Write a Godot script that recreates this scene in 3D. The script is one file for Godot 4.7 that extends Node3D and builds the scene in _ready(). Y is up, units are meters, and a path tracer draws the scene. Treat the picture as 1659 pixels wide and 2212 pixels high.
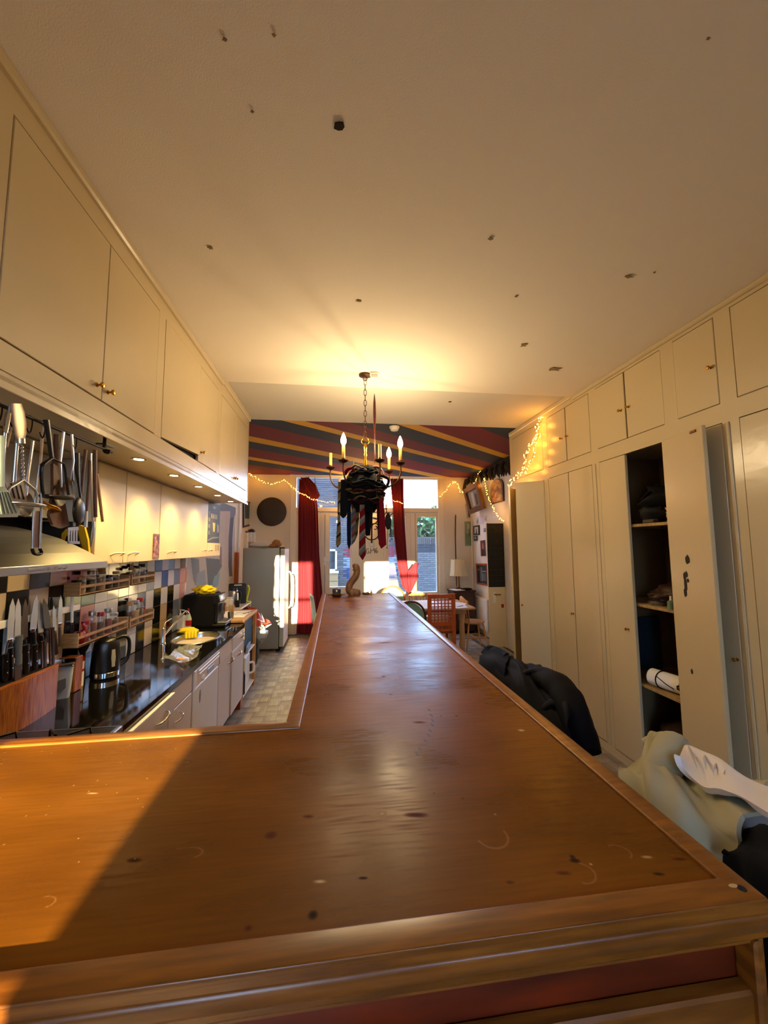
extends Node3D
# A long kitchen with a brown L-shaped bar in front, cupboards on both sides and a dining corner by the garden doors.
# Metres, y up; the eye is at (0, 1.7, 0) and looks along -z.

func _ready() -> void:
	# --- camera, sky, sun, exposure
	var cam := Camera3D.new()
	cam.name = "camera"
	cam.position = Vector3(0, 1.7, 0)
	cam.rotation_order = EULER_ORDER_YXZ
	cam.rotation_degrees = Vector3(5.096, -7.227, -0.398)
	cam.fov = 106.018
	cam.near = 0.05
	cam.far = 200.0
	add_child(cam)
	var env := Environment.new()
	var sky := Sky.new()
	var sm := ProceduralSkyMaterial.new()
	sm.sky_top_color = Color(0.55, 0.74, 0.98)
	sm.sky_horizon_color = Color(0.84, 0.92, 1.0)
	sm.ground_horizon_color = Color(0.5, 0.5, 0.5)
	sm.ground_bottom_color = Color(0.35, 0.34, 0.33)
	sm.sky_energy_multiplier = 3.1
	sm.ground_energy_multiplier = 1.2
	sky.sky_material = sm
	env.background_mode = Environment.BG_SKY
	env.sky = sky
	env.tonemap_mode = Environment.TONE_MAPPER_LINEAR
	env.tonemap_exposure = 1.68
	env.sdfgi_enabled = true
	env.ssao_enabled = true
	env.ssil_enabled = true
	var we := WorldEnvironment.new()
	we.name = "surroundings"
	we.environment = env
	add_child(we)
	var sun := DirectionalLight3D.new()
	sun.name = "sun"
	sun.light_color = Color(1.0, 0.90, 0.70)
	sun.light_energy = 10.0
	sun.light_angular_distance = 0.55
	sun.shadow_enabled = true
	add_child(sun)
	sun.look_at_from_position(Vector3(0.07, 1.4, 10), Vector3.ZERO)
	make_materials()
	build_shell()
	build_stripes()
	build_outside()
	build_facade()
	build_cupboards_right()
	build_cupboards_left()
	build_bar()
	build_base_units()
	build_tiles()
	build_floor_blocks()
	build_chandelier()
	build_dining()
	build_curtains()
	build_wall_things()
	build_fridge()
	build_hood_and_utensils()
	build_counter_things()
	build_racks()
	build_cupboard_contents()
	build_stools()
	build_fairy_lights()


# ---------------------------------------------------------------- meshes
class MB:
	var v := PackedVector3Array()
	var n := PackedVector3Array()
	var t := PackedVector2Array()
	var ix := PackedInt32Array()
	var xf := Transform3D()
	var cs := PackedColorArray()
	var tint := Color.WHITE

	func at(x := 0.0, y := 0.0, z := 0.0, ry := 0.0, rx := 0.0, rz := 0.0) -> MB:
		xf = Transform3D(Basis.from_euler(Vector3(rx, ry, rz)), Vector3(x, y, z))
		return self

	func pt(p: Vector3, nn: Vector3, uv := Vector2.ZERO) -> int:
		v.append(xf * p)
		n.append((xf.basis * nn).normalized())
		t.append(uv)
		cs.append(tint)
		return v.size() - 1

	func tri(a: Vector3, b: Vector3, c: Vector3) -> MB:
		var nn := (b - a).cross(c - a).normalized()
		var i := pt(a, nn)
		pt(b, nn)
		pt(c, nn)
		ix.append_array([i, i + 2, i + 1])
		return self

	func quad(a: Vector3, b: Vector3, c: Vector3, d: Vector3) -> MB:
		var nn := (c - a).cross(d - b).normalized()
		var i := pt(a, nn, Vector2(0, 1))
		pt(b, nn, Vector2(1, 1))
		pt(c, nn, Vector2(1, 0))
		pt(d, nn, Vector2(0, 0))
		ix.append_array([i, i + 2, i + 1, i, i + 3, i + 2])
		return self

	# rows of points; counter-clockwise seen from outside when columns run right and rows run up
	func grid(rows: Array, cu := false, cv := false) -> MB:
		var h := rows.size()
		var w: int = rows[0].size()
		var acc := PackedVector3Array()
		acc.resize(h * w)
		var base := v.size()
		var fi := PackedInt32Array()
		for i in (h if cv else h - 1):
			for j in (w if cu else w - 1):
				var i2 := (i + 1) % h
				var j2 := (j + 1) % w
				var a: Vector3 = rows[i][j]
				var b: Vector3 = rows[i][j2]
				var c: Vector3 = rows[i2][j2]
				var d: Vector3 = rows[i2][j]
				var nn := (c - a).cross(d - b)
				for k in [i * w + j, i * w + j2, i2 * w + j2, i2 * w + j]:
					acc[k] += nn
				fi.append_array([i * w + j, i2 * w + j2, i * w + j2, i * w + j, i2 * w + j, i2 * w + j2])
		for i in h:
			for j in w:
				var nn: Vector3 = acc[i * w + j]
				pt(rows[i][j], nn.normalized() if nn.length_squared() > 0 else Vector3.UP, Vector2(float(j) / maxf(1, w - 1), 1.0 - float(i) / maxf(1, h - 1)))
		for k in fi:
			ix.append(base + k)
		return self

	# a sheet with thickness
	func shell(rows: Array, th: float) -> MB:
		var h := rows.size()
		var w: int = rows[0].size()
		var back := []
		for i in h:
			var r := PackedVector3Array()
			for j in w:
				var du: Vector3 = rows[i][mini(j + 1, w - 1)] - rows[i][maxi(j - 1, 0)]
				var dv: Vector3 = rows[mini(i + 1, h - 1)][j] - rows[maxi(i - 1, 0)][j]
				r.append(rows[i][j] - du.cross(dv).normalized() * th)
			back.append(r)
		grid(rows)
		var flip := []
		for r in back:
			var q: PackedVector3Array = r.duplicate()
			q.reverse()
			flip.append(q)
		grid(flip)
		var ring_a := PackedVector3Array()
		var ring_b := PackedVector3Array()
		for j in w:
			ring_a.append(rows[0][j]); ring_b.append(back[0][j])
		for i in range(1, h):
			ring_a.append(rows[i][w - 1]); ring_b.append(back[i][w - 1])
		for j in range(w - 2, -1, -1):
			ring_a.append(rows[h - 1][j]); ring_b.append(back[h - 1][j])
		for i in range(h - 2, 0, -1):
			ring_a.append(rows[i][0]); ring_b.append(back[i][0])
		grid([ring_b, ring_a], true)
		return self

	func box(c: Vector3, s: Vector3, bev := 0.0) -> MB:
		var e := s / 2.0
		var b := minf(bev, minf(e.x, minf(e.y, e.z)) * 0.9)
		if b <= 0.0:
			for f in [[Vector3.RIGHT, Vector3.UP], [Vector3.LEFT, Vector3.UP], [Vector3.UP, Vector3.BACK], [Vector3.DOWN, Vector3.BACK], [Vector3.BACK, Vector3.UP], [Vector3.FORWARD, Vector3.UP]]:
				var nn: Vector3 = f[0]
				var up: Vector3 = f[1]
				var rt := up.cross(nn)
				quad(c + (nn - rt - up) * e, c + (nn + rt - up) * e, c + (nn + rt + up) * e, c + (nn - rt + up) * e)
			return self
		var i := e - Vector3(b, b, b)
		for f in [[Vector3.RIGHT, Vector3.UP], [Vector3.LEFT, Vector3.UP], [Vector3.UP, Vector3.BACK], [Vector3.DOWN, Vector3.BACK], [Vector3.BACK, Vector3.UP], [Vector3.FORWARD, Vector3.UP]]:
			var nn: Vector3 = f[0]
			var up: Vector3 = f[1]
			var rt := up.cross(nn)
			var o := c + nn * e
			quad(o + (-rt - up) * i, o + (rt - up) * i, o + (rt + up) * i, o + (-rt + up) * i)
			# the bevel on this face's right and upper edge
			if true:
				for g in [rt, up]:
					for sg in [1.0, -1.0]:
						var gg: Vector3 = g * sg
						if nn.x + nn.y * 2 + nn.z * 4 < gg.x + gg.y * 2 + gg.z * 4:
							continue
						var al := nn.cross(gg)
						quad(c + nn * e + gg * i - al * i, c + nn * i + gg * e - al * i, c + nn * i + gg * e + al * i, c + nn * e + gg * i + al * i)
		for x in [-1.0, 1.0]:
			for y in [-1.0, 1.0]:
				for z in [-1.0, 1.0]:
					var pa := c + Vector3(x * e.x, y * i.y, z * i.z)
					var pb := c + Vector3(x * i.x, y * e.y, z * i.z)
					var pc := c + Vector3(x * i.x, y * i.y, z * e.z)
					if x * y * z > 0:
						tri(pa, pb, pc)
					else:
						tri(pa, pc, pb)
		return self

	# box from two corners
	func bx(x0: float, y0: float, z0: float, x1: float, y1: float, z1: float, bev := 0.0) -> MB:
		return box(Vector3(x0 + x1, y0 + y1, z0 + z1) / 2.0, Vector3(absf(x1 - x0), absf(y1 - y0), absf(z1 - z0)), bev)

	# profile of (radius, height) from the bottom up on the outside
	func lathe(p: Array, seg := 16, flat := 1.0) -> MB:
		var nn := []
		for i in p.size() - 1:
			var d: Vector2 = p[i + 1] - p[i]
			nn.append(Vector2(d.y, -d.x).normalized())
		for i in p.size() - 1:
			var na: Vector2 = nn[i]
			var nb: Vector2 = nn[i]
			if i > 0 and na.dot(nn[i - 1]) > 0.7:
				na = (na + nn[i - 1]).normalized()
			if i < nn.size() - 1 and nb.dot(nn[i + 1]) > 0.7:
				nb = (nb + nn[i + 1]).normalized()
			var base := v.size()
			for j in seg:
				var a := TAU * j / seg
				var c := cos(a)
				var s := -sin(a)
				pt(Vector3(p[i].x * c, p[i].y, p[i].x * s * flat), Vector3(na.x * c, na.y, na.x * s / flat), Vector2(float(j) / seg, 0))
				pt(Vector3(p[i + 1].x * c, p[i + 1].y, p[i + 1].x * s * flat), Vector3(nb.x * c, nb.y, nb.x * s / flat), Vector2(float(j) / seg, 1))
			for j in seg:
				var q := base + j * 2
				var r := base + ((j + 1) % seg) * 2
				ix.append_array([q, r + 1, r, q, q + 1, r + 1])
		return self

	# pipe along points; rad is a number or one per point; fl flattens it across
	func tube(p: Array, rad, seg := 8, closed := false, fl := 1.0, up0 := Vector3.ZERO) -> MB:
		var rows := []
		var k := p.size()
		var prev := up0
		for i in k:
			var d: Vector3
			if closed:
				d = p[(i + 1) % k] - p[(i - 1 + k) % k]
			else:
				d = p[mini(i + 1, k - 1)] - p[maxi(i - 1, 0)]
			d = d.normalized()
			if prev == Vector3.ZERO:
				prev = d.cross(Vector3.UP if absf(d.y) < 0.9 else Vector3.RIGHT)
			prev = (prev - d * prev.dot(d)).normalized()
			var side := d.cross(prev)
			var r: float = rad[i] if rad is Array else rad
			var row := PackedVector3Array()
			for j in seg:
				var a := TAU * j / seg
				row.append(p[i] + prev * cos(a) * r + side * sin(a) * r * fl)
			rows.append(row)
		grid(rows, true, closed)
		if not closed:
			for e in [0, k - 1]:
				var c: Vector3 = p[e]
				for j in seg:
					if e == 0:
						tri(c, rows[0][(j + 1) % seg], rows[0][j])
					else:
						tri(c, rows[e][j], rows[e][(j + 1) % seg])
		return self

	# outline in x, y (counter-clockwise), thick along z from 0 to d
	func prism(poly: PackedVector2Array, d: float) -> MB:
		var q := poly
		if Geometry2D.is_polygon_clockwise(q):
			q = q.duplicate()
			q.reverse()
		var ids := Geometry2D.triangulate_polygon(q)
		for i in range(0, ids.size(), 3):
			var a := q[ids[i]]
			var b := q[ids[i + 1]]
			var c := q[ids[i + 2]]
			if (b - a).cross(c - a) < 0:
				var s := b
				b = c
				c = s
			tri(Vector3(a.x, a.y, d), Vector3(b.x, b.y, d), Vector3(c.x, c.y, d))
			tri(Vector3(a.x, a.y, 0), Vector3(c.x, c.y, 0), Vector3(b.x, b.y, 0))
		for i in q.size():
			var a := q[i]
			var b := q[(i + 1) % q.size()]
			quad(Vector3(a.x, a.y, 0), Vector3(b.x, b.y, 0), Vector3(b.x, b.y, d), Vector3(a.x, a.y, d))
		return self

	func ball(c: Vector3, r: Vector3, seg := 12, rings := 8) -> MB:
		var rows := []
		for i in rings + 1:
			var a := -PI / 2 + PI * i / rings
			var row := PackedVector3Array()
			for j in seg:
				var b := TAU * j / seg
				row.append(c + Vector3(cos(a) * cos(b), sin(a), -cos(a) * sin(b)) * r)
			rows.append(row)
		return grid(rows, true)

	func mesh(shift := Vector3.ZERO) -> ArrayMesh:
		var a := []
		a.resize(Mesh.ARRAY_MAX)
		var w := v
		if shift != Vector3.ZERO:
			w = v.duplicate()
			for i in w.size():
				w[i] -= shift
		a[Mesh.ARRAY_VERTEX] = w
		a[Mesh.ARRAY_NORMAL] = n
		a[Mesh.ARRAY_TEX_UV] = t
		a[Mesh.ARRAY_INDEX] = ix
		if tint != Color.WHITE:
			a[Mesh.ARRAY_COLOR] = cs
		var m := ArrayMesh.new()
		m.add_surface_from_arrays(Mesh.PRIMITIVE_TRIANGLES, a)
		return m


# ---------------------------------------------------------------- nodes
var taken := {}

func numbered(called: String, parent: Node) -> String:
	var key := str(parent.get_instance_id()) + called
	var k: int = taken.get(key, 0)
	taken[key] = k + 1
	return called if k == 0 else "%s_%03d" % [called, k]

func thing(called: String, label: String, category: String, pos := Vector3.ZERO, group := "") -> Node3D:
	var o := Node3D.new()
	o.name = numbered(called, self)
	o.position = pos
	add_child(o, true)
	return tag(o, label, category, group)

func tag(o, label: String, category: String, group := ""):
	o.set_meta("label", label)
	o.set_meta("category", category)
	if group:
		o.set_meta("group", group)
	return o

# a part; the mesh is given in the scene's metres unless own is set
func part(parent: Node3D, called: String, b, mat: Material, own := false, kind := "") -> MeshInstance3D:
	var o := MeshInstance3D.new()
	o.name = numbered(called, parent)
	if b is MB:
		var sh := Vector3.ZERO
		if not own:
			var q: Node = parent
			while q is Node3D and q != self:
				sh += q.position
				q = q.get_parent()
		o.mesh = b.mesh(sh)
	else:
		o.mesh = b
	o.material_override = null
	o.set_surface_override_material(0, mat)
	parent.add_child(o, true)
	if kind:
		o.set_meta("kind", kind)
	return o

func solo(called: String, b, mat: Material, label: String, category: String, group := "", pos := Vector3.ZERO) -> MeshInstance3D:
	var o := MeshInstance3D.new()
	o.name = numbered(called, self)
	o.mesh = b.mesh(pos) if b is MB else b
	o.position = pos
	o.set_surface_override_material(0, mat)
	add_child(o, true)
	tag(o, label, category, group)
	return o

func struct(called: String, b, mat: Material) -> MeshInstance3D:
	var o := MeshInstance3D.new()
	o.name = numbered(called, self)
	o.mesh = b.mesh() if b is MB else b
	o.set_surface_override_material(0, mat)
	add_child(o, true)
	o.set_meta("kind", "structure")
	return o

func copy(o: Node3D, label: String, pos: Vector3, turn := 0.0) -> Node3D:
	var c: Node3D = o.duplicate()
	c.name = numbered(str(o.name).rstrip("_0123456789"), self)
	c.position = pos
	c.rotation.y = turn
	c.set_meta("label", label)
	add_child(c, true)
	return c

func lamp(called: String, pos: Vector3, col: Color, energy: float, size := 0.02) -> void:
	var l := OmniLight3D.new()
	l.name = numbered(called, self)
	l.position = pos
	l.light_color = col
	l.light_energy = energy
	l.light_size = size
	l.omni_range = 14.0
	l.omni_attenuation = 2.0
	l.shadow_enabled = true
	add_child(l, true)

func V3(x: float, y: float, z: float) -> Vector3:
	return Vector3(x, y, z)

func arc(c: Vector3, r: float, a0: float, a1: float, k: int, e1 := Vector3.RIGHT, e2 := Vector3.UP) -> Array:
	var out := []
	for i in k + 1:
		var a := a0 + (a1 - a0) * i / k
		out.append(c + (e1 * cos(a) + e2 * sin(a)) * r)
	return out

func smooth(p: Array, k := 6) -> Array:
	var cv := Curve3D.new()
	for i in p.size():
		var a: Vector3 = p[maxi(i - 1, 0)]
		var b: Vector3 = p[mini(i + 1, p.size() - 1)]
		var tg := (b - a) / 6.0
		cv.add_point(p[i], -tg, tg)
	var out := []
	for i in p.size() - 1:
		for j in k:
			out.append(cv.sample(i, float(j) / k))
	out.append(p[-1])
	return out

func rounded(w: float, h: float, r: float, k := 4) -> PackedVector2Array:
	var q := PackedVector2Array()
	for c in [[w / 2 - r, h / 2 - r, 0.0], [-w / 2 + r, h / 2 - r, PI / 2], [-w / 2 + r, -h / 2 + r, PI], [w / 2 - r, -h / 2 + r, PI * 1.5]]:
		for i in k + 1:
			var a: float = c[2] + PI / 2 * i / k
			q.append(Vector2(c[0] + r * cos(a), c[1] + r * sin(a)))
	return q


# ---------------------------------------------------------------- materials
var M := {}

func mat(key: String, hex: String, rough := 0.6, metal := 0.0) -> StandardMaterial3D:
	var m := StandardMaterial3D.new()
	m.resource_name = key
	m.albedo_color = Color(hex)
	m.roughness = rough
	m.metallic = metal
	M[key] = m
	return m

func glow(key: String, hex: String, e: float) -> StandardMaterial3D:
	var m := mat(key, hex, 0.5)
	m.emission_enabled = true
	m.emission = Color(hex)
	m.emission_energy_multiplier = e
	return m

func noise_img(w: int, h: int, fx: float, fy: float, ca: Color, cb: Color, sd: int, power := 1.0, oct := 4) -> Image:
	var f := FastNoiseLite.new()
	f.seed = sd
	f.frequency = 1.0
	f.fractal_octaves = oct
	var im := Image.create(w, h, false, Image.FORMAT_RGB8)
	for y in h:
		for x in w:
			# blended at the edges so that it repeats without a seam
			var a := f.get_noise_2d(x * fx, y * fy)
			var bx := f.get_noise_2d((x - w) * fx, y * fy)
			var by := f.get_noise_2d(x * fx, (y - h) * fy)
			var u := float(x) / w
			var q := float(y) / h
			var s := smoothstep(0.75, 1.0, u)
			var r := smoothstep(0.75, 1.0, q)
			var k := lerpf(lerpf(a, bx, s), by, r)
			im.set_pixel(x, y, ca.lerp(cb, pow(clampf(k * 0.9 + 0.5, 0.0, 1.0), power)))
	return im

func skin(m: StandardMaterial3D, im: Image, scale: float, world := true) -> StandardMaterial3D:
	m.albedo_texture = ImageTexture.create_from_image(im)
	m.albedo_color = Color.WHITE
	m.uv1_triplanar = true
	m.uv1_world_triplanar = world
	m.uv1_scale = Vector3.ONE * scale
	return m

func relief(m: StandardMaterial3D, im: Image, depth_cm: float, scale: float) -> void:
	m.heightmap_enabled = true
	m.heightmap_texture = ImageTexture.create_from_image(im)
	m.heightmap_scale = depth_cm
	m.uv1_triplanar = true
	m.uv1_world_triplanar = true
	m.uv1_scale = Vector3.ONE * scale

func make_materials() -> void:
	var c := mat("cream_paint", "c8b690", 0.24)
	relief(c, noise_img(128, 128, 0.04, 0.04, Color.BLACK, Color.WHITE, 3), 0.05, 2.0)
	var ce := mat("ceiling_paint", "e9e0d0", 0.9)
	relief(ce, noise_img(256, 256, 0.25, 0.25, Color.BLACK, Color.WHITE, 5), 0.04, 2.5)
	var wp := mat("wall_paint", "e2d8c6", 0.85)
	relief(wp, noise_img(128, 128, 0.1, 0.1, Color.BLACK, Color.WHITE, 6), 0.1, 2.0)
	mat("white_wall", "e4e2e0", 0.8)
	mat("white_paint", "e6dfcd", 0.35)
	mat("door_cream", "d9c9a0", 0.4)
	mat("stripe_red", "6c0f1f", 0.75)
	mat("stripe_blue", "14263a", 0.75)
	mat("stripe_yellow", "d09a14", 0.7)
	mat("brass", "b8862f", 0.25, 1.0)
	mat("old_brass", "7a5a2c", 0.4, 1.0)
	mat("iron", "1c1714", 0.45, 0.6)
	mat("bronze", "4a3120", 0.4, 0.8)
	mat("steel", "b9bcbf", 0.28, 1.0)
	mat("chrome", "dfe1e3", 0.12, 1.0)
	mat("brushed", "9a9a96", 0.38, 1.0)
	mat("black_plastic", "0d0d0e", 0.3)
	mat("black_matt", "131313", 0.7)
	M.black_matt.metallic_specular = 0.25
	mat("dark_gap", "0a0807", 0.9)
	mat("white_plastic", "e8e6e0", 0.35)
	mat("cabinet_grey", "cfc4b8", 0.35)
	mat("dishwasher_white", "d6d4d0", 0.3)
	mat("grout", "8d8578", 0.9)
	mat("paper", "f0efea", 0.8)
	mat("yellow_cloth", "e6c90c", 0.8)
	mat("red_plastic", "a3121a", 0.35)
	mat("teal", "0e4a5c", 0.6)
	var g := mat("granite", "0c0c0b", 0.06)
	g.albedo_texture = ImageTexture.create_from_image(noise_img(256, 256, 0.35, 0.35, Color("050505"), Color("3a3222"), 8, 4.0))
	g.albedo_color = Color.WHITE
	g.uv1_triplanar = true
	g.uv1_world_triplanar = true
	g.uv1_scale = Vector3.ONE * 3.0
	skin(mat("bar_wood", "ffffff", 0.3), noise_img(512, 512, 0.006, 0.07, Color("643609"), Color("945717"), 11), 1.2)
	M.bar_wood.clearcoat_enabled = true
	M.bar_wood.clearcoat = 0.15
	M.bar_wood.clearcoat_roughness = 0.35
	skin(mat("bar_red", "ffffff", 0.35), noise_img(256, 256, 0.008, 0.05, Color("4a1806"), Color("7c2a0a"), 12), 1.2)
	skin(mat("block_wood", "ffffff", 0.4), noise_img(256, 256, 0.09, 0.006, Color("6a320a"), Color("b9701f"), 13), 4.0)
	skin(mat("beech", "ffffff", 0.55), noise_img(256, 256, 0.008, 0.08, Color("a97f4e"), Color("caa36c"), 14), 4.0)
	skin(mat("pine", "ffffff", 0.55), noise_img(256, 256, 0.08, 0.006, Color("a8753a"), Color("cf9d5c"), 15), 3.0)
	skin(mat("orange_wood", "ffffff", 0.4), noise_img(256, 256, 0.08, 0.006, Color("8a3a10"), Color("b8571b"), 16), 3.0)
	skin(mat("dark_wood", "ffffff", 0.4), noise_img(256, 256, 0.06, 0.006, Color("2a130a"), Color("4b2815"), 17), 3.0)
	skin(mat("shelf_wood", "ffffff", 0.6), noise_img(256, 256, 0.07, 0.01, Color("8d7449"), Color("b89a66"), 18), 2.0)
	var gl := mat("pane_glass", "ffffff", 0.02)
	gl.transparency = BaseMaterial3D.TRANSPARENCY_ALPHA
	gl.albedo_color = Color(0.95, 0.97, 1.0, 0.04)
	var jg := mat("jar_glass", "ffffff", 0.04)
	jg.transparency = BaseMaterial3D.TRANSPARENCY_ALPHA
	jg.albedo_color = Color(0.85, 0.88, 0.86, 0.12)
	mat("spice_brown", "5a3417", 0.9)
	mat("spice_red", "7d1a12", 0.9)
	mat("spice_pale", "b79a6a", 0.9)
	mat("spice_green", "4d5230", 0.9)
	glow("bulb_glow", "ffdfae", 30.0)
	glow("spot_glow", "ffe3ad", 14.0)
	glow("fairy_glow", "ffc04d", 7.0)
	glow("screen_glow", "a9c3e6", 0.8)

# ---------------------------------------------------------------- the setting
func build_shell() -> void:
	var fm := mat("floor_bed", "4d4740", 0.8)
	struct("floor", MB.new().bx(-1.85, -0.2, -8.1, 3.05, 0.0, 2.45), fm)
	# the ceiling: near slab, the step up at z = -3.31, far slab
	var c := MB.new()
	c.bx(-1.85, 3.106, -3.31, 3.05, 3.4, 2.45)
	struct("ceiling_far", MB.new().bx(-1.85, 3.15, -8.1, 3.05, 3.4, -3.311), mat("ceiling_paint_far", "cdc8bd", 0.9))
	var ceil_node := struct("ceiling", c, M.ceiling_paint)
	# scars in the paint: a burnt hole and the flaked spots
	var hole := MB.new()
	var hp := Vector3(0.008, 3.104, -1.179)
	var ring := []
	for i in 7:
		var a := TAU * i / 7
		ring.append(Vector2(cos(a) * (0.017 + 0.004 * sin(i * 2.1)), sin(a) * (0.017 + 0.005 * cos(i * 1.7))))
	hole.at(hp.x, hp.y, hp.z, 0, PI / 2).prism(PackedVector2Array(ring), 0.004)
	part(ceil_node, "burn_mark", hole, mat("burn", "1d120b", 0.95))
	var flake := mat("flake", "8b7350", 0.9)
	var spots := [[Vector3(0.128, 3.104, -2.097), 0.016, 0.006], [Vector3(0.702, 3.104, -1.576), 0.010, 0.008], [Vector3(1.524, 3.104, -1.731), 0.022, 0.010], [Vector3(1.634, 3.104, -1.687), 0.007, 0.005],
		[Vector3(1.311, 3.104, -2.451), 0.022, 0.022], [Vector3(1.735, 3.104, -2.775), 0.05, 0.03], [Vector3(1.010, 3.104, -1.954), 0.008, 0.006], [Vector3(-0.310, 3.104, -0.995), 0.006, 0.004], [Vector3(-0.272, 3.104, -1.170), 0.005, 0.004],
		[Vector3(-0.173, 3.104, -0.969), 0.005, 0.004], [Vector3(-0.587, 3.104, -1.783), 0.012, 0.008], [Vector3(1.025, 3.104, -0.831), 0.005, 0.003]]
	for i in spots.size():
		var s: Array = spots[i]
		var pl := PackedVector2Array()
		for j in 9:
			var a := TAU * j / 9
			var w := 1.0 + 0.35 * sin(j * 2.7 + i)
			pl.append(Vector2(cos(a) * s[1] * w, sin(a) * s[2] * w))
		part(ceil_node, "paint_flake", MB.new().at(s[0].x, s[0].y, s[0].z, 0, PI / 2).prism(pl, 0.003), flake)
	for q in [Vector3(0.881, 3.148, -3.347), Vector3(1.110, 3.148, -3.364), Vector3(1.143, 3.148, -3.662)]:
		part(ceil_node, "burn_mark", MB.new().ball(q, V3(0.018, 0.004, 0.014), 8, 4), M.burn)
	# walls
	struct("wall_left", MB.new().bx(-1.86, 0, -8.1, -1.70, 3.4, 2.45), M.wall_paint)
	var wl := MB.new().bx(-1.70, 0, -6.62, -1.60, 3.15, 2.2)
	struct("wall_chimney", wl, M.wall_paint)
	struct("wall_right", MB.new().bx(2.86, 0, -8.1, 3.02, 3.4, 2.45), M.white_wall)
	# far wall round the garden front
	var fw := MB.new()
	fw.bx(-1.86, 0, -8.05, -0.894, 3.4, -7.85)
	fw.bx(2.262, 0, -8.05, 3.02, 3.4, -7.85)
	fw.bx(-0.894, 3.137, -8.05, 2.262, 3.4, -7.85)
	struct("wall_far", fw, M.wall_paint)
	struct("trim_1", MB.new().bx(-0.905, 3.135, -7.85, 2.275, 3.15, -7.80, 0.004), M.white_paint)
	# back wall, behind the eye, with two windows
	var bw := MB.new()
	var z0 := 2.2
	var z1 := 2.45
	bw.bx(-1.86, 0, z0, -0.93, 3.4, z1)
	bw.bx(-0.36, 0, z0, 0.67, 3.4, z1)
	bw.bx(1.72, 0, z0, 3.02, 3.4, z1)
	for s in [[-0.93, -0.36, 0.12], [0.67, 1.72, 2.10]]:
		bw.bx(s[0], 0, z0, s[1], s[2], z1)
		bw.bx(s[0], 2.82, z0, s[1], 3.4, z1)
	struct("wall_back", bw, M.wall_paint)
	for s in [[-0.93, -0.36, 0.12, 2.06], [0.67, 1.72, 2.10, 2.47]]:
		var f := MB.new()
		f.bx(s[0], s[2], 2.3, s[0] + 0.02, 2.82, 2.36)
		f.bx(s[1] - 0.02, s[2], 2.3, s[1], 2.82, 2.36)
		f.bx(s[0] + 0.02, s[2], 2.3, s[1] - 0.02, s[2] + 0.03, 2.36)
		f.bx(s[0] + 0.02, 2.79, 2.3, s[1] - 0.02, 2.82, 2.36)
		f.bx(s[0] + 0.02, s[3], 2.3, s[1] - 0.02, s[3] + 0.06, 2.36)
		var wn := struct("window_5" if s[0] < 0 else "window_6", f, M.white_paint)
		part(wn, "pane", MB.new().bx(s[0] + 0.02, s[2] + 0.03, 2.325, s[1] - 0.02, 2.79, 2.331), M.pane_glass)
	# the skirting in view
	struct("baseboard_right", MB.new().bx(2.84, 0, -7.85, 2.86, 0.12, -6.3, 0.004), M.white_paint)
	struct("baseboard_far", MB.new().bx(2.30, 0, -7.85, 2.86, 0.12, -7.83, 0.004), M.white_paint)
	# crown strips above the cupboards
	struct("trim_2", MB.new().bx(-0.965, 3.07, -3.31, -0.935, 3.106, 2.2, 0.008), M.cream_paint)
	struct("trim_3", MB.new().bx(-0.965, 3.09, -4.345, -0.935, 3.15, -3.312, 0.008), M.cream_paint)
	struct("trim_4", MB.new().bx(2.216, 3.072, -3.31, 2.25, 3.106, 2.2, 0.008), M.cream_paint)
	struct("trim_5", MB.new().bx(2.216, 3.10, -4.64, 2.25, 3.15, -3.312, 0.008), M.cream_paint)
	# the house goes on above this room
	var ho := MB.new()
	ho.bx(-8.0, 3.4, -8.1, 9.0, 9.5, 2.45)
	ho.bx(-8.0, 0, -8.1, -1.86, 3.4, 2.45)
	ho.bx(3.02, 0, -8.1, 9.0, 3.4, 2.45)
	struct("wall_house", ho, mat("house_brick", "77655a", 0.9))


# painted bands on the far ceiling, running slantwise
func build_stripes() -> void:
	var o := get_node("ceiling_far")
	var slope := 0.77
	var x0 := -1.70
	var x1 := 2.86
	var za := -4.43
	var zb := -7.85
	var bands := [[-2.6, -3.10, "stripe_blue"], [-3.10, -3.67, "stripe_red"], [-3.67, -3.87, "stripe_yellow"], [-3.87, -4.30, "stripe_blue"], [-4.30, -4.70, "stripe_red"], [-4.70, -4.90, "stripe_yellow"],
		[-4.90, -5.33, "stripe_blue"], [-5.33, -5.97, "stripe_red"], [-5.97, -6.27, "stripe_yellow"], [-6.27, -6.70, "stripe_blue"], [-6.70, -7.36, "stripe_red"], [-7.36, -7.62, "stripe_yellow"],
		[-7.62, -8.06, "stripe_blue"], [-8.06, -9.3, "stripe_red"]]
	for b in bands:
		var s0: float = b[0]
		var s1: float = b[1]
		var quad := PackedVector2Array([Vector2(x0 - 2, s0 - slope * (x0 - 2)), Vector2(x1 + 2, s0 - slope * (x1 + 2)), Vector2(x1 + 2, s1 - slope * (x1 + 2)), Vector2(x0 - 2, s1 - slope * (x0 - 2))])
		var room := PackedVector2Array([Vector2(x0, za), Vector2(x1, za), Vector2(x1, zb), Vector2(x0, zb)])
		for pl in Geometry2D.intersect_polygons(quad, room):
			part(o, "painted_stripe", MB.new().at(0, 3.15, 0, 0, PI / 2).prism(pl, 0.002), M[b[2]])


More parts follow.
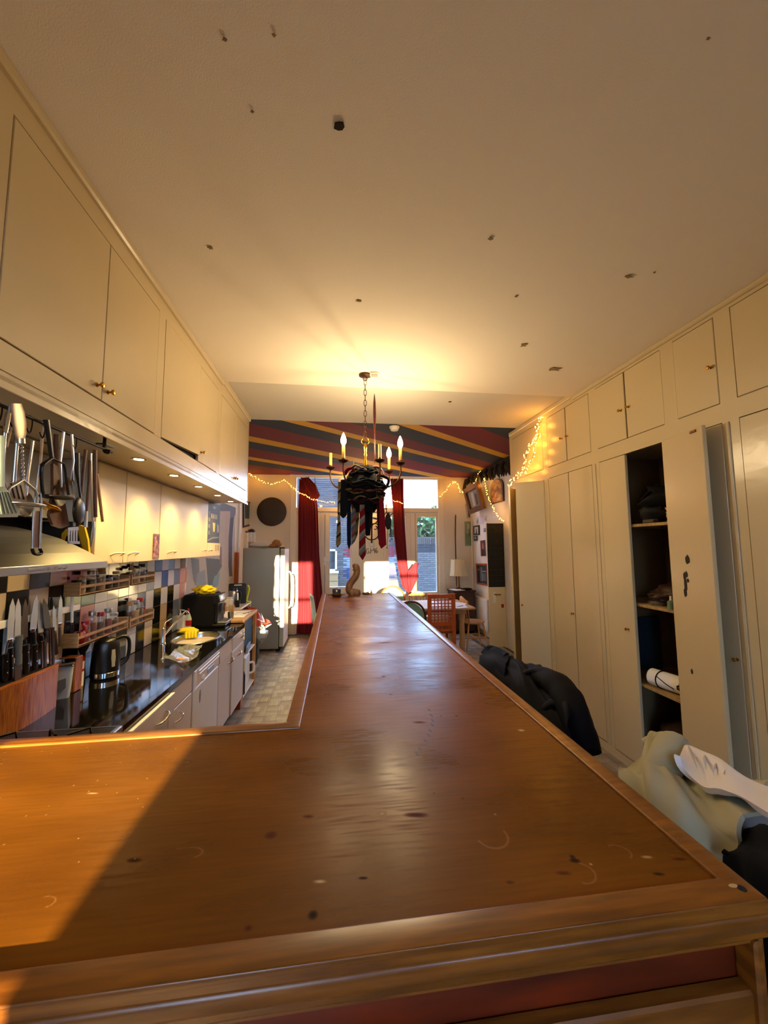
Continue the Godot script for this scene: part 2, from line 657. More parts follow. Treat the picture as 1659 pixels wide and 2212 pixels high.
func build_outside() -> void:
	var z := -12.5
	struct("ground_garden", MB.new().bx(-12, -0.25, -30, 14, -0.05, -8.1), mat("garden_ground", "6f6b62", 0.9))
	# brick walls: every brick a box, joined into one mass
	var bm := mat("brick", "ffffff", 0.9)
	bm.vertex_color_use_as_albedo = true
	var joint := mat("mortar", "5f5f60", 0.95)
	var hz := [["outbuilding", -9.0, 1.05, 7.0, "grey brick outbuilding rising beyond the left garden door", "building"], ["garden_wall", 1.06, 7.0, 2.03, "low brick garden wall beyond the right garden door", "wall"]]
	var rng := RandomNumberGenerator.new()
	rng.seed = 4
	for w in hz:
		var o := thing(w[0], w[4], w[5])
		part(o, "wall_core", MB.new().bx(w[1], -0.05, z - 0.3, w[2], w[3] - 0.03, z - 0.012), joint)
		var mm := MultiMesh.new()
		mm.transform_format = MultiMesh.TRANSFORM_3D
		mm.use_colors = true
		mm.mesh = MB.new().box(Vector3.ZERO, Vector3(0.205, 0.055, 0.05), 0.004).mesh()
		var ts := []
		var cs := []
		var rows := int(w[3] / 0.068)
		for r in rows:
			var y := r * 0.068
			if y > 4.6:
				break
			var x: float = maxf(w[1], -3.5) + (0.1075 if r % 2 else 0.0)
			while x < minf(w[2], 4.6) - 0.1:
				var soldier: bool = w[0] == "garden_wall" and r >= rows - 3
				if not soldier:
					ts.append(Transform3D(Basis(), V3(x + 0.1025, y + 0.03, z - 0.025 + rng.randf_range(-0.003, 0.003))))
					var k := rng.randf_range(0.8, 1.15)
					var col := Color(0.12, 0.115, 0.125) * k
					# the painted flag: red, white and blue courses; a dark band along the low wall
					var bx: float = x + 0.1
					if bx > 0.26 and bx < 2.02 and y > 0.66 and y < 1.69:
						col = Color(0.26, 0.02, 0.04) if y > 1.33 else Color(0.24, 0.28, 0.33) if y > 0.98 else Color(0.012, 0.045, 0.19)
					elif w[0] == "garden_wall" and y > 1.44:
						col = Color(0.035, 0.042, 0.055) * k
					elif w[0] == "garden_wall":
						col = Color(0.16, 0.155, 0.16) * k
					cs.append(col)
				x += 0.215
		if w[0] == "garden_wall":
			var x := 1.08
			while x < 4.6:
				ts.append(Transform3D(Basis(Vector3.BACK, PI / 2), V3(x, (rows - 3) * 0.068 + 0.1, z - 0.02)))
				cs.append(Color(0.09, 0.075, 0.065) * rng.randf_range(0.8, 1.2))
				x += 0.068
		mm.instance_count = ts.size()
		for i in ts.size():
			mm.set_instance_transform(i, ts[i])
			mm.set_instance_color(i, cs[i])
		var mi := MultiMeshInstance3D.new()
		mi.name = "brickwork"
		mi.multimesh = mm
		mi.material_override = bm
		mm.mesh.surface_set_material(0, bm)
		mi.set_meta("kind", "stuff")
		o.add_child(mi, true)
		if w[0] == "outbuilding":
			part(o, "window_frame", MB.new().bx(-0.50, 0.92, z, 0.06, 0.99, z + 0.05, 0.005).bx(-0.50, 1.56, z, 0.06, 1.62, z + 0.05, 0.005).bx(-0.52, 0.92, z, -0.45, 1.62, z + 0.05, 0.005).bx(0.0, 0.92, z, 0.06, 1.62, z + 0.05, 0.005), M.white_paint)
			part(o, "window_pane", MB.new().bx(-0.45, 0.99, z - 0.005, 0.0, 1.56, z + 0.01), mat("dark_pane", "22282c", 0.08))
	var bin := thing("planter_box", "pale wooden planter box against the outbuilding, low in the left door glass", "planter", V3(-0.13, -0.05, z + 0.32))
	for i in 4:
		part(bin, "plank", MB.new().bx(-0.42, -0.05 + i * 0.235, z + 0.5, 0.09, 0.17 + i * 0.235, z + 0.53, 0.005), M.beech)
	part(bin, "side", MB.new().bx(0.06, -0.05, z + 0.1, 0.09, 0.89, z + 0.5, 0.004).bx(-0.42, -0.05, z + 0.1, -0.39, 0.89, z + 0.5, 0.004), M.beech)
	part(bin, "rim", MB.new().bx(-0.44, 0.89, z + 0.08, 0.11, 0.94, z + 0.55, 0.006), M.white_paint)
	# bushes: crossed leaves in a rounded mass over the wall
	var lm := mat("leaf", "4f7a2e", 0.7)
	lm.vertex_color_use_as_albedo = true
	lm.albedo_color = Color.WHITE
	lm.backlight_enabled = true
	lm.backlight = Color(0.35, 0.5, 0.15)
	var spec := [[V3(2.6, 0, -14.2), V3(1.9, 2.95, 0.9), "loose green tree behind the garden wall, filling the right door glass"], [V3(4.9, 0, -15.0), V3(1.4, 3.6, 1.0), "taller green tree further along behind the garden wall"]]
	for s in spec:
		var o := thing("garden_tree", s[2], "tree", s[0], "trees behind the garden wall")
		part(o, "trunk", MB.new().tube([s[0], s[0] + V3(0.1, 1.2, 0), s[0] + V3(0.0, 2.2, 0.1)], [0.11, 0.08, 0.05], 8), M.dark_wood)
		var mm := MultiMesh.new()
		mm.transform_format = MultiMesh.TRANSFORM_3D
		mm.use_colors = true
		mm.mesh = MB.new().grid([PackedVector3Array([V3(-0.02, -0.07, 0), V3(0.02, -0.07, 0)]), PackedVector3Array([V3(-0.045, 0, 0.012), V3(0.045, 0, 0.012)]), PackedVector3Array([V3(-0.006, 0.09, 0), V3(0.006, 0.09, 0)])]).mesh()
		mm.instance_count = 5200
		for i in 5200:
			var d := Vector3(rng.randfn(), rng.randfn(), rng.randfn()).normalized() * pow(rng.randf(), 0.4)
			var e: Vector3 = s[1]
			var p := V3(d.x * e.x, e.y * 0.70 + d.y * e.y * 0.30, d.z * e.z)
			mm.set_instance_transform(i, Transform3D(Basis.from_euler(V3(rng.randf() * 6, rng.randf() * 6, rng.randf() * 6)).scaled(Vector3.ONE * rng.randf_range(0.8, 1.5)), p))
			mm.set_instance_color(i, Color(0.03, 0.08, 0.02).lerp(Color(0.12, 0.20, 0.05), rng.randf()))
		mm.mesh.surface_set_material(0, lm)
		var mi := MultiMeshInstance3D.new()
		mi.name = "crown"
		mi.multimesh = mm
		mi.material_override = lm
		mi.set_meta("kind", "stuff")
		o.add_child(mi, true)


# the white garden front: transom lights over doors with a solid panel in the middle
func build_facade() -> void:
	var z0 := -7.95
	var z1 := -7.85
	var zg := -7.90
	var fr := MB.new()
	fr.bx(-0.894, 0, z0, -0.774, 3.137, z1 + 0.02, 0.006)
	fr.bx(2.135, 0, z0, 2.262, 3.137, z1 + 0.02, 0.006)
	fr.bx(-0.774, 3.10, z0, 2.135, 3.137, z1 + 0.01, 0.004)
	fr.bx(-0.774, 2.405, z0, 2.135, 2.49, z1 + 0.02, 0.006)
	fr.bx(0.06, 2.49, z0, 0.12, 3.10, z1, 0.004)
	fr.bx(1.30, 2.49, z0, 1.39, 3.10, z1, 0.004)
	var w1 := struct("window_1", fr, M.white_paint)
	for s in [[-0.774, 0.06], [0.12, 1.30], [1.39, 2.135]]:
		part(w1, "pane", MB.new().bx(s[0], 2.49, zg - 0.003, s[1], 3.10, zg + 0.003), M.pane_glass)
	# glazed door leaves: outer x0, x1, glass x0, x1, glass bottom
	var leaves := [["door_1", -0.772, -0.312, -0.66, -0.42, 0.92], ["door_2", -0.308, 0.318, -0.118, 0.308, 0.90], ["door_3", 1.056, 1.548, 1.075, 1.45, 0.76], ["door_4", 1.552, 2.133, 1.675, 2.098, 0.76]]
	for l in leaves:
		var m := MB.new()
		m.bx(l[1], 0.02, z0 + 0.01, l[3], 2.40, z1 - 0.005, 0.004)
		m.bx(l[4], 0.02, z0 + 0.01, l[2], 2.40, z1 - 0.005, 0.004)
		m.bx(l[3], 2.32, z0 + 0.01, l[4], 2.40, z1 - 0.005, 0.004)
		m.bx(l[3], 0.02, z0 + 0.01, l[4], l[5], z1 - 0.005, 0.004)
		var d := struct(l[0], m, M.white_paint)
		part(d, "pane", MB.new().bx(l[3], l[5], zg - 0.003, l[4], 2.32, zg + 0.003), M.pane_glass)
		part(d, "glazing_bead", MB.new().bx(l[3], l[5], z1 - 0.02, l[3] + 0.012, 2.32, z1 - 0.003).bx(l[4] - 0.012, l[5], z1 - 0.02, l[4], 2.32, z1 - 0.003).bx(l[3], 2.308, z1 - 0.02, l[4], 2.32, z1 - 0.003), M.white_paint)
		if l[0] == "door_2":
			part(d, "bolt_rod", MB.new().tube([V3(-0.205, 0.1, z1 + 0.012), V3(-0.205, 2.35, z1 + 0.012)], 0.007, 8), M.brushed)
			part(d, "door_handle", MB.new().bx(-0.222, 1.33, z1, -0.188, 1.50, z1 + 0.02, 0.004).tube([V3(-0.205, 1.42, z1 + 0.02), V3(-0.205, 1.42, z1 + 0.06), V3(-0.12, 1.42, z1 + 0.06)], 0.009, 8), M.white_plastic)
			part(d, "latch", MB.new().bx(-0.215, 1.02, z1, -0.19, 1.18, z1 + 0.03, 0.004), M.brushed)
		if l[0] == "door_4":
			part(d, "bolt_rod", MB.new().tube([V3(1.645, 0.4, z1 + 0.010), V3(1.645, 2.38, z1 + 0.010)], 0.006, 8), M.brushed)
	# solid panel with a recessed field
	var p := MB.new()
	p.bx(0.326, 0.02, z0 + 0.01, 0.41, 2.40, z1 - 0.005, 0.004)
	p.bx(0.98, 0.02, z0 + 0.01, 1.054, 2.40, z1 - 0.005, 0.004)
	p.bx(0.41, 2.28, z0 + 0.01, 0.98, 2.40, z1 - 0.005, 0.004)
	p.bx(0.41, 0.02, z0 + 0.01, 0.98, 0.30, z1 - 0.005, 0.004)
	p.bx(0.41, 0.30, z0 + 0.01, 0.98, 2.28, z1 - 0.022)
	var pn := struct("door_5", p, M.white_paint)
	# hand-painted letters GJ-46
	var ink := mat("black_ink", "14110f", 0.8)
	var zt := z1 - 0.021
	var ox := 0.628
	var oy := 1.56
	var strokes := [
		[Vector2(0.055, 0.085), Vector2(0.03, 0.10), Vector2(0.005, 0.08), Vector2(0.0, 0.045), Vector2(0.01, 0.01), Vector2(0.035, 0.0), Vector2(0.055, 0.015), Vector2(0.055, 0.045), Vector2(0.035, 0.045)],
		[Vector2(0.092, 0.10), Vector2(0.092, 0.02), Vector2(0.082, 0.002), Vector2(0.068, 0.01)],
		[Vector2(0.105, 0.055), Vector2(0.128, 0.058)],
		[Vector2(0.152, 0.105), Vector2(0.140, 0.062), Vector2(0.175, 0.066)], [Vector2(0.172, 0.105), Vector2(0.170, 0.01)],
		[Vector2(0.222, 0.11), Vector2(0.198, 0.08), Vector2(0.190, 0.04), Vector2(0.202, 0.012), Vector2(0.225, 0.016), Vector2(0.232, 0.04), Vector2(0.218, 0.058), Vector2(0.196, 0.045)]]
	var lm := MB.new()
	for s in strokes:
		var pts := []
		for q in s:
			pts.append(V3(ox + q.x, oy + q.y, zt))
		lm.tube(pts, 0.0065, 6)
	part(pn, "lettering", lm, ink)


# cream cupboards along the right-hand side
func build_cupboards_right() -> void:
	var xf := 2.236
	var o := thing("built_in_cupboard", "long cream built-in cupboard wall with tall doors and small top doors, one bay open", "cupboard", V3(2.5, 0, -2.0))
	# bays, from far to near
	var bays := [[-4.575, -3.87], [-3.775, -3.083], [-2.992, -2.318], [-2.212, -1.93], [-1.835, -1.13], [-1.04, -0.34], [-0.25, 0.45], [0.54, 1.24], [1.33, 2.03]]
	var fr := MB.new()
	var x1 := xf + 0.03
	fr.bx(xf, 3.052, -4.64, x1, 3.13, 2.2)
	fr.bx(xf, 2.405, -4.64, x1, 2.518, 2.2)
	fr.bx(xf, 0.0, -4.64, x1, 0.07, 2.2)
	var zs := [-4.64]
	for b in bays:
		fr.bx(xf, 0.07, zs[-1], x1, 2.405, b[0])
		fr.bx(xf, 2.518, zs[-1], x1, 3.052, b[0])
		zs.append(b[1])
	fr.bx(xf, 0.07, 2.03, x1, 2.405, 2.2)
	fr.bx(xf, 2.518, 2.03, x1, 3.052, 2.2)
	part(o, "front_frame", fr, M.cream_paint)
	var body := MB.new()
	body.bx(xf, 0, -4.66, 2.86, 3.15, -4.64)
	body.bx(x1, 2.45, -4.64, 2.86, 2.47, 2.2)
	body.bx(x1, 0.05, -4.64, 2.86, 0.07, 2.2)
	body.bx(2.83, 0.07, -4.64, 2.86, 3.1, 2.2)
	part(o, "carcass", body, M.cream_paint)
	var inner := mat("cupboard_inside", "7d6a4c", 0.8)
	for z in [-3.82, -3.04, -2.27, -1.88, -1.08]:
		part(o, "partition_board", MB.new().bx(x1, 0.07, z - 0.012, 2.83, 2.45, z + 0.012), inner)
	# raised beads on the uprights
	var bead := MB.new()
	for z in [-3.80, -3.045, -2.27, -1.90, -1.06]:
		bead.bx(xf - 0.008, 0.08, z - 0.006, xf, 2.40, z + 0.012, 0.003)
	part(o, "bead", bead, M.cream_paint)
	# top doors
	var tops := [[-4.575, -3.87], [-3.775, -3.443], [-3.437, -3.083], [-2.998, -2.66], [-2.654, -2.308], [-2.216, -1.93], [-1.835, -1.485], [-1.480, -1.13], [-1.04, -0.34], [-0.25, 0.45], [0.54, 1.24], [1.33, 2.03]]
	var knobs_at := [-99.0, -3.505, -3.41, -2.705, -2.625, -1.965, -1.55, -1.42, -0.4, 0.4, 1.18, 1.97]
	for i in tops.size():
		var t: Array = tops[i]
		var d := part(o, "top_door", MB.new().bx(xf - 0.002, 2.522, t[0] + 0.004, xf + 0.02, 3.048, t[1] - 0.004, 0.003), M.cream_paint)
		if knobs_at[i] > -90:
			part(d, "knob", knob(V3(xf - 0.002, 2.755, knobs_at[i]), -1), M.brass)
	# tall doors that are shut
	var talls := [[-3.775, -3.432, 0.0], [-3.428, -3.083, -3.452], [-2.992, -2.695, -2.765], [-2.212, -1.93, -1.955], [-1.835, -1.485, -1.55], [-1.48, -1.13, -1.41], [-1.04, -0.34, -0.4], [-0.25, 0.45, 0.4], [0.54, 1.24, 1.18], [1.33, 2.03, 1.97]]
	for t in talls:
		var d := part(o, "tall_door", MB.new().bx(xf - 0.003, 0.078, t[0] + 0.003, xf + 0.022, 2.40, t[1] - 0.003, 0.003), M.cream_paint)
		if t[2] != 0.0:
			part(d, "knob", knob(V3(xf - 0.003, 1.057, t[2]), -1), M.brass)
	# the leaf folded right back over the narrow door
	var leaf := MB.new().at(xf - 0.006, 0, -2.318, -0.19)
	leaf.bx(-0.024, 0.08, 0, 0.0, 2.40, 0.365, 0.003)
	var lf := part(o, "tall_door", leaf, M.cream_paint)
	lf.set_meta("label", "stained cupboard leaf folded right open beside the dark shelves")
	var stain := mat("soot", "2b2722", 0.9)
	for s in [[0.165, 1.605, 0.020, 0.028], [0.145, 1.512, 0.013, 0.02], [0.155, 1.475, 0.010, 0.013], [0.128, 1.50, 0.012, 0.025], [0.132, 1.45, 0.013, 0.05], [0.125, 1.40, 0.014, 0.03], [0.13, 0.92, 0.01, 0.016]]:
		var pl := PackedVector2Array()
		for j in 12:
			var a := TAU * j / 12
			pl.append(Vector2(cos(a) * s[2] * (1 + 0.2 * sin(j * 3.1)), sin(a) * s[3] * (1 + 0.2 * cos(j * 2.3))))
		var sm := MB.new()
		sm.xf = leaf.xf * Transform3D(Basis(Vector3.UP, -PI / 2), V3(-0.0242, s[1], s[0]))
		sm.prism(pl, 0.001)
		part(lf, "stain", sm, stain)
	part(lf, "catch", MB.new().at(xf - 0.006, 0, -2.318, -0.19).bx(-0.03, 2.372, 0.27, -0.024, 2.388, 0.32, 0.002), M.old_brass)
	for hy in [2.2, 0.3]:
		part(lf, "hinge", MB.new().at(xf - 0.01, hy, -2.322).lathe([Vector2(0, 0), Vector2(0.006, 0), Vector2(0.006, 0.08), Vector2(0, 0.08)], 8), M.old_brass)
	# the two far leaves standing ajar
	var la := MB.new().at(xf, 0, -3.872, PI + 0.93)
	la.bx(-0.024, 0.08, 0, 0.0, 2.40, 0.30, 0.003)
	var fa := part(o, "tall_door", la, M.cream_paint)
	fa.set_meta("label", "far cupboard leaf standing half open")
	part(fa, "knob", MB.new().at(xf, 0, -3.872, PI + 0.93).tube([V3(0.0, 1.06, 0.27), V3(0.022, 1.06, 0.27)], 0.006, 8).ball(V3(0.026, 1.06, 0.27), V3(0.011, 0.011, 0.011), 10, 6), M.brass)
	var lb := MB.new().at(xf, 0, -4.572, -0.70)
	lb.bx(0.0, 0.08, 0, 0.024, 2.40, 0.29, 0.003)
	part(o, "tall_door", lb, M.cream_paint)
	# shelves inside the open bay
	for y in [1.856, 1.257, 0.671]:
		part(o, "shelf", MB.new().bx(xf + 0.035, y - 0.022, -3.025, 2.83, y, -2.285, 0.002), M.shelf_wood)
	part(o, "lining", MB.new().bx(2.822, 0.07, -3.02, 2.83, 2.45, -2.29), inner)

func knob(p: Vector3, sx: int) -> MB:
	var m := MB.new().at(p.x, p.y, p.z, 0, 0, PI / 2 if sx < 0 else -PI / 2)
	return m.lathe([Vector2(0, 0), Vector2(0.009, 0), Vector2(0.009, 0.003), Vector2(0.004, 0.006), Vector2(0.004, 0.012), Vector2(0.010, 0.018), Vector2(0.0115, 0.023), Vector2(0.009, 0.028), Vector2(0, 0.030)], 12)


# cream cupboards above the kitchen, and the wall units below them
func build_cupboards_left() -> void:
	var xf := -0.956
	var o := thing("overhead_cupboard", "long cream overhead cupboard below the ceiling on the kitchen side, lamps in its underside", "cupboard", V3(-1.25, 2.18, -2.0))
	var fr := MB.new()
	fr.bx(xf - 0.02, 2.184, -4.345, xf, 2.302, 2.2, 0.002)
	fr.bx(xf - 0.02, 2.992, -4.345, xf, 3.12, 2.2)
	var ups := [[-4.345, -4.258], [-3.307, -3.222], [-2.217, -2.138], [-1.168, -1.085], [-0.12, -0.04], [0.93, 1.01], [1.98, 2.2]]
	for u in ups:
		fr.bx(xf - 0.02, 2.302, u[0], xf, 2.992, u[1])
	fr.bx(xf, 2.214, -4.345, xf + 0.004, 2.222, 2.2)
	fr.bx(xf, 2.16, -4.345, xf + 0.008, 2.184, 2.2, 0.002)
	part(o, "front_frame", fr, M.cream_paint)
	part(o, "underside", MB.new().bx(-1.60, 2.18, -4.345, xf - 0.0, 2.20, 2.2), M.cream_paint)
	part(o, "end_panel", MB.new().bx(-1.60, 2.18, -4.348, xf, 3.14, -4.32), M.cream_paint)
	var gap := MB.new().bx(xf - 0.05, 2.21, -4.30, xf - 0.03, 3.09, 2.2)
	part(o, "inside", gap, M.dark_gap)
	var doors := [[-4.255, -3.785, -3.81], [-3.781, -3.31, -3.755], [-3.218, -2.80, 0.0], [-2.796, -2.222, -2.848], [-2.135, -1.672, -1.709], [-1.668, -1.172, -1.633], [-1.08, -0.605, -0.64], [-0.60, -0.125, -0.57], [-0.035, 0.925, 0.9], [1.015, 1.975, 1.9]]
	for i in doors.size():
		var d: Array = doors[i]
		var m := MB.new()
		if i == 3:
			# warped: its lower corner stands off and leaves a dark gap
			var xa := xf - 0.02
			var pts := [V3(xf + 0.001, 2.345, d[0]), V3(xf + 0.001, 2.31, d[1]), V3(xf + 0.001, 2.99, d[1]), V3(xf + 0.001, 2.99, d[0])]
			pts[0].x = xf + 0.012
			m.quad(pts[0], pts[3], pts[2], pts[1])
			var bk := []
			for q in pts:
				bk.append(V3(xa, q.y, q.z))
			m.quad(bk[0], bk[1], bk[2], bk[3])
			for k in 4:
				m.quad(pts[k], pts[(k + 1) % 4], bk[(k + 1) % 4], bk[k])
		else:
			m.bx(xf - 0.018, 2.306, d[0], xf + 0.0015, 2.988, d[1], 0.002)
		var dd := part(o, "door", m, M.cream_paint)
		if d[2] != 0.0:
			part(dd, "knob", knob(V3(xf + 0.0015, 2.356 if i != 3 else 2.378, d[2]), 1), M.brass)
	# lamps let into the underside
	for p in [[-1.058, -2.207], [-1.066, -2.689], [-1.070, -3.169], [-1.078, -3.696], [-1.087, -4.174]]:
		var rim := part(o, "downlight_lamp", MB.new().at(p[0], 2.18, p[1]).lathe([Vector2(0.024, -0.001), Vector2(0.037, -0.004), Vector2(0.038, 0.0), Vector2(0.024, 0.0)], 20), M.brushed)
		part(rim, "lamp_glass", MB.new().at(p[0], 2.18, p[1]).lathe([Vector2(0, -0.0035), Vector2(0.024, -0.0025), Vector2(0.024, 0.0)], 16), M.spot_glow)
		var l := SpotLight3D.new()
		l.name = numbered("downlight", self)
		l.position = V3(p[0], 2.17, p[1])
		l.rotation_degrees = Vector3(-90, 0, 0)
		l.spot_angle = 62.0
		l.spot_angle_attenuation = 0.9
		l.spot_range = 12.0
		l.spot_attenuation = 2.0
		l.light_size = 0.02
		l.light_color = Color(1.0, 0.84, 0.52)
		l.light_energy = 0.48
		l.shadow_enabled = true
		add_child(l, true)
	# wall units
	var w := thing("wall_cabinet", "row of flat cream wall cabinets with bow handles over the spice racks", "cabinet", V3(-1.43, 1.615, -3.2))
	var xw := -1.268
	part(w, "body", MB.new().bx(-1.60, 1.615, -4.06, xw - 0.02, 2.178, -2.235), M.cabinet_grey)
	part(w, "dark_side", MB.new().bx(-1.60, 1.612, -2.235, xw - 0.02, 1.842, -2.231), mat("dark_teal", "10171a", 0.5))
	part(w, "pale_side", MB.new().bx(-1.60, 1.844, -2.235, xw - 0.02, 2.178, -2.231), mat("pale_grey", "b8bab4", 0.6))
	var wd := mat("wall_unit_paint", "d3c194", 0.45)
	for d in [[-2.515, -2.235, -2.44, 0.11], [-2.985, -2.52, -2.62, 0.09], [-4.055, -2.99, -3.20, 0.12]]:
		var dd := part(w, "door", MB.new().bx(xw - 0.02, 1.612, d[0] + 0.001, xw, 2.165, d[1] - 0.001, 0.002), wd)
		part(dd, "bow_handle", bow(V3(xw, 1.668, d[2]), d[3]), M.cabinet_grey)
	var low := part(w, "low_flap", MB.new().bx(-1.60, 1.612, -4.50, xw, 1.745, -4.058, 0.002), wd)
	part(low, "bow_handle", bow(V3(xw, 1.675, -3.95), 0.09), M.cabinet_grey)
	part(low, "bow_handle", bow(V3(xw, 1.675, -4.14), 0.08), M.cabinet_grey)
	var slots := MB.new()
	for z in [-4.33, -4.38, -4.43]:
		slots.bx(xw, 1.665, z - 0.012, xw + 0.0015, 1.73, z + 0.01)
	part(low, "sticker", slots, mat("ochre_print", "9a7a35", 0.7))
	# small picture stuck to the middle door
	var pic := solo("postcard", MB.new().bx(xw, 1.628, -2.985, xw + 0.006, 1.80, -2.895, 0.001), skin(mat("postcard_print", "ffffff", 0.5), noise_img(64, 64, 0.06, 0.05, Color("3a1712"), Color("c98f7a"), 33), 6.0), "narrow reddish picture card stuck on the middle wall cabinet door", "postcard")

# a bowed handle on a face that looks along +x; p is its middle
func bow(p: Vector3, half: float) -> MB:
	var m := MB.new()
	m.tube(smooth([p + V3(0, -0.008, -half * 0.5), p + V3(0.022, 0.004, -half * 0.42), p + V3(0.026, 0.004, 0), p + V3(0.022, 0.004, half * 0.42), p + V3(0, -0.008, half * 0.5)], 4), 0.0055, 8)
	return m

# ---------------------------------------------------------------- the bar
func blot(im: Image, p: Vector3, rx: float, rz: float, turn: float, col: Color, a: float, ring := 0.0) -> void:
	var sx := im.get_width() / 2.30
	var sz := im.get_height() / 4.15
	var cx := (p.x + 1.61) * sx
	var cz := (p.z + 4.70) * sz
	var r := maxf(rx, rz) * 1.2
	for y in range(maxi(0, int(cz - r * sz)), mini(im.get_height(), int(cz + r * sz) + 1)):
		for x in range(maxi(0, int(cx - r * sx)), mini(im.get_width(), int(cx + r * sx) + 1)):
			var q := Vector2((x - cx) / sx, (y - cz) / sz).rotated(-turn) / Vector2(rx, rz)
			var d := q.length()
			if ring > 0.0:
				d = absf(d - 1.0) / ring
				if q.angle() > 0.9 or q.angle() < -2.4:
					d = 2.0
			if d < 1.0:
				im.set_pixel(x, y, im.get_pixel(x, y).lerp(col, a * (1.0 - d * d)))

func bar_top_material() -> StandardMaterial3D:
	var w := 1100
	var h := 1900
	var im := Image.create(w, h, false, Image.FORMAT_RGB8)
	var rf := Image.create(w, h, false, Image.FORMAT_L8)
	var f := FastNoiseLite.new()
	f.seed = 21
	f.frequency = 1.0
	f.fractal_octaves = 3
	var ca := Color("5e3509")
	var cb := Color("885214")
	for y in h:
		for x in w:
			var big := f.get_noise_2d(x * 0.003, y * 0.006)
			var grain := f.get_noise_2d(x * 0.012 + 400.0, y * 0.20)
			var k := clampf(0.5 + big * 0.6 + grain * 0.2, 0.0, 1.0)
			im.set_pixel(x, y, ca.lerp(cb, k))
			var g := clampf(0.29 + big * 0.12 + maxf(0.0, -grain) * 0.25, 0.1, 0.9)
			rf.set_pixel(x, y, Color(g, g, g))
	var pale := Color("d9c39a")
	var dark := Color("25100a")
	var red := Color("4a1c0c")
	for m in [[Vector3(0.559, 1.144, -1.159), 0.012, 0.008, pale, 1.0], [Vector3(0.099, 1.144, -0.854), 0.010, 0.009, pale, 0.8], [Vector3(-0.024, 1.144, -0.705), 0.013, 0.004, pale, 1.0], [Vector3(0.331, 1.144, -0.820), 0.003, 0.003, pale, 1.0],
		[Vector3(-0.122, 1.144, -0.823), 0.014, 0.012, red, 0.9], [Vector3(0.170, 1.144, -0.840), 0.030, 0.009, red, 0.9], [Vector3(-0.054, 1.144, -0.866), 0.014, 0.006, red, 0.8], [Vector3(0.048, 1.144, -0.702), 0.010, 0.004, dark, 1.0],
		[Vector3(-0.032, 1.144, -0.647), 0.009, 0.009, dark, 1.0], [Vector3(0.422, 1.144, -0.688), 0.011, 0.006, dark, 1.0], [Vector3(0.554, 1.144, -0.678), 0.012, 0.004, pale, 0.7], [Vector3(0.607, 1.144, -0.666), 0.016, 0.004, red, 1.0],
		[Vector3(-0.355, 1.144, -0.794), 0.016, 0.006, dark, 0.7], [Vector3(-0.547, 1.144, -1.010), 0.016, 0.003, pale, 0.9], [Vector3(-0.125, 1.144, -0.639), 0.007, 0.006, red, 0.9], [Vector3(0.387, 1.144, -0.666), 0.016, 0.005, red, 0.7],
		[Vector3(0.423, 1.144, -0.696), 0.006, 0.006, dark, 0.8], [Vector3(0.445, 1.144, -0.677), 0.003, 0.003, pale, 1.0], [Vector3(0.281, 1.144, -0.878), 0.004, 0.003, dark, 0.9], [Vector3(0.223, 1.144, -0.904), 0.003, 0.003, dark, 0.9],
		[Vector3(0.266, 1.144, -1.254), 0.028, 0.010, red, 0.6], [Vector3(0.397, 1.144, -1.283), 0.007, 0.006, dark, 0.8], [Vector3(0.347, 1.144, -1.290), 0.004, 0.004, dark, 1.0], [Vector3(0.026, 1.144, -2.288), 0.03, 0.02, red, 0.6],
		[Vector3(0.285, 1.144, -2.280), 0.04, 0.015, red, 0.5], [Vector3(0.208, 1.144, -1.700), 0.009, 0.01, dark, 0.8], [Vector3(0.209, 1.144, -1.495), 0.008, 0.006, dark, 0.8], [Vector3(0.274, 1.144, -1.495), 0.004, 0.004, dark, 0.9],
		[Vector3(0.545, 1.144, -0.643), 0.012, 0.004, dark, 0.9], [Vector3(0.289, 1.144, -0.661), 0.009, 0.004, dark, 0.5]]:
		blot(im, m[0], m[1], m[2], 0.15, m[3], m[4])
		blot(rf, m[0], m[1], m[2], 0.15, Color(0.8, 0.8, 0.8), 0.8)
	for m in [[Vector3(0.513, 1.144, -0.695), 0.020, 0.016, 0.3], [Vector3(0.418, 1.144, -0.662), 0.020, 0.022, 1.2], [Vector3(-0.454, 1.144, -0.725), 0.016, 0.010, 0.2], [Vector3(-0.270, 1.144, -0.799), 0.03, 0.014, 0.1], [Vector3(0.300, 1.144, -0.763), 0.03, 0.03, 2.0]]:
		blot(im, m[0], m[1], m[2], m[3], Color("b88a68"), 0.5, 0.10)
	# a trail of small burns
	for q in [Vector3(0.319, 1.144, -1.341), Vector3(0.316, 1.144, -1.298), Vector3(0.311, 1.144, -1.261), Vector3(0.302, 1.144, -1.230), Vector3(0.287, 1.144, -1.195), Vector3(0.275, 1.144, -1.168), Vector3(0.257, 1.144, -1.137), Vector3(0.232, 1.144, -1.097), Vector3(0.219, 1.144, -1.072)]:
		blot(im, q, 0.0035, 0.013, -0.2, dark, 0.9)
	# crack across the leg, joint of the two tops
	for i in 60:
		var t := i / 59.0
		blot(im, Vector3(-0.033, 1.144, -1.871).lerp(Vector3(0.502, 1.144, -1.898), t) + V3(0, 0, sin(i * 0.9) * 0.002), 0.012, 0.004, 0.0, dark, 0.55)
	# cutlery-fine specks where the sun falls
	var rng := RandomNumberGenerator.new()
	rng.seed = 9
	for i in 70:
		blot(im, V3(rng.randf_range(-1.2, -0.35), 0, rng.randf_range(-1.24, -0.66)), rng.randf_range(0.001, 0.003), 0.0016, rng.randf(), Color("f3e2b4"), 0.9)
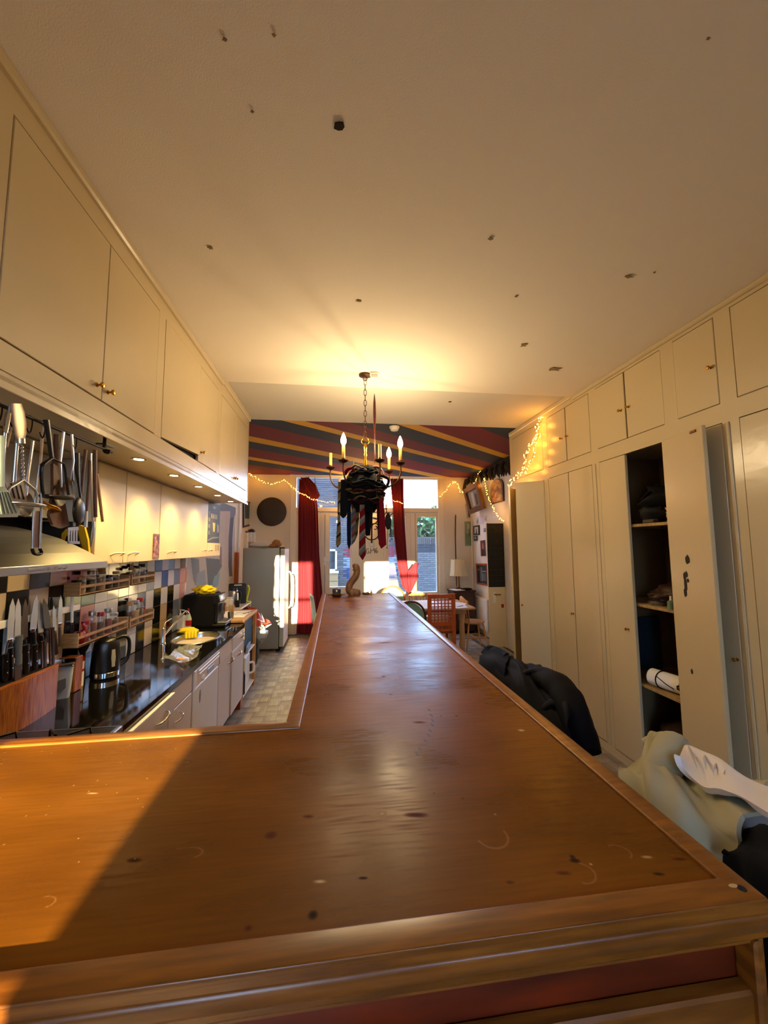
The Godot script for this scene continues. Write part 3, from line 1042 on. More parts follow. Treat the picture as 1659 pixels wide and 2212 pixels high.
	# short scratches along the far leg
	for i in 260:
		var q := V3(rng.randf_range(-0.08, 0.6), 0, rng.randf_range(-4.6, -1.5))
		blot(im, q, rng.randf_range(0.015, 0.07), 0.003, rng.randf_range(-0.12, 0.12), dark, rng.randf_range(0.15, 0.5))
		blot(rf, q, 0.05, 0.004, 0.0, Color(0.7, 0.7, 0.7), 0.5)
	var m := mat("bar_top_wood", "ffffff", 1.0)
	m.albedo_texture = ImageTexture.create_from_image(im)
	m.roughness_texture = ImageTexture.create_from_image(rf)
	m.metallic_specular = 0.22
	m.roughness_texture_channel = BaseMaterial3D.TEXTURE_CHANNEL_RED
	m.uv1_triplanar = true
	m.uv1_world_triplanar = true
	m.uv1_scale = V3(1.0 / 2.30, 1.0 / 4.15, 1.0 / 4.15)
	m.uv1_offset = V3(1.61 / 2.30, 0, 4.70 / 4.15)
	return m

func build_bar() -> void:
	var o := thing("bar_counter", "worn brown L-shaped wooden bar counter with a raised rim, filling the foreground", "bar", V3(0.0, 0, -1.0))
	# the sunk top
	var top := MB.new()
	var pl := PackedVector2Array([Vector2(-1.565, -0.60), Vector2(0.65, -0.60), Vector2(0.65, -4.64), Vector2(-0.12, -4.64), Vector2(-0.12, -1.28), Vector2(-1.565, -1.28)])
	top.at(0, 1.144, 0, 0, PI / 2).prism(pl, 0.03)
	part(o, "top", top, bar_top_material())
	# rim boards: profile across, mitred at the corners
	var rims := [
		[[V3(-1.565, 0, -0.571), V3(0.672, 0, -0.571)], [V3(-1.565, 0, -0.618), V3(0.630, 0, -0.618)]],
		[[V3(0.672, 0, -0.571), V3(0.672, 0, -4.655)], [V3(0.630, 0, -0.618), V3(0.630, 0, -4.655)]],
		[[V3(-0.152, 0, -4.655), V3(-0.152, 0, -1.305)], [V3(-0.104, 0, -4.655), V3(-0.104, 0, -1.262)]],
		[[V3(-0.152, 0, -1.305), V3(-1.565, 0, -1.305)], [V3(-0.104, 0, -1.262), V3(-1.565, 0, -1.262)]]]
	for r in rims:
		var rows := []
		var prof := [[0.0, 1.118], [0.0, 1.140], [0.012, 1.1475], [0.05, 1.150], [0.5, 1.1508], [0.90, 1.150], [0.97, 1.1485], [1.0, 1.145], [1.0, 1.12]]
		for q in prof:
			var row := PackedVector3Array()
			for e in 2:
				var a: Vector3 = r[0][e].lerp(r[1][e], q[0])
				row.append(V3(a.x, q[1], a.z))
			rows.append(row)
		part(o, "rim_board", MB.new().grid(rows), M.bar_wood)
	# moulding under the rim, all the way round the outside
	var outer := [V3(-1.565, 0, -0.571), V3(0.672, 0, -0.571), V3(0.672, 0, -4.655), V3(-0.152, 0, -4.655), V3(-0.152, 0, -1.305), V3(-1.565, 0, -1.305)]
	var inward := [V3(0, 0, -1), V3(-1, 0, -1), V3(-1, 0, 1), V3(1, 0, 1), V3(1, 0, 1), V3(0, 0, 1)]
	inward[4] = V3(1, 0, 1)
	var mold := [[0.035, 1.085], [0.004, 1.092], [0.001, 1.0965], [0.004, 1.100], [0.0015, 1.104], [-0.002, 1.112], [-0.004, 1.122], [-0.003, 1.1285], [0.001, 1.1315], [0.008, 1.1325], [0.009, 1.1375], [0.001, 1.1385], [-0.001, 1.141], [0.0, 1.146]]
	var mr := []
	for q in mold:
		var row := PackedVector3Array()
		for i in 6:
			row.append(outer[i] + inward[i] * q[0] + V3(0, q[1], 0))
		mr.append(row)
	# each run by itself so that the corners stay sharp
	for i in 5:
		var rr := []
		for row in mr:
			rr.append(PackedVector3Array([row[i], row[i + 1]]))
		part(o, "moulding", MB.new().grid(rr), M.bar_wood)
	# panelled body
	var body := MB.new()
	body.bx(-1.565, 0.0, -1.27, 0.64, 1.12, -0.605)
	body.bx(-0.118, 0.0, -4.63, 0.64, 1.12, -1.27)
	part(o, "body", body, M.bar_red)
	var st := MB.new()
	st.bx(-1.565, 1.085, -0.605, 0.655, 1.10, -0.578)
	st.bx(0.648, 0.08, -0.605, 0.668, 1.095, -0.580, 0.003)
	st.bx(-1.565, 0.955, -0.606, 0.650, 1.014, -0.580, 0.004)
	st.bx(-1.565, 0.0, -0.606, 0.668, 0.12, -0.576, 0.004)
	for x in [-0.85, -0.10]:
		st.bx(x - 0.03, 0.12, -0.606, x + 0.03, 0.955, -0.582, 0.004)
	for z in [-0.60, -1.5, -2.4, -3.3, -4.2, -4.63]:
		st.bx(0.64, 0.0, z - 0.03, 0.655, 1.09, z + 0.03, 0.004)
		if z < -1.3:
			st.bx(-0.134, 0.0, z - 0.03, -0.118, 1.09, z + 0.03, 0.004)
	st.bx(0.64, 0.0, -4.63, 0.655, 0.12, -0.6, 0.004)
	st.bx(0.64, 1.0, -4.63, 0.655, 1.09, -0.6, 0.004)
	part(o, "framing", st, M.bar_wood)
	var hole := part(o, "rim_knot_hole", MB.new().at(0.648, 1.1505, -0.592).lathe([Vector2(0, 0), Vector2(0.005, 0.0003), Vector2(0.007, 0.0003), Vector2(0.0, 0.0008)], 10), M.dark_gap)
	hole.set_meta("label", "small dark dent in the rim corner")
	part(o, "rim_chip", MB.new().at(0.640, 1.1502, -0.598).ball(Vector3.ZERO, V3(0.010, 0.001, 0.005), 9, 4), mat("bare_wood", "c7a878", 0.8))


# ---------------------------------------------------------------- kitchen units
func build_base_units() -> void:
	var xf := -0.985
	var w := thing("worktop", "glossy black stone worktop along the kitchen wall", "worktop", V3(-1.28, 0.84, -3.2))
	var wt := MB.new()
	# leave the round sink out of the slab
	var hole := PackedVector2Array()
	for i in 28:
		var a := TAU * i / 28
		hole.append(Vector2(-1.255 + 0.185 * cos(a), 3.80 + 0.235 * sin(a)))
	var half_a := PackedVector2Array([Vector2(-1.58, 1.97), Vector2(-0.97, 1.97), Vector2(-0.97, 3.80), Vector2(-1.58, 3.80)])
	var half_b := PackedVector2Array([Vector2(-1.58, 3.80), Vector2(-0.97, 3.80), Vector2(-0.97, 4.43), Vector2(-1.58, 4.43)])
	for h in [half_a, half_b]:
		for q in Geometry2D.clip_polygons(h, hole):
			wt.at(0, 0.842, 0, 0, -PI / 2).prism(q, 0.038)
	part(w, "slab", wt, M.granite)
	# units: z0, z1, how far the front stands out
	var um := [["kitchen_drawer_unit", -2.545, -1.975, "grey-beige kitchen base unit beside the stove, its top drawer a little pulled out"], ["kitchen_base_unit", -2.93, -2.55, "grey-beige kitchen base unit between the pulled-out drawer and the dishwasher"],
		["kitchen_sink_unit", -3.95, -3.56, "grey-beige base unit below the sink with its drawer hanging ajar"], ["kitchen_end_unit", -4.425, -3.955, "last grey-beige base unit next to the wooden trolley"]]
	for i in 4:
		var u: Array = um[i]
		var o := thing(u[0], u[3], "cabinet", V3(-1.28, 0, (u[1] + u[2]) / 2), "kitchen base units")
		var xo := xf + (0.012 if i == 3 else 0.0)
		part(o, "body", MB.new().bx(-1.58, 0.10, u[1], xo - 0.022, 0.838, u[2]), M.cabinet_grey)
		part(o, "plinth", MB.new().bx(-1.55, 0.0, u[1], xo - 0.08, 0.10, u[2]), M.black_matt)
		var xd := xo + (0.035 if i == 0 else 0.0)
		var dm := MB.new()
		if i == 2:
			dm.at(xo - 0.02, 0.83, u[1], 0, 0, 0.10).bx(0, -0.125, 0.004, 0.02, 0.0, u[2] - u[1] - 0.004, 0.003)
		else:
			dm.bx(xd - 0.02, 0.708, u[1] + 0.003, xd, 0.832, u[2] - 0.003, 0.003)
		var dr := part(o, "drawer", dm, M.cabinet_grey)
		if i == 0:
			part(dr, "drawer_box", MB.new().bx(-1.4, 0.72, u[1] + 0.02, xd - 0.02, 0.81, u[2] - 0.02), M.white_plastic)
			part(dr, "drawer_edge", MB.new().bx(xd - 0.022, 0.832, u[1] + 0.003, xd + 0.001, 0.836, u[2] - 0.003), M.paper)
			part(dr, "bow_handle", pull(V3(xd, 0.765, -2.36), 0.06), M.chrome)
		elif i == 3:
			part(dr, "bow_handle", pull(V3(xd, 0.79, -4.26), 0.045), M.chrome)
		elif i == 2:
			part(o, "dark_gap", MB.new().bx(xo - 0.05, 0.69, u[1] + 0.01, xo - 0.021, 0.83, u[2] - 0.01), M.dark_gap)
		var d := part(o, "door", MB.new().bx(xo - 0.02, 0.115, u[1] + 0.003, xo, 0.70, u[2] - 0.003, 0.003), M.cabinet_grey)
		part(d, "bow_handle", pull(V3(xo, 0.64, [-2.4, -2.67, -3.90, -4.16][i]), 0.05), M.chrome)
	part(get_node("kitchen_end_unit"), "side_board", MB.new().bx(-1.58, 0.1, -4.43, xf + 0.016, 0.842, -4.426), M.beech)
	part(get_node("kitchen_end_unit"), "leg", MB.new().bx(-1.04, 0.0, -4.43, -0.98, 0.12, -4.37, 0.004), M.orange_wood)
	# dishwasher
	var dw := thing("dishwasher", "white dishwasher with a slim control strip between the base units", "dishwasher", V3(-1.28, 0, -3.245))
	part(dw, "body", MB.new().bx(-1.57, 0.10, -3.55, xf - 0.025, 0.838, -2.94), M.dishwasher_white)
	part(dw, "plinth", MB.new().bx(-1.55, 0.0, -3.55, xf - 0.06, 0.10, -2.94), M.black_matt)
	part(dw, "door", MB.new().bx(xf - 0.025, 0.11, -3.547, xf + 0.002, 0.70, -2.945, 0.006), M.dishwasher_white)
	var cp := part(dw, "control_panel", MB.new().bx(xf - 0.025, 0.705, -3.547, xf + 0.006, 0.832, -2.945, 0.006), M.cabinet_grey)
	part(cp, "edge_trim", MB.new().bx(xf - 0.01, 0.70, -3.0, xf + 0.010, 0.834, -2.943, 0.006), M.white_plastic)
	part(cp, "grip_bar", MB.new().bx(xf + 0.004, 0.800, -3.53, xf + 0.016, 0.815, -3.03, 0.004).bx(xf + 0.004, 0.775, -3.53, xf + 0.013, 0.788, -3.05, 0.004), M.white_plastic)
	part(cp, "dial", MB.new().at(xf + 0.006, 0.735, -3.12, 0, 0, -PI / 2).lathe([Vector2(0.022, 0), Vector2(0.022, 0.010), Vector2(0.018, 0.014), Vector2(0, 0.014)], 18), M.white_plastic)
	part(cp, "display", MB.new().bx(xf + 0.006, 0.725, -3.40, xf + 0.008, 0.758, -3.24, 0.001), M.steel)
	part(dw, "oval_badge", MB.new().at(xf + 0.002, 0.61, -3.10, PI / 2).ball(Vector3.ZERO, V3(0.022, 0.05, 0.0015), 16, 6), M.brushed)
	# the stove at the near end
	var s := thing("gas_stove", "black gas hob with steel front edge, just behind the bar", "stove", V3(-1.27, 0, -1.66))
	part(s, "body", MB.new().bx(-1.565, 0.02, -1.965, -0.97, 0.875, -1.36, 0.004), M.white_plastic)
	part(s, "hob_plate", MB.new().bx(-1.565, 0.876, -1.967, -0.975, 0.895, -1.36, 0.004), M.black_plastic)
	part(s, "edge_strip", MB.new().bx(-0.975, 0.86, -1.967, -0.955, 0.898, -1.36, 0.004).bx(-1.565, 0.872, -1.972, -0.955, 0.896, -1.966), M.steel)
	for zz in [-1.82, -1.51]:
		for xx in [-1.42, -1.13]:
			part(s, "burner", MB.new().at(xx, 0.895, zz).lathe([Vector2(0.045, 0), Vector2(0.045, 0.010), Vector2(0.03, 0.016), Vector2(0, 0.016)], 18), M.black_matt)
			var gr := MB.new()
			for k in 4:
				var a := k * PI / 2 + 0.78
				gr.tube([V3(xx + cos(a) * 0.03, 0.925, zz + sin(a) * 0.03), V3(xx + cos(a) * 0.11, 0.925, zz + sin(a) * 0.11), V3(xx + cos(a) * 0.115, 0.895, zz + sin(a) * 0.115)], 0.005, 6)
			part(s, "pan_support", gr, M.iron)

# a chrome pull bowed out from a face that looks along +x
func pull(p: Vector3, half: float) -> MB:
	return MB.new().tube(smooth([p + V3(0, -0.014, half), p + V3(0.016, -0.012, half * 0.8), p + V3(0.030, -0.006, half * 0.2), p + V3(0.030, 0.006, -half * 0.5), p + V3(0.014, 0.012, -half * 0.9), p + V3(0, 0.012, -half)], 4), 0.0065, 8)


func build_tiles() -> void:
	var wall := get_node("wall_chimney")
	struct("trim_6", MB.new().bx(-1.60, 0.86, -4.40, -1.578, 1.63, -1.0), M.grout)
	var cols := {"K": "11110f", "G": "3a3c3e", "C": "c9b79c", "W": "cfcbc4", "P": "e9ecdc", "T": "bda178", "D": "27241a", "N": "5e6a6c", "S": "44506a", "B": "20346e", "L": "7d93b4", "R": "9c2430", "I": "c98f86", "M": "4a262c", "Y": "8f9294", "E": "6f7a92", "F": "3b3f2a"}
	for k in cols:
		var m := mat("tile_" + k, cols[k], 0.12)
		if k == "P":
			m.roughness = 0.06
	# rows from the worktop up; each from k = 5 (far) to k = -19 (near)
	var rows := [
		"EKYKTDCKWFTWKCKTKCKCKCKCK",
		"RYEKTKCKWFTTCKTKCKWKCKCKC",
		"WIWKWKWSWKWWIKTKWKWKWKWKW",
		"RIEWBWYWPPPWNTKCKCKCKCKCK",
		"WMWLWSWKWKWKWKCGCKCKCKCKC"]
	for r in 5:
		for i in 25:
			var k := 5 - i
			var z1 := -3.645 - 0.1405 * k
			var z0 := z1 - 0.1405
			if z0 < -4.39:
				z0 = -4.39
			var y0 := 0.884 + 0.152 * r
			var y1 := minf(y0 + 0.149, 1.61)
			var key: String = rows[r][i]
			part(wall, "tile", MB.new().bx(-1.578, y0, z0 + 0.0015, -1.570 + 0.0006 * ((i * 7 + r * 3) % 3), y1, z1 - 0.0015, 0.0015), M["tile_" + key])
	# steel splash strip behind the stove end stays plain


func build_floor_blocks() -> void:
	var fl := get_node("floor")
	var tones := ["a39a8e", "b3aa9e", "958c82", "bfb5a6", "a09a96", "aa9d8a"]
	var mats := []
	for i in tones.size():
		var m := mat("parquet_%d" % i, tones[i], 0.45)
		m.vertex_color_use_as_albedo = true
		mats.append(m)
	var meshes := []
	for t in 2:
		for vv in 2:
			var m := MB.new()
			for k in 5:
				var a := -0.062 + k * 0.0248
				var sh: float = [0.55, 0.85, 0.68, 0.95, 0.75, 0.62, 0.9][(k * 2 + vv * 3 + t) % 7]
				m.tint = Color(sh, sh * 0.97, sh * 0.93)
				var hh := 0.004 + 0.0008 * ((k * 3 + vv * 2) % 3)
				if t == 0:
					m.bx(-0.0615, 0, a + 0.001, 0.0615, hh, a + 0.0238)
				else:
					m.bx(a + 0.001, 0, -0.0615, a + 0.0238, hh, 0.0615)
			meshes.append(m.mesh())
	var rng := RandomNumberGenerator.new()
	rng.seed = 15
	var count := 0
	for area in [[-0.96, -0.20, -7.60, -4.30], [1.72, 2.50, -6.95, -5.60]]:
		var ix := 0
		var x: float = area[0] + 0.062
		while x < area[1]:
			var iz := 0
			var z: float = area[3] - 0.062
			while z > area[2]:
				var keep := true
				if area[0] < 0 and z < -6.6 and x < -0.78:
					keep = false
				if keep and count < 300:
					var o := part(fl, "parquet_block", meshes[((ix + iz) % 2) * 2 + rng.randi() % 2], mats[rng.randi() % mats.size()])
					o.position = V3(x, 0, z)
					count += 1
				iz += 1
				z -= 0.125
			ix += 1
			x += 0.125
	# the rest of the parquet as one mass
	var mm := MultiMesh.new()
	mm.transform_format = MultiMesh.TRANSFORM_3D
	mm.mesh = meshes[0]
	var ts := []
	for i in 37:
		for j in 72:
			var x := -1.64 + i * 0.125
			var z := -7.75 + j * 0.125
			var taken_up: bool = (x > -1.0 and x < -0.14 and z < -4.25) or (x > 1.66 and x < 2.56 and z < -5.5 and z > -7.05)
			if not taken_up and x < 2.8:
				ts.append(Transform3D(Basis(Vector3.UP, PI / 2 * ((i + j) % 2)), V3(x, -0.0005, z)))
	mm.instance_count = ts.size()
	for i in ts.size():
		mm.set_instance_transform(i, ts[i])
	mm.mesh.surface_set_material(0, mats[0])
	var mi := MultiMeshInstance3D.new()
	mi.name = "parquet_rest"
	mi.multimesh = mm
	mi.material_override = mats[0]
	mi.set_meta("kind", "stuff")
	fl.add_child(mi, true)

# ---------------------------------------------------------------- chandelier and what hangs from it
func candle_bulb(parent: Node3D, p: Vector3, lit: bool, k := 1.0) -> void:
	var b := MB.new().at(p.x, p.y, p.z).lathe([Vector2(0, 0), Vector2(0.009, 0.0), Vector2(0.015, 0.012), Vector2(0.0175, 0.026), Vector2(0.014, 0.044), Vector2(0.008, 0.060), Vector2(0.003, 0.072), Vector2(0, 0.076)].map(func(q): return q * k), 14)
	part(parent, "bulb", b, M.bulb_glow if lit else M.jar_glass)

func build_chandelier() -> void:
	var cx := 0.238
	var cz := -3.05
	var o := thing("chandelier", "dark bronze candle chandelier on a chain, three of its bulbs lit, wrapped in neckties", "chandelier", V3(cx, 2.2, cz))
	part(o, "ceiling_hook", MB.new().at(cx, 3.106, cz).lathe([Vector2(0, -0.022), Vector2(0.02, -0.020), Vector2(0.05, -0.012), Vector2(0.052, 0.0), Vector2(0, 0)], 16).tube(arc(V3(0, -0.035, 0), 0.016, 1.4, -3.6, 10), 0.004, 6), M.bronze)
	var y := 3.068
	var i := 0
	while y > 2.60:
		var pts := []
		for k in 14:
			var a := TAU * k / 14
			var q := V3(cos(a) * 0.010, sin(a) * 0.017 + signf(sin(a)) * 0.009, 0)
			pts.append(V3(cx + (q.x if i % 2 == 0 else 0.0), y - 0.026 + q.y, cz + (q.x if i % 2 else 0.0)))
		part(o, "chain_link", MB.new().tube(pts, 0.0028, 6, true), M.bronze)
		y -= 0.044
		i += 1
	part(o, "top_ring", MB.new().at(cx, 2.550, cz).tube(arc(Vector3.ZERO, 0.030, 0, TAU * 23 / 24, 23), 0.0042, 8, true), M.brass)
	part(o, "stem", MB.new().at(cx, 0, cz).lathe([Vector2(0, 2.20), Vector2(0.012, 2.20), Vector2(0.013, 2.38), Vector2(0.010, 2.42), Vector2(0.016, 2.435), Vector2(0.010, 2.45), Vector2(0.014, 2.48), Vector2(0.016, 2.50), Vector2(0.008, 2.52), Vector2(0.004, 2.535), Vector2(0, 2.536)], 14), M.brass)
	part(o, "hub", MB.new().at(cx, 0, cz).lathe([Vector2(0, 2.09), Vector2(0.012, 2.10), Vector2(0.035, 2.14), Vector2(0.05, 2.18), Vector2(0.03, 2.24), Vector2(0.013, 2.28), Vector2(0, 2.28)], 16), M.bronze)
	var pans := [[Vector3(0.061, 2.350, -2.959), true, 0.0], [Vector3(-0.041, 2.350, -3.240), false, 0.0], [Vector3(0.340, 2.350, -2.916), false, 0.0], [Vector3(0.474, 2.350, -3.359), true, 0.0], [Vector3(0.516, 2.350, -3.002), true, 0.0]]
	for q in pans:
		var p: Vector3 = q[0]
		var d := V3(p.x - cx, 0, p.z - cz)
		var e := d.normalized()
		var r := d.length()
		var c := V3(cx, 0, cz)
		var arm := part(o, "arm", MB.new().tube(smooth([c + e * 0.03 + V3(0, 2.20, 0), c + e * r * 0.45 + V3(0, 2.165, 0), c + e * r * 0.85 + V3(0, 2.20, 0), c + e * r * 1.0 + V3(0, 2.28, 0), c + e * r + V3(0, 2.345, 0)], 5), [0.007, 0.007, 0.007, 0.007, 0.007, 0.007, 0.007, 0.007, 0.007, 0.007, 0.007, 0.007, 0.007, 0.007, 0.007, 0.006, 0.006, 0.006, 0.006, 0.006, 0.006], 8), M.bronze)
		part(arm, "drip_pan", MB.new().at(p.x, 0, p.z).lathe([Vector2(0, 2.342), Vector2(0.010, 2.342), Vector2(0.032, 2.353), Vector2(0.041, 2.366), Vector2(0.0395, 2.367), Vector2(0.03, 2.357), Vector2(0.010, 2.352), Vector2(0.012, 2.372), Vector2(0.016, 2.374), Vector2(0.013, 2.385), Vector2(0, 2.385)], 18), M.bronze)
		part(arm, "candle", MB.new().at(p.x, 0, p.z).lathe([Vector2(0, 2.384), Vector2(0.0125, 2.384), Vector2(0.0125, 2.488), Vector2(0.010, 2.491), Vector2(0, 2.491)], 14), mat("candle_sleeve", "c89a42", 0.5) if not M.has("candle_sleeve") else M.candle_sleeve)
		if q[1]:
			candle_bulb(arm, p + V3(0, 0.139, 0), true, 1.3)
			lamp("candle_light", p + V3(0, 0.170, 0), Color(1.0, 0.87, 0.66), 0.25, 0.016)
	build_ties(cx, cz)
	# small white box on the ceiling with a thread and a dark spindle
	var bp := Vector3(0.309, 3.100, -3.017)
	var wb := thing("ceiling_sensor", "small white plastic box on the ceiling beside the chandelier hook", "sensor", V3(bp.x, 3.106, bp.z))
	part(wb, "body", MB.new().bx(bp.x - 0.035, 3.09, bp.z - 0.03, bp.x + 0.035, 3.106, bp.z + 0.03, 0.004), M.white_plastic)
	part(wb, "cap", MB.new().bx(bp.x - 0.028, 3.062, bp.z - 0.002, bp.x + 0.028, 3.09, bp.z + 0.022, 0.004), M.white_plastic)
	var sp := thing("hanging_spindle", "thin dark red pointed spindle hanging on a thread beside the chandelier chain", "ornament", V3(bp.x, 3.06, bp.z))
	part(sp, "thread", MB.new().tube([V3(bp.x, 3.064, bp.z), V3(bp.x + 0.002, 2.93, bp.z)], 0.001, 5), M.white_plastic)
	part(sp, "spindle", MB.new().at(bp.x + 0.002, 0, bp.z).lathe([Vector2(0, 2.36), Vector2(0.004, 2.37), Vector2(0.0045, 2.62), Vector2(0.009, 2.68), Vector2(0.0125, 2.76), Vector2(0.010, 2.86), Vector2(0.004, 2.92), Vector2(0, 2.94)], 10), skin(mat("spindle_red", "ffffff", 0.4), noise_img(64, 64, 0.05, 0.2, Color("2d0f0a"), Color("6a2212"), 41), 8.0))
	# smoke detector on the painted ceiling
	var sd := Vector3(0.709, 3.148, -4.528)
	var de := thing("smoke_detector", "round white smoke detector on the striped ceiling", "detector", V3(sd.x, 3.15, sd.z))
	part(de, "base", MB.new().at(sd.x, 3.148, sd.z).lathe([Vector2(0, -0.02), Vector2(0.058, -0.02), Vector2(0.062, -0.008), Vector2(0.062, 0), Vector2(0, 0)], 20), M.white_plastic)
	part(de, "cover", MB.new().at(sd.x, 3.128, sd.z).lathe([Vector2(0, -0.032), Vector2(0.03, -0.031), Vector2(0.046, -0.024), Vector2(0.05, -0.004), Vector2(0.05, 0), Vector2(0, 0)], 20), M.white_plastic)

func stripes_img(cols: Array, n: int, slant: int, dots := false) -> Image:
	var im := Image.create(n, n, false, Image.FORMAT_RGB8)
	for y in n:
		for x in n:
			var k := int(float((x * slant + y) % n) / n * cols.size())
			im.set_pixel(x, y, Color(cols[k]))
			if dots and (x % 32) in range(12, 17) and (y % 32) in range(12, 17):
				im.set_pixel(x, y, Color("20304a"))
	return im

func necktie(pts: Array, m: Material, label: String, th := 0.010, zb := 0.0) -> void:
	var c := V3(0, 0, 0)
	var pl := PackedVector2Array()
	for p in pts:
		pl.append(Vector2(p.x, p.y))
		c += p / pts.size()
	var top: float = -9.0
	for p in pts:
		top = maxf(top, p.y)
	var mb := MB.new().at(0, 0, c.z + zb - th / 2)
	mb.prism(pl, th)
	solo("necktie", mb, m, label, "necktie", "neckties tied to the chandelier", V3(c.x, top, c.z + zb))

func build_ties(cx: float, cz: float) -> void:
	var tan_m := skin(mat("tie_tan", "ffffff", 0.7), stripes_img(["6d5c34", "6d5c34", "806e42", "1c1814"], 64, 1), 12.0)
	var plaid := skin(mat("tie_plaid", "ffffff", 0.7), stripes_img(["6d4038", "8d7a60", "565c68", "85584c"], 64, 1), 9.0)
	var redw := skin(mat("tie_red_white", "ffffff", 0.7), stripes_img(["700f14", "700f14", "7f7870", "6a645c"], 128, 1, true), 9.0)
	var tanb := skin(mat("tie_tan_brown", "ffffff", 0.7), stripes_img(["7c683e", "7c683e", "281c12", "685732"], 64, 1), 10.0)
	var red := skin(mat("tie_red", "ffffff", 0.65), noise_img(64, 64, 0.5, 0.5, Color("5c0812"), Color("8c1422"), 51), 10.0)
	var dark := skin(mat("tie_dark", "ffffff", 0.7), noise_img(64, 64, 0.4, 0.4, Color("06070a"), Color("1c1f24"), 52), 10.0)
	var navy := mat("tie_navy", "0b1220", 0.6)
	var wine := mat("tie_wine", "3d1418", 0.7)
	for m in [dark, navy, wine, tan_m, plaid, redw, red]:
		m.metallic_specular = 0.2
	necktie([Vector3(0.020, 2.196, -2.950), Vector3(0.043, 2.196, -2.950), Vector3(0.032, 1.951, -2.950), Vector3(0.016, 1.951, -2.950)], tan_m, "narrow tan striped strip at the far left of the hanging ties", 0.008)
	necktie([Vector3(0.020, 1.958, -2.930), Vector3(0.034, 1.958, -2.930), Vector3(0.042, 1.848, -2.930), Vector3(0.042, 1.726, -2.930), Vector3(0.017, 1.691, -2.930), Vector3(0.005, 1.712, -2.930), Vector3(0.014, 1.865, -2.930)], tan_m, "tan tie with dark slanted stripes, its pointed tip hanging lowest at the left", 0.009)
	necktie([Vector3(0.041, 2.215, -2.980), Vector3(0.102, 2.216, -2.980), Vector3(0.093, 1.997, -2.980), Vector3(0.088, 1.941, -2.980), Vector3(0.061, 1.916, -2.980), Vector3(0.036, 1.941, -2.980), Vector3(0.036, 2.023, -2.980)], dark, "broad dark dotted tie with rounded tip, second from the left", 0.012)
	necktie([Vector3(0.096, 2.219, -3.000), Vector3(0.122, 2.219, -3.000), Vector3(0.122, 1.860, -3.000), Vector3(0.122, 1.720, -3.000), Vector3(0.107, 1.675, -3.000), Vector3(0.092, 1.718, -3.000), Vector3(0.089, 1.869, -3.000)], navy, "long black-blue tie with sharp tip beside the plaid tie", 0.010)
	necktie([Vector3(0.126, 2.140, -3.030), Vector3(0.163, 2.140, -3.030), Vector3(0.159, 1.897, -3.030), Vector3(0.156, 1.744, -3.030), Vector3(0.126, 1.709, -3.030), Vector3(0.124, 1.897, -3.030)], plaid, "pink and blue-grey plaid tie in the middle of the bunch", 0.010)
	necktie([Vector3(0.158, 2.144, -3.060), Vector3(0.194, 2.136, -3.060), Vector3(0.187, 1.899, -3.060), Vector3(0.176, 1.792, -3.060), Vector3(0.158, 1.748, -3.060), Vector3(0.151, 1.775, -3.060), Vector3(0.156, 1.943, -3.060)], tanb, "tan tie with brown bands, half hidden by the plaid tie", 0.009)
	necktie([Vector3(0.186, 2.019, -2.940), Vector3(0.222, 2.020, -2.940), Vector3(0.227, 1.848, -2.940), Vector3(0.232, 1.640, -2.940), Vector3(0.207, 1.596, -2.940), Vector3(0.178, 1.637, -2.940), Vector3(0.182, 1.848, -2.940)], redw, "red and silver striped tie reaching furthest down", 0.011)
	necktie([Vector3(0.234, 2.046, -3.100), Vector3(0.291, 2.074, -3.100), Vector3(0.286, 1.856, -3.100), Vector3(0.279, 1.789, -3.100), Vector3(0.247, 1.784, -3.100), Vector3(0.237, 1.811, -3.100)], navy, "navy tie hanging just right of the red striped tie", 0.012)
	necktie([Vector3(0.339, 2.075, -2.960), Vector3(0.372, 2.075, -2.960), Vector3(0.384, 1.892, -2.960), Vector3(0.391, 1.713, -2.960), Vector3(0.352, 1.682, -2.960), Vector3(0.332, 1.720, -2.960), Vector3(0.338, 1.892, -2.960)], red, "plain red tie with fine pattern, right side of the bunch", 0.011)
	necktie([Vector3(0.321, 2.101, -2.990), Vector3(0.349, 2.101, -2.990), Vector3(0.346, 1.851, -2.990), Vector3(0.338, 1.738, -2.990), Vector3(0.330, 1.764, -2.990), Vector3(0.324, 1.938, -2.990)], wine, "dark wine tie showing behind the plain red one", 0.009)
	# a black pouch with two cords
	var po := thing("drawstring_pouch", "small black drawstring pouch with hanging cords, far right of the ties", "pouch", Vector3(0.417, 1.950, -3.020))
	var pc := Vector3(0.416, 1.896, -3.020)
	part(po, "bag", MB.new().at(pc.x, pc.y, pc.z).lathe([Vector2(0, -0.066), Vector2(0.014, -0.058), Vector2(0.024, -0.03), Vector2(0.025, 0.01), Vector2(0.020, 0.045), Vector2(0.010, 0.06), Vector2(0.016, 0.07), Vector2(0, 0.07)], 14, 0.5), mat("pouch_black", "16181a", 0.85))
	for q in [[Vector3(0.410, 1.838, -3.010), Vector3(0.408, 1.764, -3.010), Vector3(0.403, 1.688, -3.010)], [Vector3(0.432, 1.852, -3.010), Vector3(0.431, 1.781, -3.010), Vector3(0.426, 1.742, -3.010)], [Vector3(0.433, 1.851, -3.000), Vector3(0.435, 1.785, -3.000), Vector3(0.442, 1.755, -3.000)]]:
		var c := part(po, "cord", MB.new().tube(q, 0.0016, 5), M.black_matt)
		part(c, "bead", MB.new().ball(q[2], V3(0.004, 0.006, 0.004), 8, 6), M.black_matt)
	# the bundle wound round the hub
	var rng := RandomNumberGenerator.new()
	rng.seed = 77
	var cen := V3(0.230, 2.20, cz)
	var rolls := [dark, navy, tan_m, dark, M.black_matt, wine, dark, tanb, navy, dark, dark, tan_m, navy, dark, wine, dark, tan_m, dark, navy, tanb, dark, plaid, dark, tan_m]
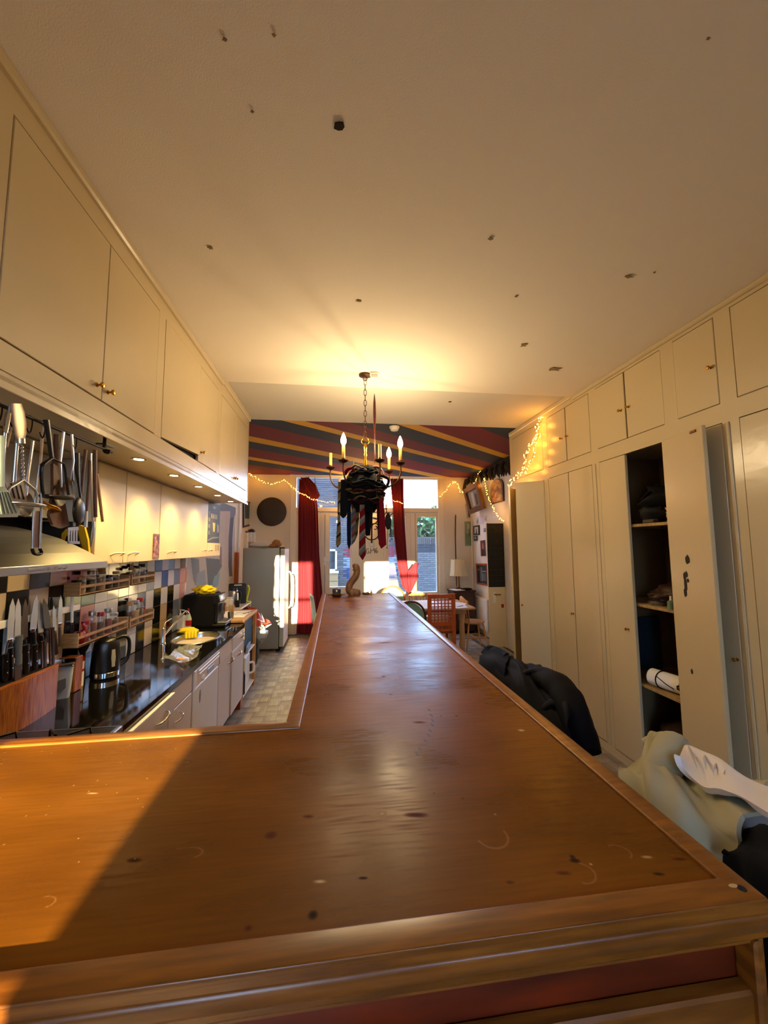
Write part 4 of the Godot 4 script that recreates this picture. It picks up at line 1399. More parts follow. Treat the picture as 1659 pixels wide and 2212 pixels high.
	var b := thing("necktie_bundle", "thick dark bundle of knotted neckties wound round the chandelier hub", "neckties", cen)
	var core := []
	for i in 9:
		var row := PackedVector3Array()
		var t := i / 8.0
		for j in 22:
			var a := TAU * j / 22
			var r := 0.145 * sin(PI * clampf(0.16 + t * 0.72, 0, 1)) + 0.010 * sin(a * 5 + t * 7) + 0.008 * sin(a * 9 - t * 11)
			row.append(cen + V3(cos(a) * r, -0.23 + t * 0.37, -sin(a) * r))
		core.append(row)
	part(b, "core", MB.new().grid(core, true), dark)
	for i in rolls.size():
		var pts := []
		var y0 := -0.16 + 0.27 * rng.randf()
		var tilt := rng.randf_range(-0.35, 0.35)
		var a0 := rng.randf() * TAU
		var span := rng.randf_range(2.0, 4.2)
		for k in 15:
			var a := a0 + span * k / 14.0
			var yy := y0 + tilt * 0.13 * sin(a - a0) + 0.012 * sin(k * 1.1)
			var r := 0.148 * sin(PI * clampf(0.16 + (yy + 0.23) / 0.37 * 0.72, 0.1, 0.9)) + 0.006
			pts.append(cen + V3(cos(a) * r, yy, -sin(a) * r))
		part(b, "wound_tie", MB.new().tube(pts, rng.randf_range(0.012, 0.022), 8, false, 0.45), rolls[i])
	# loops that stand off to the right, and a fold on top
	part(b, "tie_loop", MB.new().tube(smooth([Vector3(0.363, 2.232, -3.000), Vector3(0.385, 2.192, -3.000), Vector3(0.416, 2.165, -3.000), Vector3(0.443, 2.188, -3.000), Vector3(0.461, 2.229, -3.000)], 5), 0.009, 8, false, 0.5), tan_m)
	part(b, "tie_loop", MB.new().tube(smooth([Vector3(0.332, 2.261, -3.020), Vector3(0.384, 2.257, -3.020), Vector3(0.422, 2.229, -3.020), Vector3(0.407, 2.182, -3.020), Vector3(0.360, 2.153, -3.020)], 5), 0.020, 8, false, 0.6), dark)
	part(b, "tie_loop", MB.new().tube(smooth([Vector3(0.311, 2.227, -2.930), Vector3(0.303, 2.169, -2.920), Vector3(0.313, 2.122, -2.920), Vector3(0.316, 2.067, -2.930)], 5), 0.008, 8, false, 0.5), tanb)
	part(b, "tie_loop", MB.new().tube(smooth([Vector3(0.130, 2.315, -2.980), Vector3(0.156, 2.330, -2.960), Vector3(0.201, 2.310, -2.950), Vector3(0.253, 2.306, -2.970)], 5), 0.013, 8, false, 0.5), tan_m)
	part(b, "tie_loop", MB.new().tube(smooth([Vector3(0.077, 2.276, -3.050), Vector3(0.094, 2.300, -3.000), Vector3(0.131, 2.315, -3.000), Vector3(0.148, 2.274, -2.980)], 5), 0.016, 8, false, 0.6), red)
	part(b, "tie_loop", MB.new().tube(smooth([Vector3(0.284, 2.318, -3.050), Vector3(0.316, 2.332, -3.000), Vector3(0.358, 2.309, -3.000), Vector3(0.377, 2.263, -3.000)], 5), 0.017, 8, false, 0.6), plaid)
	part(b, "tie_end", MB.new().tube(smooth([Vector3(0.130, 2.306, -2.980), Vector3(0.141, 2.346, -2.970), Vector3(0.134, 2.371, -2.970)], 4), 0.008, 6, false, 0.4), tanb)
	part(b, "tie_tail", MB.new().tube(smooth([cen + V3(0.02, -0.12, 0.05), cen + V3(0.05, -0.22, 0.05), cen + V3(0.045, -0.33, 0.04)], 5), 0.026, 8, false, 0.4), navy)
	part(b, "tie_tail", MB.new().tube(smooth([cen + V3(0.09, -0.05, 0.03), cen + V3(0.115, -0.18, 0.03), cen + V3(0.12, -0.30, 0.02)], 5), 0.022, 8, false, 0.4), dark)


# ---------------------------------------------------------------- curtains
func cloth(cols: Array, ny: int, folds: float, amp: float, th: float) -> MB:
	# cols: [left point, right point] pairs from the bottom up; interpolated, with folds along z
	var rows := []
	var k := cols.size()
	for i in ny + 1:
		var t := float(i) / ny * (k - 1)
		var a := mini(int(t), k - 2)
		var f := t - a
		var l: Vector3 = cols[a][0].lerp(cols[a + 1][0], f)
		var r: Vector3 = cols[a][1].lerp(cols[a + 1][1], f)
		var row := PackedVector3Array()
		var n := int(folds * 8) + 1
		for j in n:
			var u := float(j) / (n - 1)
			var ph := u * folds * TAU
			row.append(l.lerp(r, u) + V3(0.006 * sin(ph * 0.5 + i * 0.1), 0, amp * sin(ph + 0.3 * sin(i * 0.15)) * (0.7 + 0.3 * sin(u * 7.0 + i * 0.05))))
		rows.append(row)
	return MB.new().shell(rows, th)

func build_curtains() -> void:
	var vel := mat("red_velvet", "6e0b1e", 0.85)
	vel.rim_enabled = true
	vel.rim = 0.25
	vel.rim_tint = 0.8
	vel.backlight_enabled = true
	vel.backlight = Color(0.10, 0.01, 0.02)
	var l := thing("curtain", "dark red velvet curtain hanging straight to the floor at the left garden door", "curtain", V3(-0.5, 0.05, -7.62), "red velvet curtains")
	part(l, "drape", cloth([[Vector3(-0.722, 0.057, -7.620), Vector3(-0.203, 0.039, -7.620)], [Vector3(-0.703, 0.616, -7.620), Vector3(-0.244, 0.868, -7.620)], [Vector3(-0.713, 1.404, -7.620), Vector3(-0.302, 1.533, -7.620)], [Vector3(-0.718, 2.432, -7.620), Vector3(-0.344, 2.434, -7.620)], [Vector3(-0.699, 3.034, -7.620), Vector3(-0.411, 2.891, -7.620)]], 40, 7.0, 0.022, 0.006), vel)
	# the folded-over top corner and its hooks
	part(l, "folded_corner", cloth([[Vector3(-0.469, 2.629, -7.580), Vector3(-0.335, 2.630, -7.580)], [Vector3(-0.541, 2.790, -7.570), Vector3(-0.291, 2.694, -7.580)], [Vector3(-0.668, 3.018, -7.580), Vector3(-0.374, 2.905, -7.590)], [Vector3(-0.688, 3.049, -7.600), Vector3(-0.519, 3.061, -7.600)]], 12, 1.5, 0.012, 0.005), vel)
	part(l, "hanging_tab", MB.new().tube([Vector3(-0.346, 2.705, -7.600), Vector3(-0.392, 2.888, -7.600), Vector3(-0.402, 3.044, -7.600)], [0.05, 0.03, 0.02], 8, false, 0.3), vel)
	for q in [Vector3(-0.674, 3.056, -7.640), Vector3(-0.522, 3.072, -7.640), Vector3(-0.396, 3.051, -7.640)]:
		part(l, "hook", MB.new().tube([q + V3(0, -0.01, 0.02), q + V3(0, 0.02, 0.0), q + V3(0, 0.02, -0.2)], 0.004, 6), M.brushed)
	var r := thing("curtain", "dark red velvet curtain gathered up and hooked over the right garden door handle", "curtain", V3(1.35, 0.8, -7.62), "red velvet curtains")
	part(r, "drape", cloth([[Vector3(1.441, 0.783, -7.580), Vector3(1.478, 0.782, -7.580)], [Vector3(1.304, 0.912, -7.580), Vector3(1.498, 0.863, -7.580)], [Vector3(1.246, 1.200, -7.600), Vector3(1.459, 1.151, -7.600)], [Vector3(1.214, 1.408, -7.620), Vector3(1.429, 1.387, -7.620)], [Vector3(1.154, 1.978, -7.620), Vector3(1.398, 1.977, -7.620)], [Vector3(1.141, 2.535, -7.620), Vector3(1.377, 2.537, -7.620)], [Vector3(1.098, 3.061, -7.620), Vector3(1.373, 3.065, -7.620)]], 40, 4.5, 0.022, 0.006), vel)
	part(r, "gathered_end", cloth([[Vector3(1.447, 0.803, -7.560), Vector3(1.493, 0.820, -7.560)], [Vector3(1.412, 0.992, -7.560), Vector3(1.589, 1.007, -7.560)], [Vector3(1.417, 1.190, -7.570), Vector3(1.639, 1.096, -7.570)], [Vector3(1.504, 1.297, -7.580), Vector3(1.624, 1.222, -7.580)], [Vector3(1.565, 1.377, -7.600), Vector3(1.659, 1.358, -7.600)]], 20, 2.5, 0.02, 0.006), vel)
	for q in [Vector3(1.148, 3.066, -7.640), Vector3(1.339, 3.068, -7.640)]:
		part(r, "hook", MB.new().tube([q + V3(0, -0.01, 0.02), q + V3(0, 0.02, 0.0), q + V3(0, 0.02, -0.2)], 0.004, 6), M.brushed)

# ---------------------------------------------------------------- dining corner
func build_dining() -> void:
	# table
	var t := thing("dining_table", "pale wooden dining table with papers on it by the garden doors", "table", V3(1.6, 0, -6.2))
	for k in 5:
		part(t, "top_plank", MB.new().bx(1.05 + k * 0.22, 0.725, -6.75, 1.268 + k * 0.22, 0.755, -5.80, 0.004), M.beech)
	part(t, "apron", MB.new().bx(1.15, 0.64, -6.65, 2.05, 0.725, -6.63).bx(1.15, 0.64, -5.97, 2.05, 0.725, -5.95).bx(1.15, 0.64, -6.65, 1.17, 0.725, -5.95).bx(2.03, 0.64, -6.65, 2.05, 0.725, -5.95), M.beech)
	for p in [[1.18, -5.98], [1.99, -6.02], [1.18, -6.62], [1.99, -6.62]]:
		part(t, "leg", MB.new().at(p[0], 0, p[1]).lathe([Vector2(0, 0), Vector2(0.032, 0), Vector2(0.036, 0.05), Vector2(0.045, 0.30), Vector2(0.038, 0.50), Vector2(0.048, 0.56), Vector2(0.05, 0.725), Vector2(0, 0.725)], 14), M.beech)
	var cl := thing("tablecloth", "white cloth runner over the middle of the dining table", "cloth", V3(1.55, 0.755, -6.25))
	part(cl, "sheet", MB.new().bx(1.12, 0.7555, -6.70, 1.70, 0.759, -5.83, 0.001), M.paper)
	for i in 3:
		var mb := MB.new().at(1.90 + i * 0.06, 0.7555 + i * 0.0025, -5.93 - i * 0.13, 0.25 - i * 0.4).bx(-0.105, 0, -0.148, 0.105, 0.002, 0.148)
		solo("paper_sheet", mb, M.paper, ["loose white paper sheet on the near right corner of the dining table", "second white paper sheet, lying partly under the first on the dining table", "third white paper sheet, deepest on the dining table by the wall"][i], "paper", "papers on the dining table")
	solo("pen", MB.new().tube([V3(1.88, 0.7665, -5.88), V3(1.99, 0.7665, -5.94)], 0.004, 8), M.black_plastic, "black pen on the papers of the dining table", "pen")
	# orange lattice chair, its back to us
	var c := thing("lattice_chair", "orange-brown wooden chair with a square lattice back", "chair", V3(1.55, 0, -5.7))
	var x0 := 1.345
	var x1 := 1.762
	var zb := -5.60
	for s in [[x0, x0 + 0.052], [x1 - 0.052, x1]]:
		part(c, "back_post", MB.new().bx(s[0], 0.0, zb - 0.03, s[1], 0.985, zb, 0.005), M.orange_wood)
	part(c, "top_rail", MB.new().at(0, 0, zb - 0.03).prism(PackedVector2Array([Vector2(x0 - 0.004, 1.005), Vector2(x0 + 0.01, 0.935), Vector2(x1 - 0.01, 0.935), Vector2(x1 + 0.004, 1.0), Vector2((x0 + x1) / 2, 0.988)]), 0.028), M.orange_wood)
	for k in 8:
		part(c, "back_slat", MB.new().bx(x0 + 0.05, 0.900 - k * 0.0475, zb - 0.024, x1 - 0.05, 0.914 - k * 0.0475 + (0.012 if k == 7 else 0.0), zb - 0.006, 0.002), M.orange_wood)
	for k in 7:
		var xx := x0 + 0.052 + k * (x1 - x0 - 0.104) / 6.0
		part(c, "back_bar", MB.new().bx(xx - 0.008, 0.46, zb - 0.022, xx + 0.008, 0.94, zb - 0.008, 0.002), M.orange_wood)
	for yy in [0.535, 0.455]:
		part(c, "lower_rail", MB.new().bx(x0 + 0.05, yy, zb - 0.026, x1 - 0.05, yy + 0.035, zb - 0.004, 0.003), M.orange_wood)
	part(c, "seat", MB.new().bx(x0 + 0.0, 0.42, zb - 0.45, x1, 0.455, zb - 0.03, 0.012), M.orange_wood)
	for xx in [x0 + 0.022, x1 - 0.022]:
		part(c, "leg", MB.new().bx(xx - 0.02, 0, zb - 0.44, xx + 0.02, 0.42, zb - 0.40, 0.004), M.orange_wood)
	part(c, "stretcher", MB.new().bx(x0 + 0.05, 0.25, zb - 0.024, x1 - 0.05, 0.285, zb - 0.006, 0.003).bx(x0 + 0.012, 0.2, zb - 0.42, x0 + 0.03, 0.23, zb - 0.02).bx(x1 - 0.03, 0.2, zb - 0.42, x1 - 0.012, 0.23, zb - 0.02), M.orange_wood)
	# armchairs with green pads
	var green := mat("green_pad", "6f8f86", 0.8)
	green.rim_enabled = true
	green.rim = 0.3
	padded_chair("padded_armchair", V3(1.05, 0, -5.45), 0.06, 0.925, M.dark_wood, green, "dark framed armchair with a green padded back, between the bar and the lattice chair")
	padded_chair("padded_armchair", V3(1.02, 0, -6.95), 0.0, 0.985, M.orange_wood, mat("mint_pad", "8fb3a6", 0.8), "lighter wooden armchair with an arched green pad, below the tied-up curtain")
	# mint shell chair at the end of the bar
	var s := thing("shell_chair", "mint green plastic shell chair at the left end of the bar", "chair", V3(-0.25, 0, -6.15))
	var rows := []
	for i in 13:
		var t2 := i / 12.0
		var row := PackedVector3Array()
		for j in 11:
			var u := j / 10.0 * 2.0 - 1.0
			var hw := 0.21 * (1.0 - 0.35 * pow(t2, 3.0))
			var y := 0.45 + maxf(0.0, t2 - 0.4) / 0.6 * 0.53 * (1.0 - 0.10 * u * u) + 0.05 * u * u * (1.0 - t2)
			var dx := 0.40 * (1.0 - minf(1.0, t2 / 0.45)) - 0.10 * maxf(0.0, t2 - 0.4) + 0.05 * u * u
			row.append(V3(-0.33 + dx, y, -6.15 + u * hw))
		rows.append(row)
	part(s, "shell", MB.new().shell(rows, 0.006), mat("mint_plastic", "b4d2c4", 0.35))
	for a in [[-0.3, -6.0], [-0.3, -6.3], [0.0, -6.0], [0.0, -6.3]]:
		part(s, "leg", MB.new().tube([V3(a[0] * 0.5 - 0.07, 0.44, a[1] * 0.5 - 3.075), V3(a[0], 0.0, a[1])], [0.013, 0.010], 8), M.chrome)
	# spindle chairs round the table
	spindle_chair(V3(2.30, 0, -6.36), -PI / 2, M.pine, "pale spindle-back chair standing at the right end of the dining table")
	spindle_chair(V3(1.53, 0, -7.00), PI, M.pine, "spindle-back chair with a curved top rail at the far side of the dining table")
	# side cabinet, lamp, sword
	var sc := thing("side_cabinet", "low dark red-brown cabinet in the far corner under the table lamp", "cabinet", V3(2.5, 0, -7.58))
	part(sc, "body", MB.new().bx(2.29, 0.06, -7.78, 2.72, 0.80, -7.38, 0.005), M.dark_wood)
	part(sc, "top", MB.new().bx(2.27, 0.80, -7.79, 2.74, 0.83, -7.36, 0.006), M.dark_wood)
	part(sc, "door", MB.new().bx(2.31, 0.10, -7.38, 2.50, 0.78, -7.365, 0.004), M.dark_wood)
	part(sc, "door", MB.new().bx(2.51, 0.10, -7.38, 2.70, 0.78, -7.365, 0.004), M.dark_wood)
	part(sc, "plinth", MB.new().bx(2.31, 0.0, -7.76, 2.70, 0.06, -7.40), M.black_matt)
	solo("magazine", MB.new().at(2.40, 0.831, -7.50, 0.3).bx(-0.10, 0, -0.13, 0.10, 0.012, 0.13, 0.002), M.paper, "pale magazine lying on the corner cabinet beside the lamp foot", "magazine")
	solo("folded_cloth", MB.new().at(2.58, 0.831, -7.46).ball(V3(0, 0.02, 0), V3(0.12, 0.022, 0.08), 14, 6), M.black_matt, "small black folded cloth on the corner cabinet in front of the lamp", "cloth")
	var lp := Vector3(2.472, 1.004, -7.600)
	var la := thing("table_lamp", "table lamp with a ribbed cream bell shade and dark wooden stem", "lamp", V3(lp.x, 0.83, -7.6))
	part(la, "base", MB.new().at(lp.x, 0.83, -7.6).lathe([Vector2(0, 0), Vector2(0.085, 0), Vector2(0.085, 0.012), Vector2(0.05, 0.03), Vector2(0.02, 0.045), Vector2(0, 0.045)], 18), M.dark_wood)
	part(la, "stem", MB.new().at(lp.x, 0.83, -7.6).lathe([Vector2(0, 0.04), Vector2(0.016, 0.04), Vector2(0.016, 0.50), Vector2(0, 0.50)], 10), M.old_brass)
	var yb := 1.104
	var yt := 1.430
	var rb := (2.667 - 2.274) / 2.0
	var rt := (2.631 - 2.327) / 2.0
	var sh := MB.new()
	var prof := []
	for i in 11:
		var u := i / 10.0
		prof.append([lerpf(rb, rt, sqrt(u)), lerpf(yb, yt, u)])
	var rw := []
	for q in prof:
		var row := PackedVector3Array()
		for j in 32:
			var a := TAU * j / 32
			var r: float = q[0] * (1.0 - 0.035 * absf(sin(a * 4)))
			row.append(V3(lp.x + cos(a) * r, q[1], -7.6 - sin(a) * r))
		rw.append(row)
	sh.grid(rw, true)
	var shade_m := mat("lamp_shade", "d8cba6", 0.8)
	shade_m.backlight_enabled = true
	shade_m.backlight = Color(0.3, 0.27, 0.2)
	var shd := part(la, "shade", sh, shade_m)
	for j in 8:
		var a := TAU * j / 8
		var pts := []
		for q in prof:
			pts.append(V3(lp.x + cos(a) * q[0] * 1.005, q[1], -7.6 - sin(a) * q[0] * 1.005))
		part(shd, "rib", MB.new().tube(pts, 0.004, 6), shade_m)
	var sw := thing("sword", "long dark wooden sword hung upright on the far wall beside the garden doors", "sword", Vector3(2.483, 0.860, -7.830))
	part(sw, "scabbard", MB.new().tube(smooth([Vector3(2.490, 0.861, -7.820), Vector3(2.490, 1.414, -7.820), Vector3(2.493, 1.924, -7.820), Vector3(2.503, 2.243, -7.820), Vector3(2.508, 2.362, -7.820)], 4), [0.012, 0.018, 0.02, 0.02, 0.02, 0.02, 0.02, 0.02, 0.022, 0.022, 0.022, 0.022, 0.022, 0.022, 0.02, 0.014, 0.004], 8, false, 0.5), M.dark_wood)
	part(sw, "nail", MB.new().tube([Vector3(2.497, 2.266, -7.800), Vector3(2.516, 2.271, -7.860)], 0.003, 6), M.iron)

func padded_chair(called: String, p: Vector3, turn: float, h: float, wood: Material, pad: Material, label: String) -> void:
	var o := thing(called, label, "chair", p)
	o.rotation.y = turn
	# back turned towards us: hoop of bent wood with a pad inside
	var hoop := []
	for i in 25:
		var a := -0.25 + (PI + 0.5) * i / 24.0
		hoop.append(V3(0.225 * cos(a) * (1.0 if sin(a) > 0 else 1.0), h - 0.24 + 0.24 * sin(a) if sin(a) > 0 else h - 0.24 + 0.8 * sin(a), 0.03 * sin(a)))
	part(o, "back_hoop", MB.new().tube(hoop, 0.019, 10, false, 0.8), wood, true)
	var poly := PackedVector2Array()
	for i in 21:
		var a := PI * i / 20.0
		poly.append(Vector2(0.205 * cos(a), h - 0.24 + 0.22 * sin(a)))
	poly.append(Vector2(-0.205, h - 0.40))
	poly.append(Vector2(0.205, h - 0.40))
	part(o, "back_pad", MB.new().at(0, 0, -0.03).prism(poly, 0.045), pad, true)
	part(o, "seat", MB.new().ball(V3(0, 0.44, -0.26), V3(0.25, 0.045, 0.24), 20, 8), pad, true)
	part(o, "seat_frame", MB.new().at(0, 0.39, -0.26).lathe([Vector2(0, 0), Vector2(0.23, 0), Vector2(0.235, 0.03), Vector2(0, 0.03)], 20), wood, true)
	for s in [-1.0, 1.0]:
		part(o, "armrest", MB.new().tube(smooth([V3(s * 0.23, h - 0.28, -0.01), V3(s * 0.27, h - 0.30, -0.12), V3(s * 0.275, h - 0.32, -0.28), V3(s * 0.26, h - 0.36, -0.36), V3(s * 0.25, 0.41, -0.38)], 4), 0.017, 8), wood, true)
		part(o, "leg", MB.new().tube([V3(s * 0.22, h - 0.33, 0.0), V3(s * 0.215, 0.42, -0.01), V3(s * 0.23, 0, 0.06)], [0.017, 0.018, 0.014], 8), wood, true)
		part(o, "leg", MB.new().tube([V3(s * 0.20, 0.41, -0.40), V3(s * 0.21, 0, -0.44)], [0.019, 0.013], 8), wood, true)

func spindle_chair(p: Vector3, turn: float, wood: Material, label: String) -> void:
	var o := thing("spindle_chair", label, "chair", p)
	o.rotation.y = turn
	part(o, "seat", MB.new().at(0, 0.42, 0).lathe([Vector2(0, 0), Vector2(0.17, 0.0), Vector2(0.19, 0.012), Vector2(0.19, 0.028), Vector2(0.17, 0.034), Vector2(0, 0.028)], 20), wood, true)
	for s in [-1.0, 1.0]:
		for q in [-1.0, 1.0]:
			part(o, "leg", MB.new().tube([V3(s * 0.12, 0.42, q * 0.12), V3(s * 0.155, 0.2, q * 0.155), V3(s * 0.19, 0, q * 0.19)], [0.013, 0.018, 0.012], 8), wood, true)
	var row := []
	for i in 7:
		var u := i / 6.0 * 2 - 1
		row.append(V3(u * 0.17, 0.80 + 0.02 * cos(u * 3.0), 0.20 - 0.05 * u * u))
		if i != 0 and i != 6:
			part(o, "spindle", MB.new().tube([V3(u * 0.13, 0.45, 0.15 - 0.04 * u * u), V3(u * 0.165, 0.79, 0.20 - 0.05 * u * u)], [0.009, 0.007], 7), wood, true)
	part(o, "top_rail", MB.new().tube(row, [0.02, 0.036, 0.042, 0.044, 0.042, 0.036, 0.02], 10, false, 0.35, Vector3.UP), wood, true)
	for s in [-1.0, 1.0]:
		part(o, "back_post", MB.new().tube([V3(s * 0.14, 0.44, 0.12), V3(s * 0.17, 0.80, 0.15)], 0.012, 8), wood, true)
	part(o, "stretcher", MB.new().tube([V3(-0.155, 0.19, 0), V3(0.155, 0.19, 0)], 0.009, 7).tube([V3(-0.155, 0.2, -0.155), V3(-0.155, 0.2, 0.155)], 0.009, 7).tube([V3(0.155, 0.2, -0.155), V3(0.155, 0.2, 0.155)], 0.009, 7), wood, true)


# a framed or bare picture from four corners (top left, top right, bottom right, bottom left as seen from its front)
func picture(called: String, q: Array, border: float, fm: Material, pm: Material, label: String, cat: String, depth := 0.02, group := "") -> Node3D:
	var c: Vector3 = (q[0] + q[1] + q[2] + q[3]) / 4.0
	var o := thing(called, label, cat, c, group)
	var r: Vector3 = (q[1] - q[0]).normalized()
	var u: Vector3 = (q[0] - q[3]).normalized()
	var n := r.cross(u).normalized()
	u = n.cross(r)
	var w: float = ((q[1] - q[0]).length() + (q[2] - q[3]).length()) / 2.0
	var h: float = ((q[0] - q[3]).length() + (q[1] - q[2]).length()) / 2.0
	var xf := Transform3D(Basis(r, u, n), c)
	var m := MB.new()
	m.xf = xf
	if border > 0.0:
		m.bx(-w / 2, -h / 2, 0, -w / 2 + border, h / 2, depth, 0.004)
		m.bx(w / 2 - border, -h / 2, 0, w / 2, h / 2, depth, 0.004)
		m.bx(-w / 2 + border, h / 2 - border, 0, w / 2 - border, h / 2, depth, 0.004)
		m.bx(-w / 2 + border, -h / 2, 0, w / 2 - border, -h / 2 + border, depth, 0.004)
		part(o, "frame", m, fm)
	var p := MB.new()
	p.xf = xf
	p.bx(-w / 2 + border, -h / 2 + border, 0, w / 2 - border, h / 2 - border, maxf(0.001, depth * 0.4))
	part(o, "print", p, pm)
	return o

func uv_skin(key: String, im: Image, rough := 0.6) -> StandardMaterial3D:
	var m := mat(key, "ffffff", rough)
	m.albedo_texture = ImageTexture.create_from_image(im)
	return m

# flat shapes painted on a card: list of [colour, points in 0..1]
func card(w: int, h: int, bg: String, shapes: Array, grain := 0.06) -> Image:
	var im := Image.create(w, h, false, Image.FORMAT_RGB8)
	var rng := RandomNumberGenerator.new()
	rng.seed = w * 31 + h + shapes.size()
	for y in h:
		for x in w:
			var p := Vector2((x + 0.5) / w, (y + 0.5) / h)
			var c := Color(bg)
			for s in shapes:
				if Geometry2D.is_point_in_polygon(p, s[1]):
					c = Color(s[0])
			im.set_pixel(x, y, c.lightened(rng.randf() * grain).darkened(rng.randf() * grain))
	return im

func oval(cx: float, cy: float, rx: float, ry: float) -> PackedVector2Array:
	var p := PackedVector2Array()
	for i in 14:
		p.append(Vector2(cx + rx * cos(TAU * i / 14), cy + ry * sin(TAU * i / 14)))
	return p

func poly(a: Array) -> PackedVector2Array:
	var p := PackedVector2Array()
	for i in range(0, a.size(), 2):
		p.append(Vector2(a[i], a[i + 1]))
	return p

func build_wall_things() -> void:
	var xr := 2.855
	# round dark disc on the far wall
	var dc := (Vector3(-1.534, 2.399, -7.820) + Vector3(-0.964, 2.402, -7.820)) / 2.0
	var dsc := thing("wall_disc", "large round dark brown disc hung on the far wall above the fridge", "disc", V3(dc.x, dc.y, -7.85))
	part(dsc, "disc", MB.new().at(dc.x, dc.y, -7.85, 0, PI / 2).lathe([Vector2(0, 0), Vector2(0.285, 0), Vector2(0.286, 0.03), Vector2(0.27, 0.038), Vector2(0.12, 0.03), Vector2(0, 0.028)], 40), mat("disc_brown", "33241a", 0.55))
	# radiator and pipes
	var ra := thing("radiator", "white panel radiator under the pictures on the right wall", "radiator", V3(2.80, 0.12, -7.4))
	part(ra, "panel", MB.new().bx(2.775, 0.12, -7.82, 2.80, 0.70, -6.95, 0.006), M.white_plastic)
	part(ra, "top_cover", MB.new().bx(2.775, 0.69, -7.82, 2.85, 0.705, -6.95, 0.004), M.white_plastic)
	part(ra, "back_panel", MB.new().bx(2.82, 0.13, -7.80, 2.84, 0.69, -6.97, 0.004), M.white_plastic)
	part(ra, "bracket", MB.new().bx(2.79, 0.3, -7.6, 2.86, 0.34, -7.57).bx(2.79, 0.3, -7.2, 2.86, 0.34, -7.17), M.white_plastic)
	part(ra, "valve", MB.new().at(2.81, 0.60, -7.84).lathe([Vector2(0, 0), Vector2(0.014, 0), Vector2(0.02, 0.03), Vector2(0.02, 0.08), Vector2(0, 0.085)], 12), M.white_plastic)
	for dx in [0.0, 0.035]:
		solo("heating_pipe", MB.new().tube([V3(2.835 - dx * 0.3, 0.0, -7.80 + dx), V3(2.835 - dx * 0.3, 2.9 - dx * 20, -7.80 + dx)], 0.009, 8), M.white_paint, ["tall white heating pipe up the far right corner", "shorter white heating pipe in front of the tall one, beside the radiator"][0 if dx == 0.0 else 1], "pipe")
	for q in [[-1.575, -6.60, 0.014], [-1.585, -6.66, 0.02]]:
		solo("wall_pipe", MB.new().tube([V3(q[0], 0.0, q[1]), V3(q[0], 3.12, q[1])], q[2], 10), M.white_wall if q[2] < 0.015 else M.white_paint, "thin pipe up the wall edge left of the fridge" if q[2] < 0.015 else "thicker pale pipe up the wall edge touching the fridge side", "pipe")
	solo("wooden_post", MB.new().bx(-1.60, 0.0, -6.54, -1.545, 1.62, -6.46, 0.006), M.orange_wood, "short brown wooden post against the wall left of the pipes", "post")
	# pictures on the right wall
	var ar := thing("arched_panel", "brown arched wooden picture panel high on the right wall", "picture", V3(xr, 2.45, -6.47))
	var arch := PackedVector2Array([Vector2(0.26, 0.0), Vector2(0.26, 0.27)])
	for i in 9:
		var a := PI * i / 8.0
		arch.append(Vector2(0.26 * cos(a), 0.27 + 0.16 * sin(a)))
	arch.append(Vector2(-0.26, 0.0))
	part(ar, "board", MB.new().at(xr + 0.005, 2.455, -6.47, -PI / 2).prism(arch, 0.03), M.dark_wood)
	var arch2 := PackedVector2Array()
	for q in arch:
		arch2.append(Vector2(q.x * 0.88, q.y * 0.93 + 0.015))
	part(ar, "print", MB.new().at(xr - 0.025, 2.455, -6.47, -PI / 2).prism(arch2, 0.004), skin(mat("icon_print", "ffffff", 0.5), noise_img(64, 64, 0.035, 0.05, Color("5d351d"), Color("c9986a"), 35), 2.2))
	var gold := mat("old_gilt", "6e4a2a", 0.4, 0.4)
	picture("ornate_picture", [Vector3(2.620, 2.830, -7.452), Vector3(2.660, 2.881, -6.864), Vector3(2.740, 2.377, -6.706), Vector3(2.720, 2.356, -7.399)], 0.09, gold, uv_skin("dim_print", card(60, 60, "8a7f73", [["b9b0a4", poly([0.3, 0.1, 0.5, 0.1, 0.45, 0.9, 0.25, 0.9])], ["4d453f", poly([0.6, 0.2, 0.8, 0.3, 0.75, 0.9, 0.55, 0.9])]])), "heavy gilt-framed picture hanging crookedly from the right wall under the dark garland", "picture", 0.07)
	solo("picture_cord", MB.new().tube([Vector3(2.680, 2.889, -7.262), Vector3(2.850, 3.147, -7.308)], 0.004, 6).tube([Vector3(2.700, 2.899, -6.967), Vector3(2.850, 3.145, -7.295)], 0.004, 6), M.dark_wood, "cord holding the crooked gilt-framed picture", "cord")
	var blk: Material = M.black_plastic
	picture("framed_portrait", [Vector3(2.850, 2.111, -7.676), Vector3(2.850, 2.109, -7.375), Vector3(2.850, 1.917, -7.380), Vector3(2.850, 1.917, -7.680)], 0.03, blk, uv_skin("portrait_print", card(40, 50, "c9c6bd", [["4a4744", poly([0.3, 1.0, 0.4, 0.5, 0.6, 0.5, 0.7, 1.0])], ["77716a", oval(0.5, 0.38, 0.14, 0.16)]])), "small black-framed portrait on the right wall", "picture", 0.02)
	picture("photo_print", [Vector3(2.855, 1.904, -7.729), Vector3(2.855, 1.908, -7.509), Vector3(2.855, 1.793, -7.507), Vector3(2.855, 1.800, -7.725)], 0.0, null, uv_skin("photo_a", card(40, 40, "3e3c40", [["b9b4b0", oval(0.4, 0.4, 0.2, 0.25)]])), "small dark photo pinned under the black-framed portrait", "photo", 0.004)
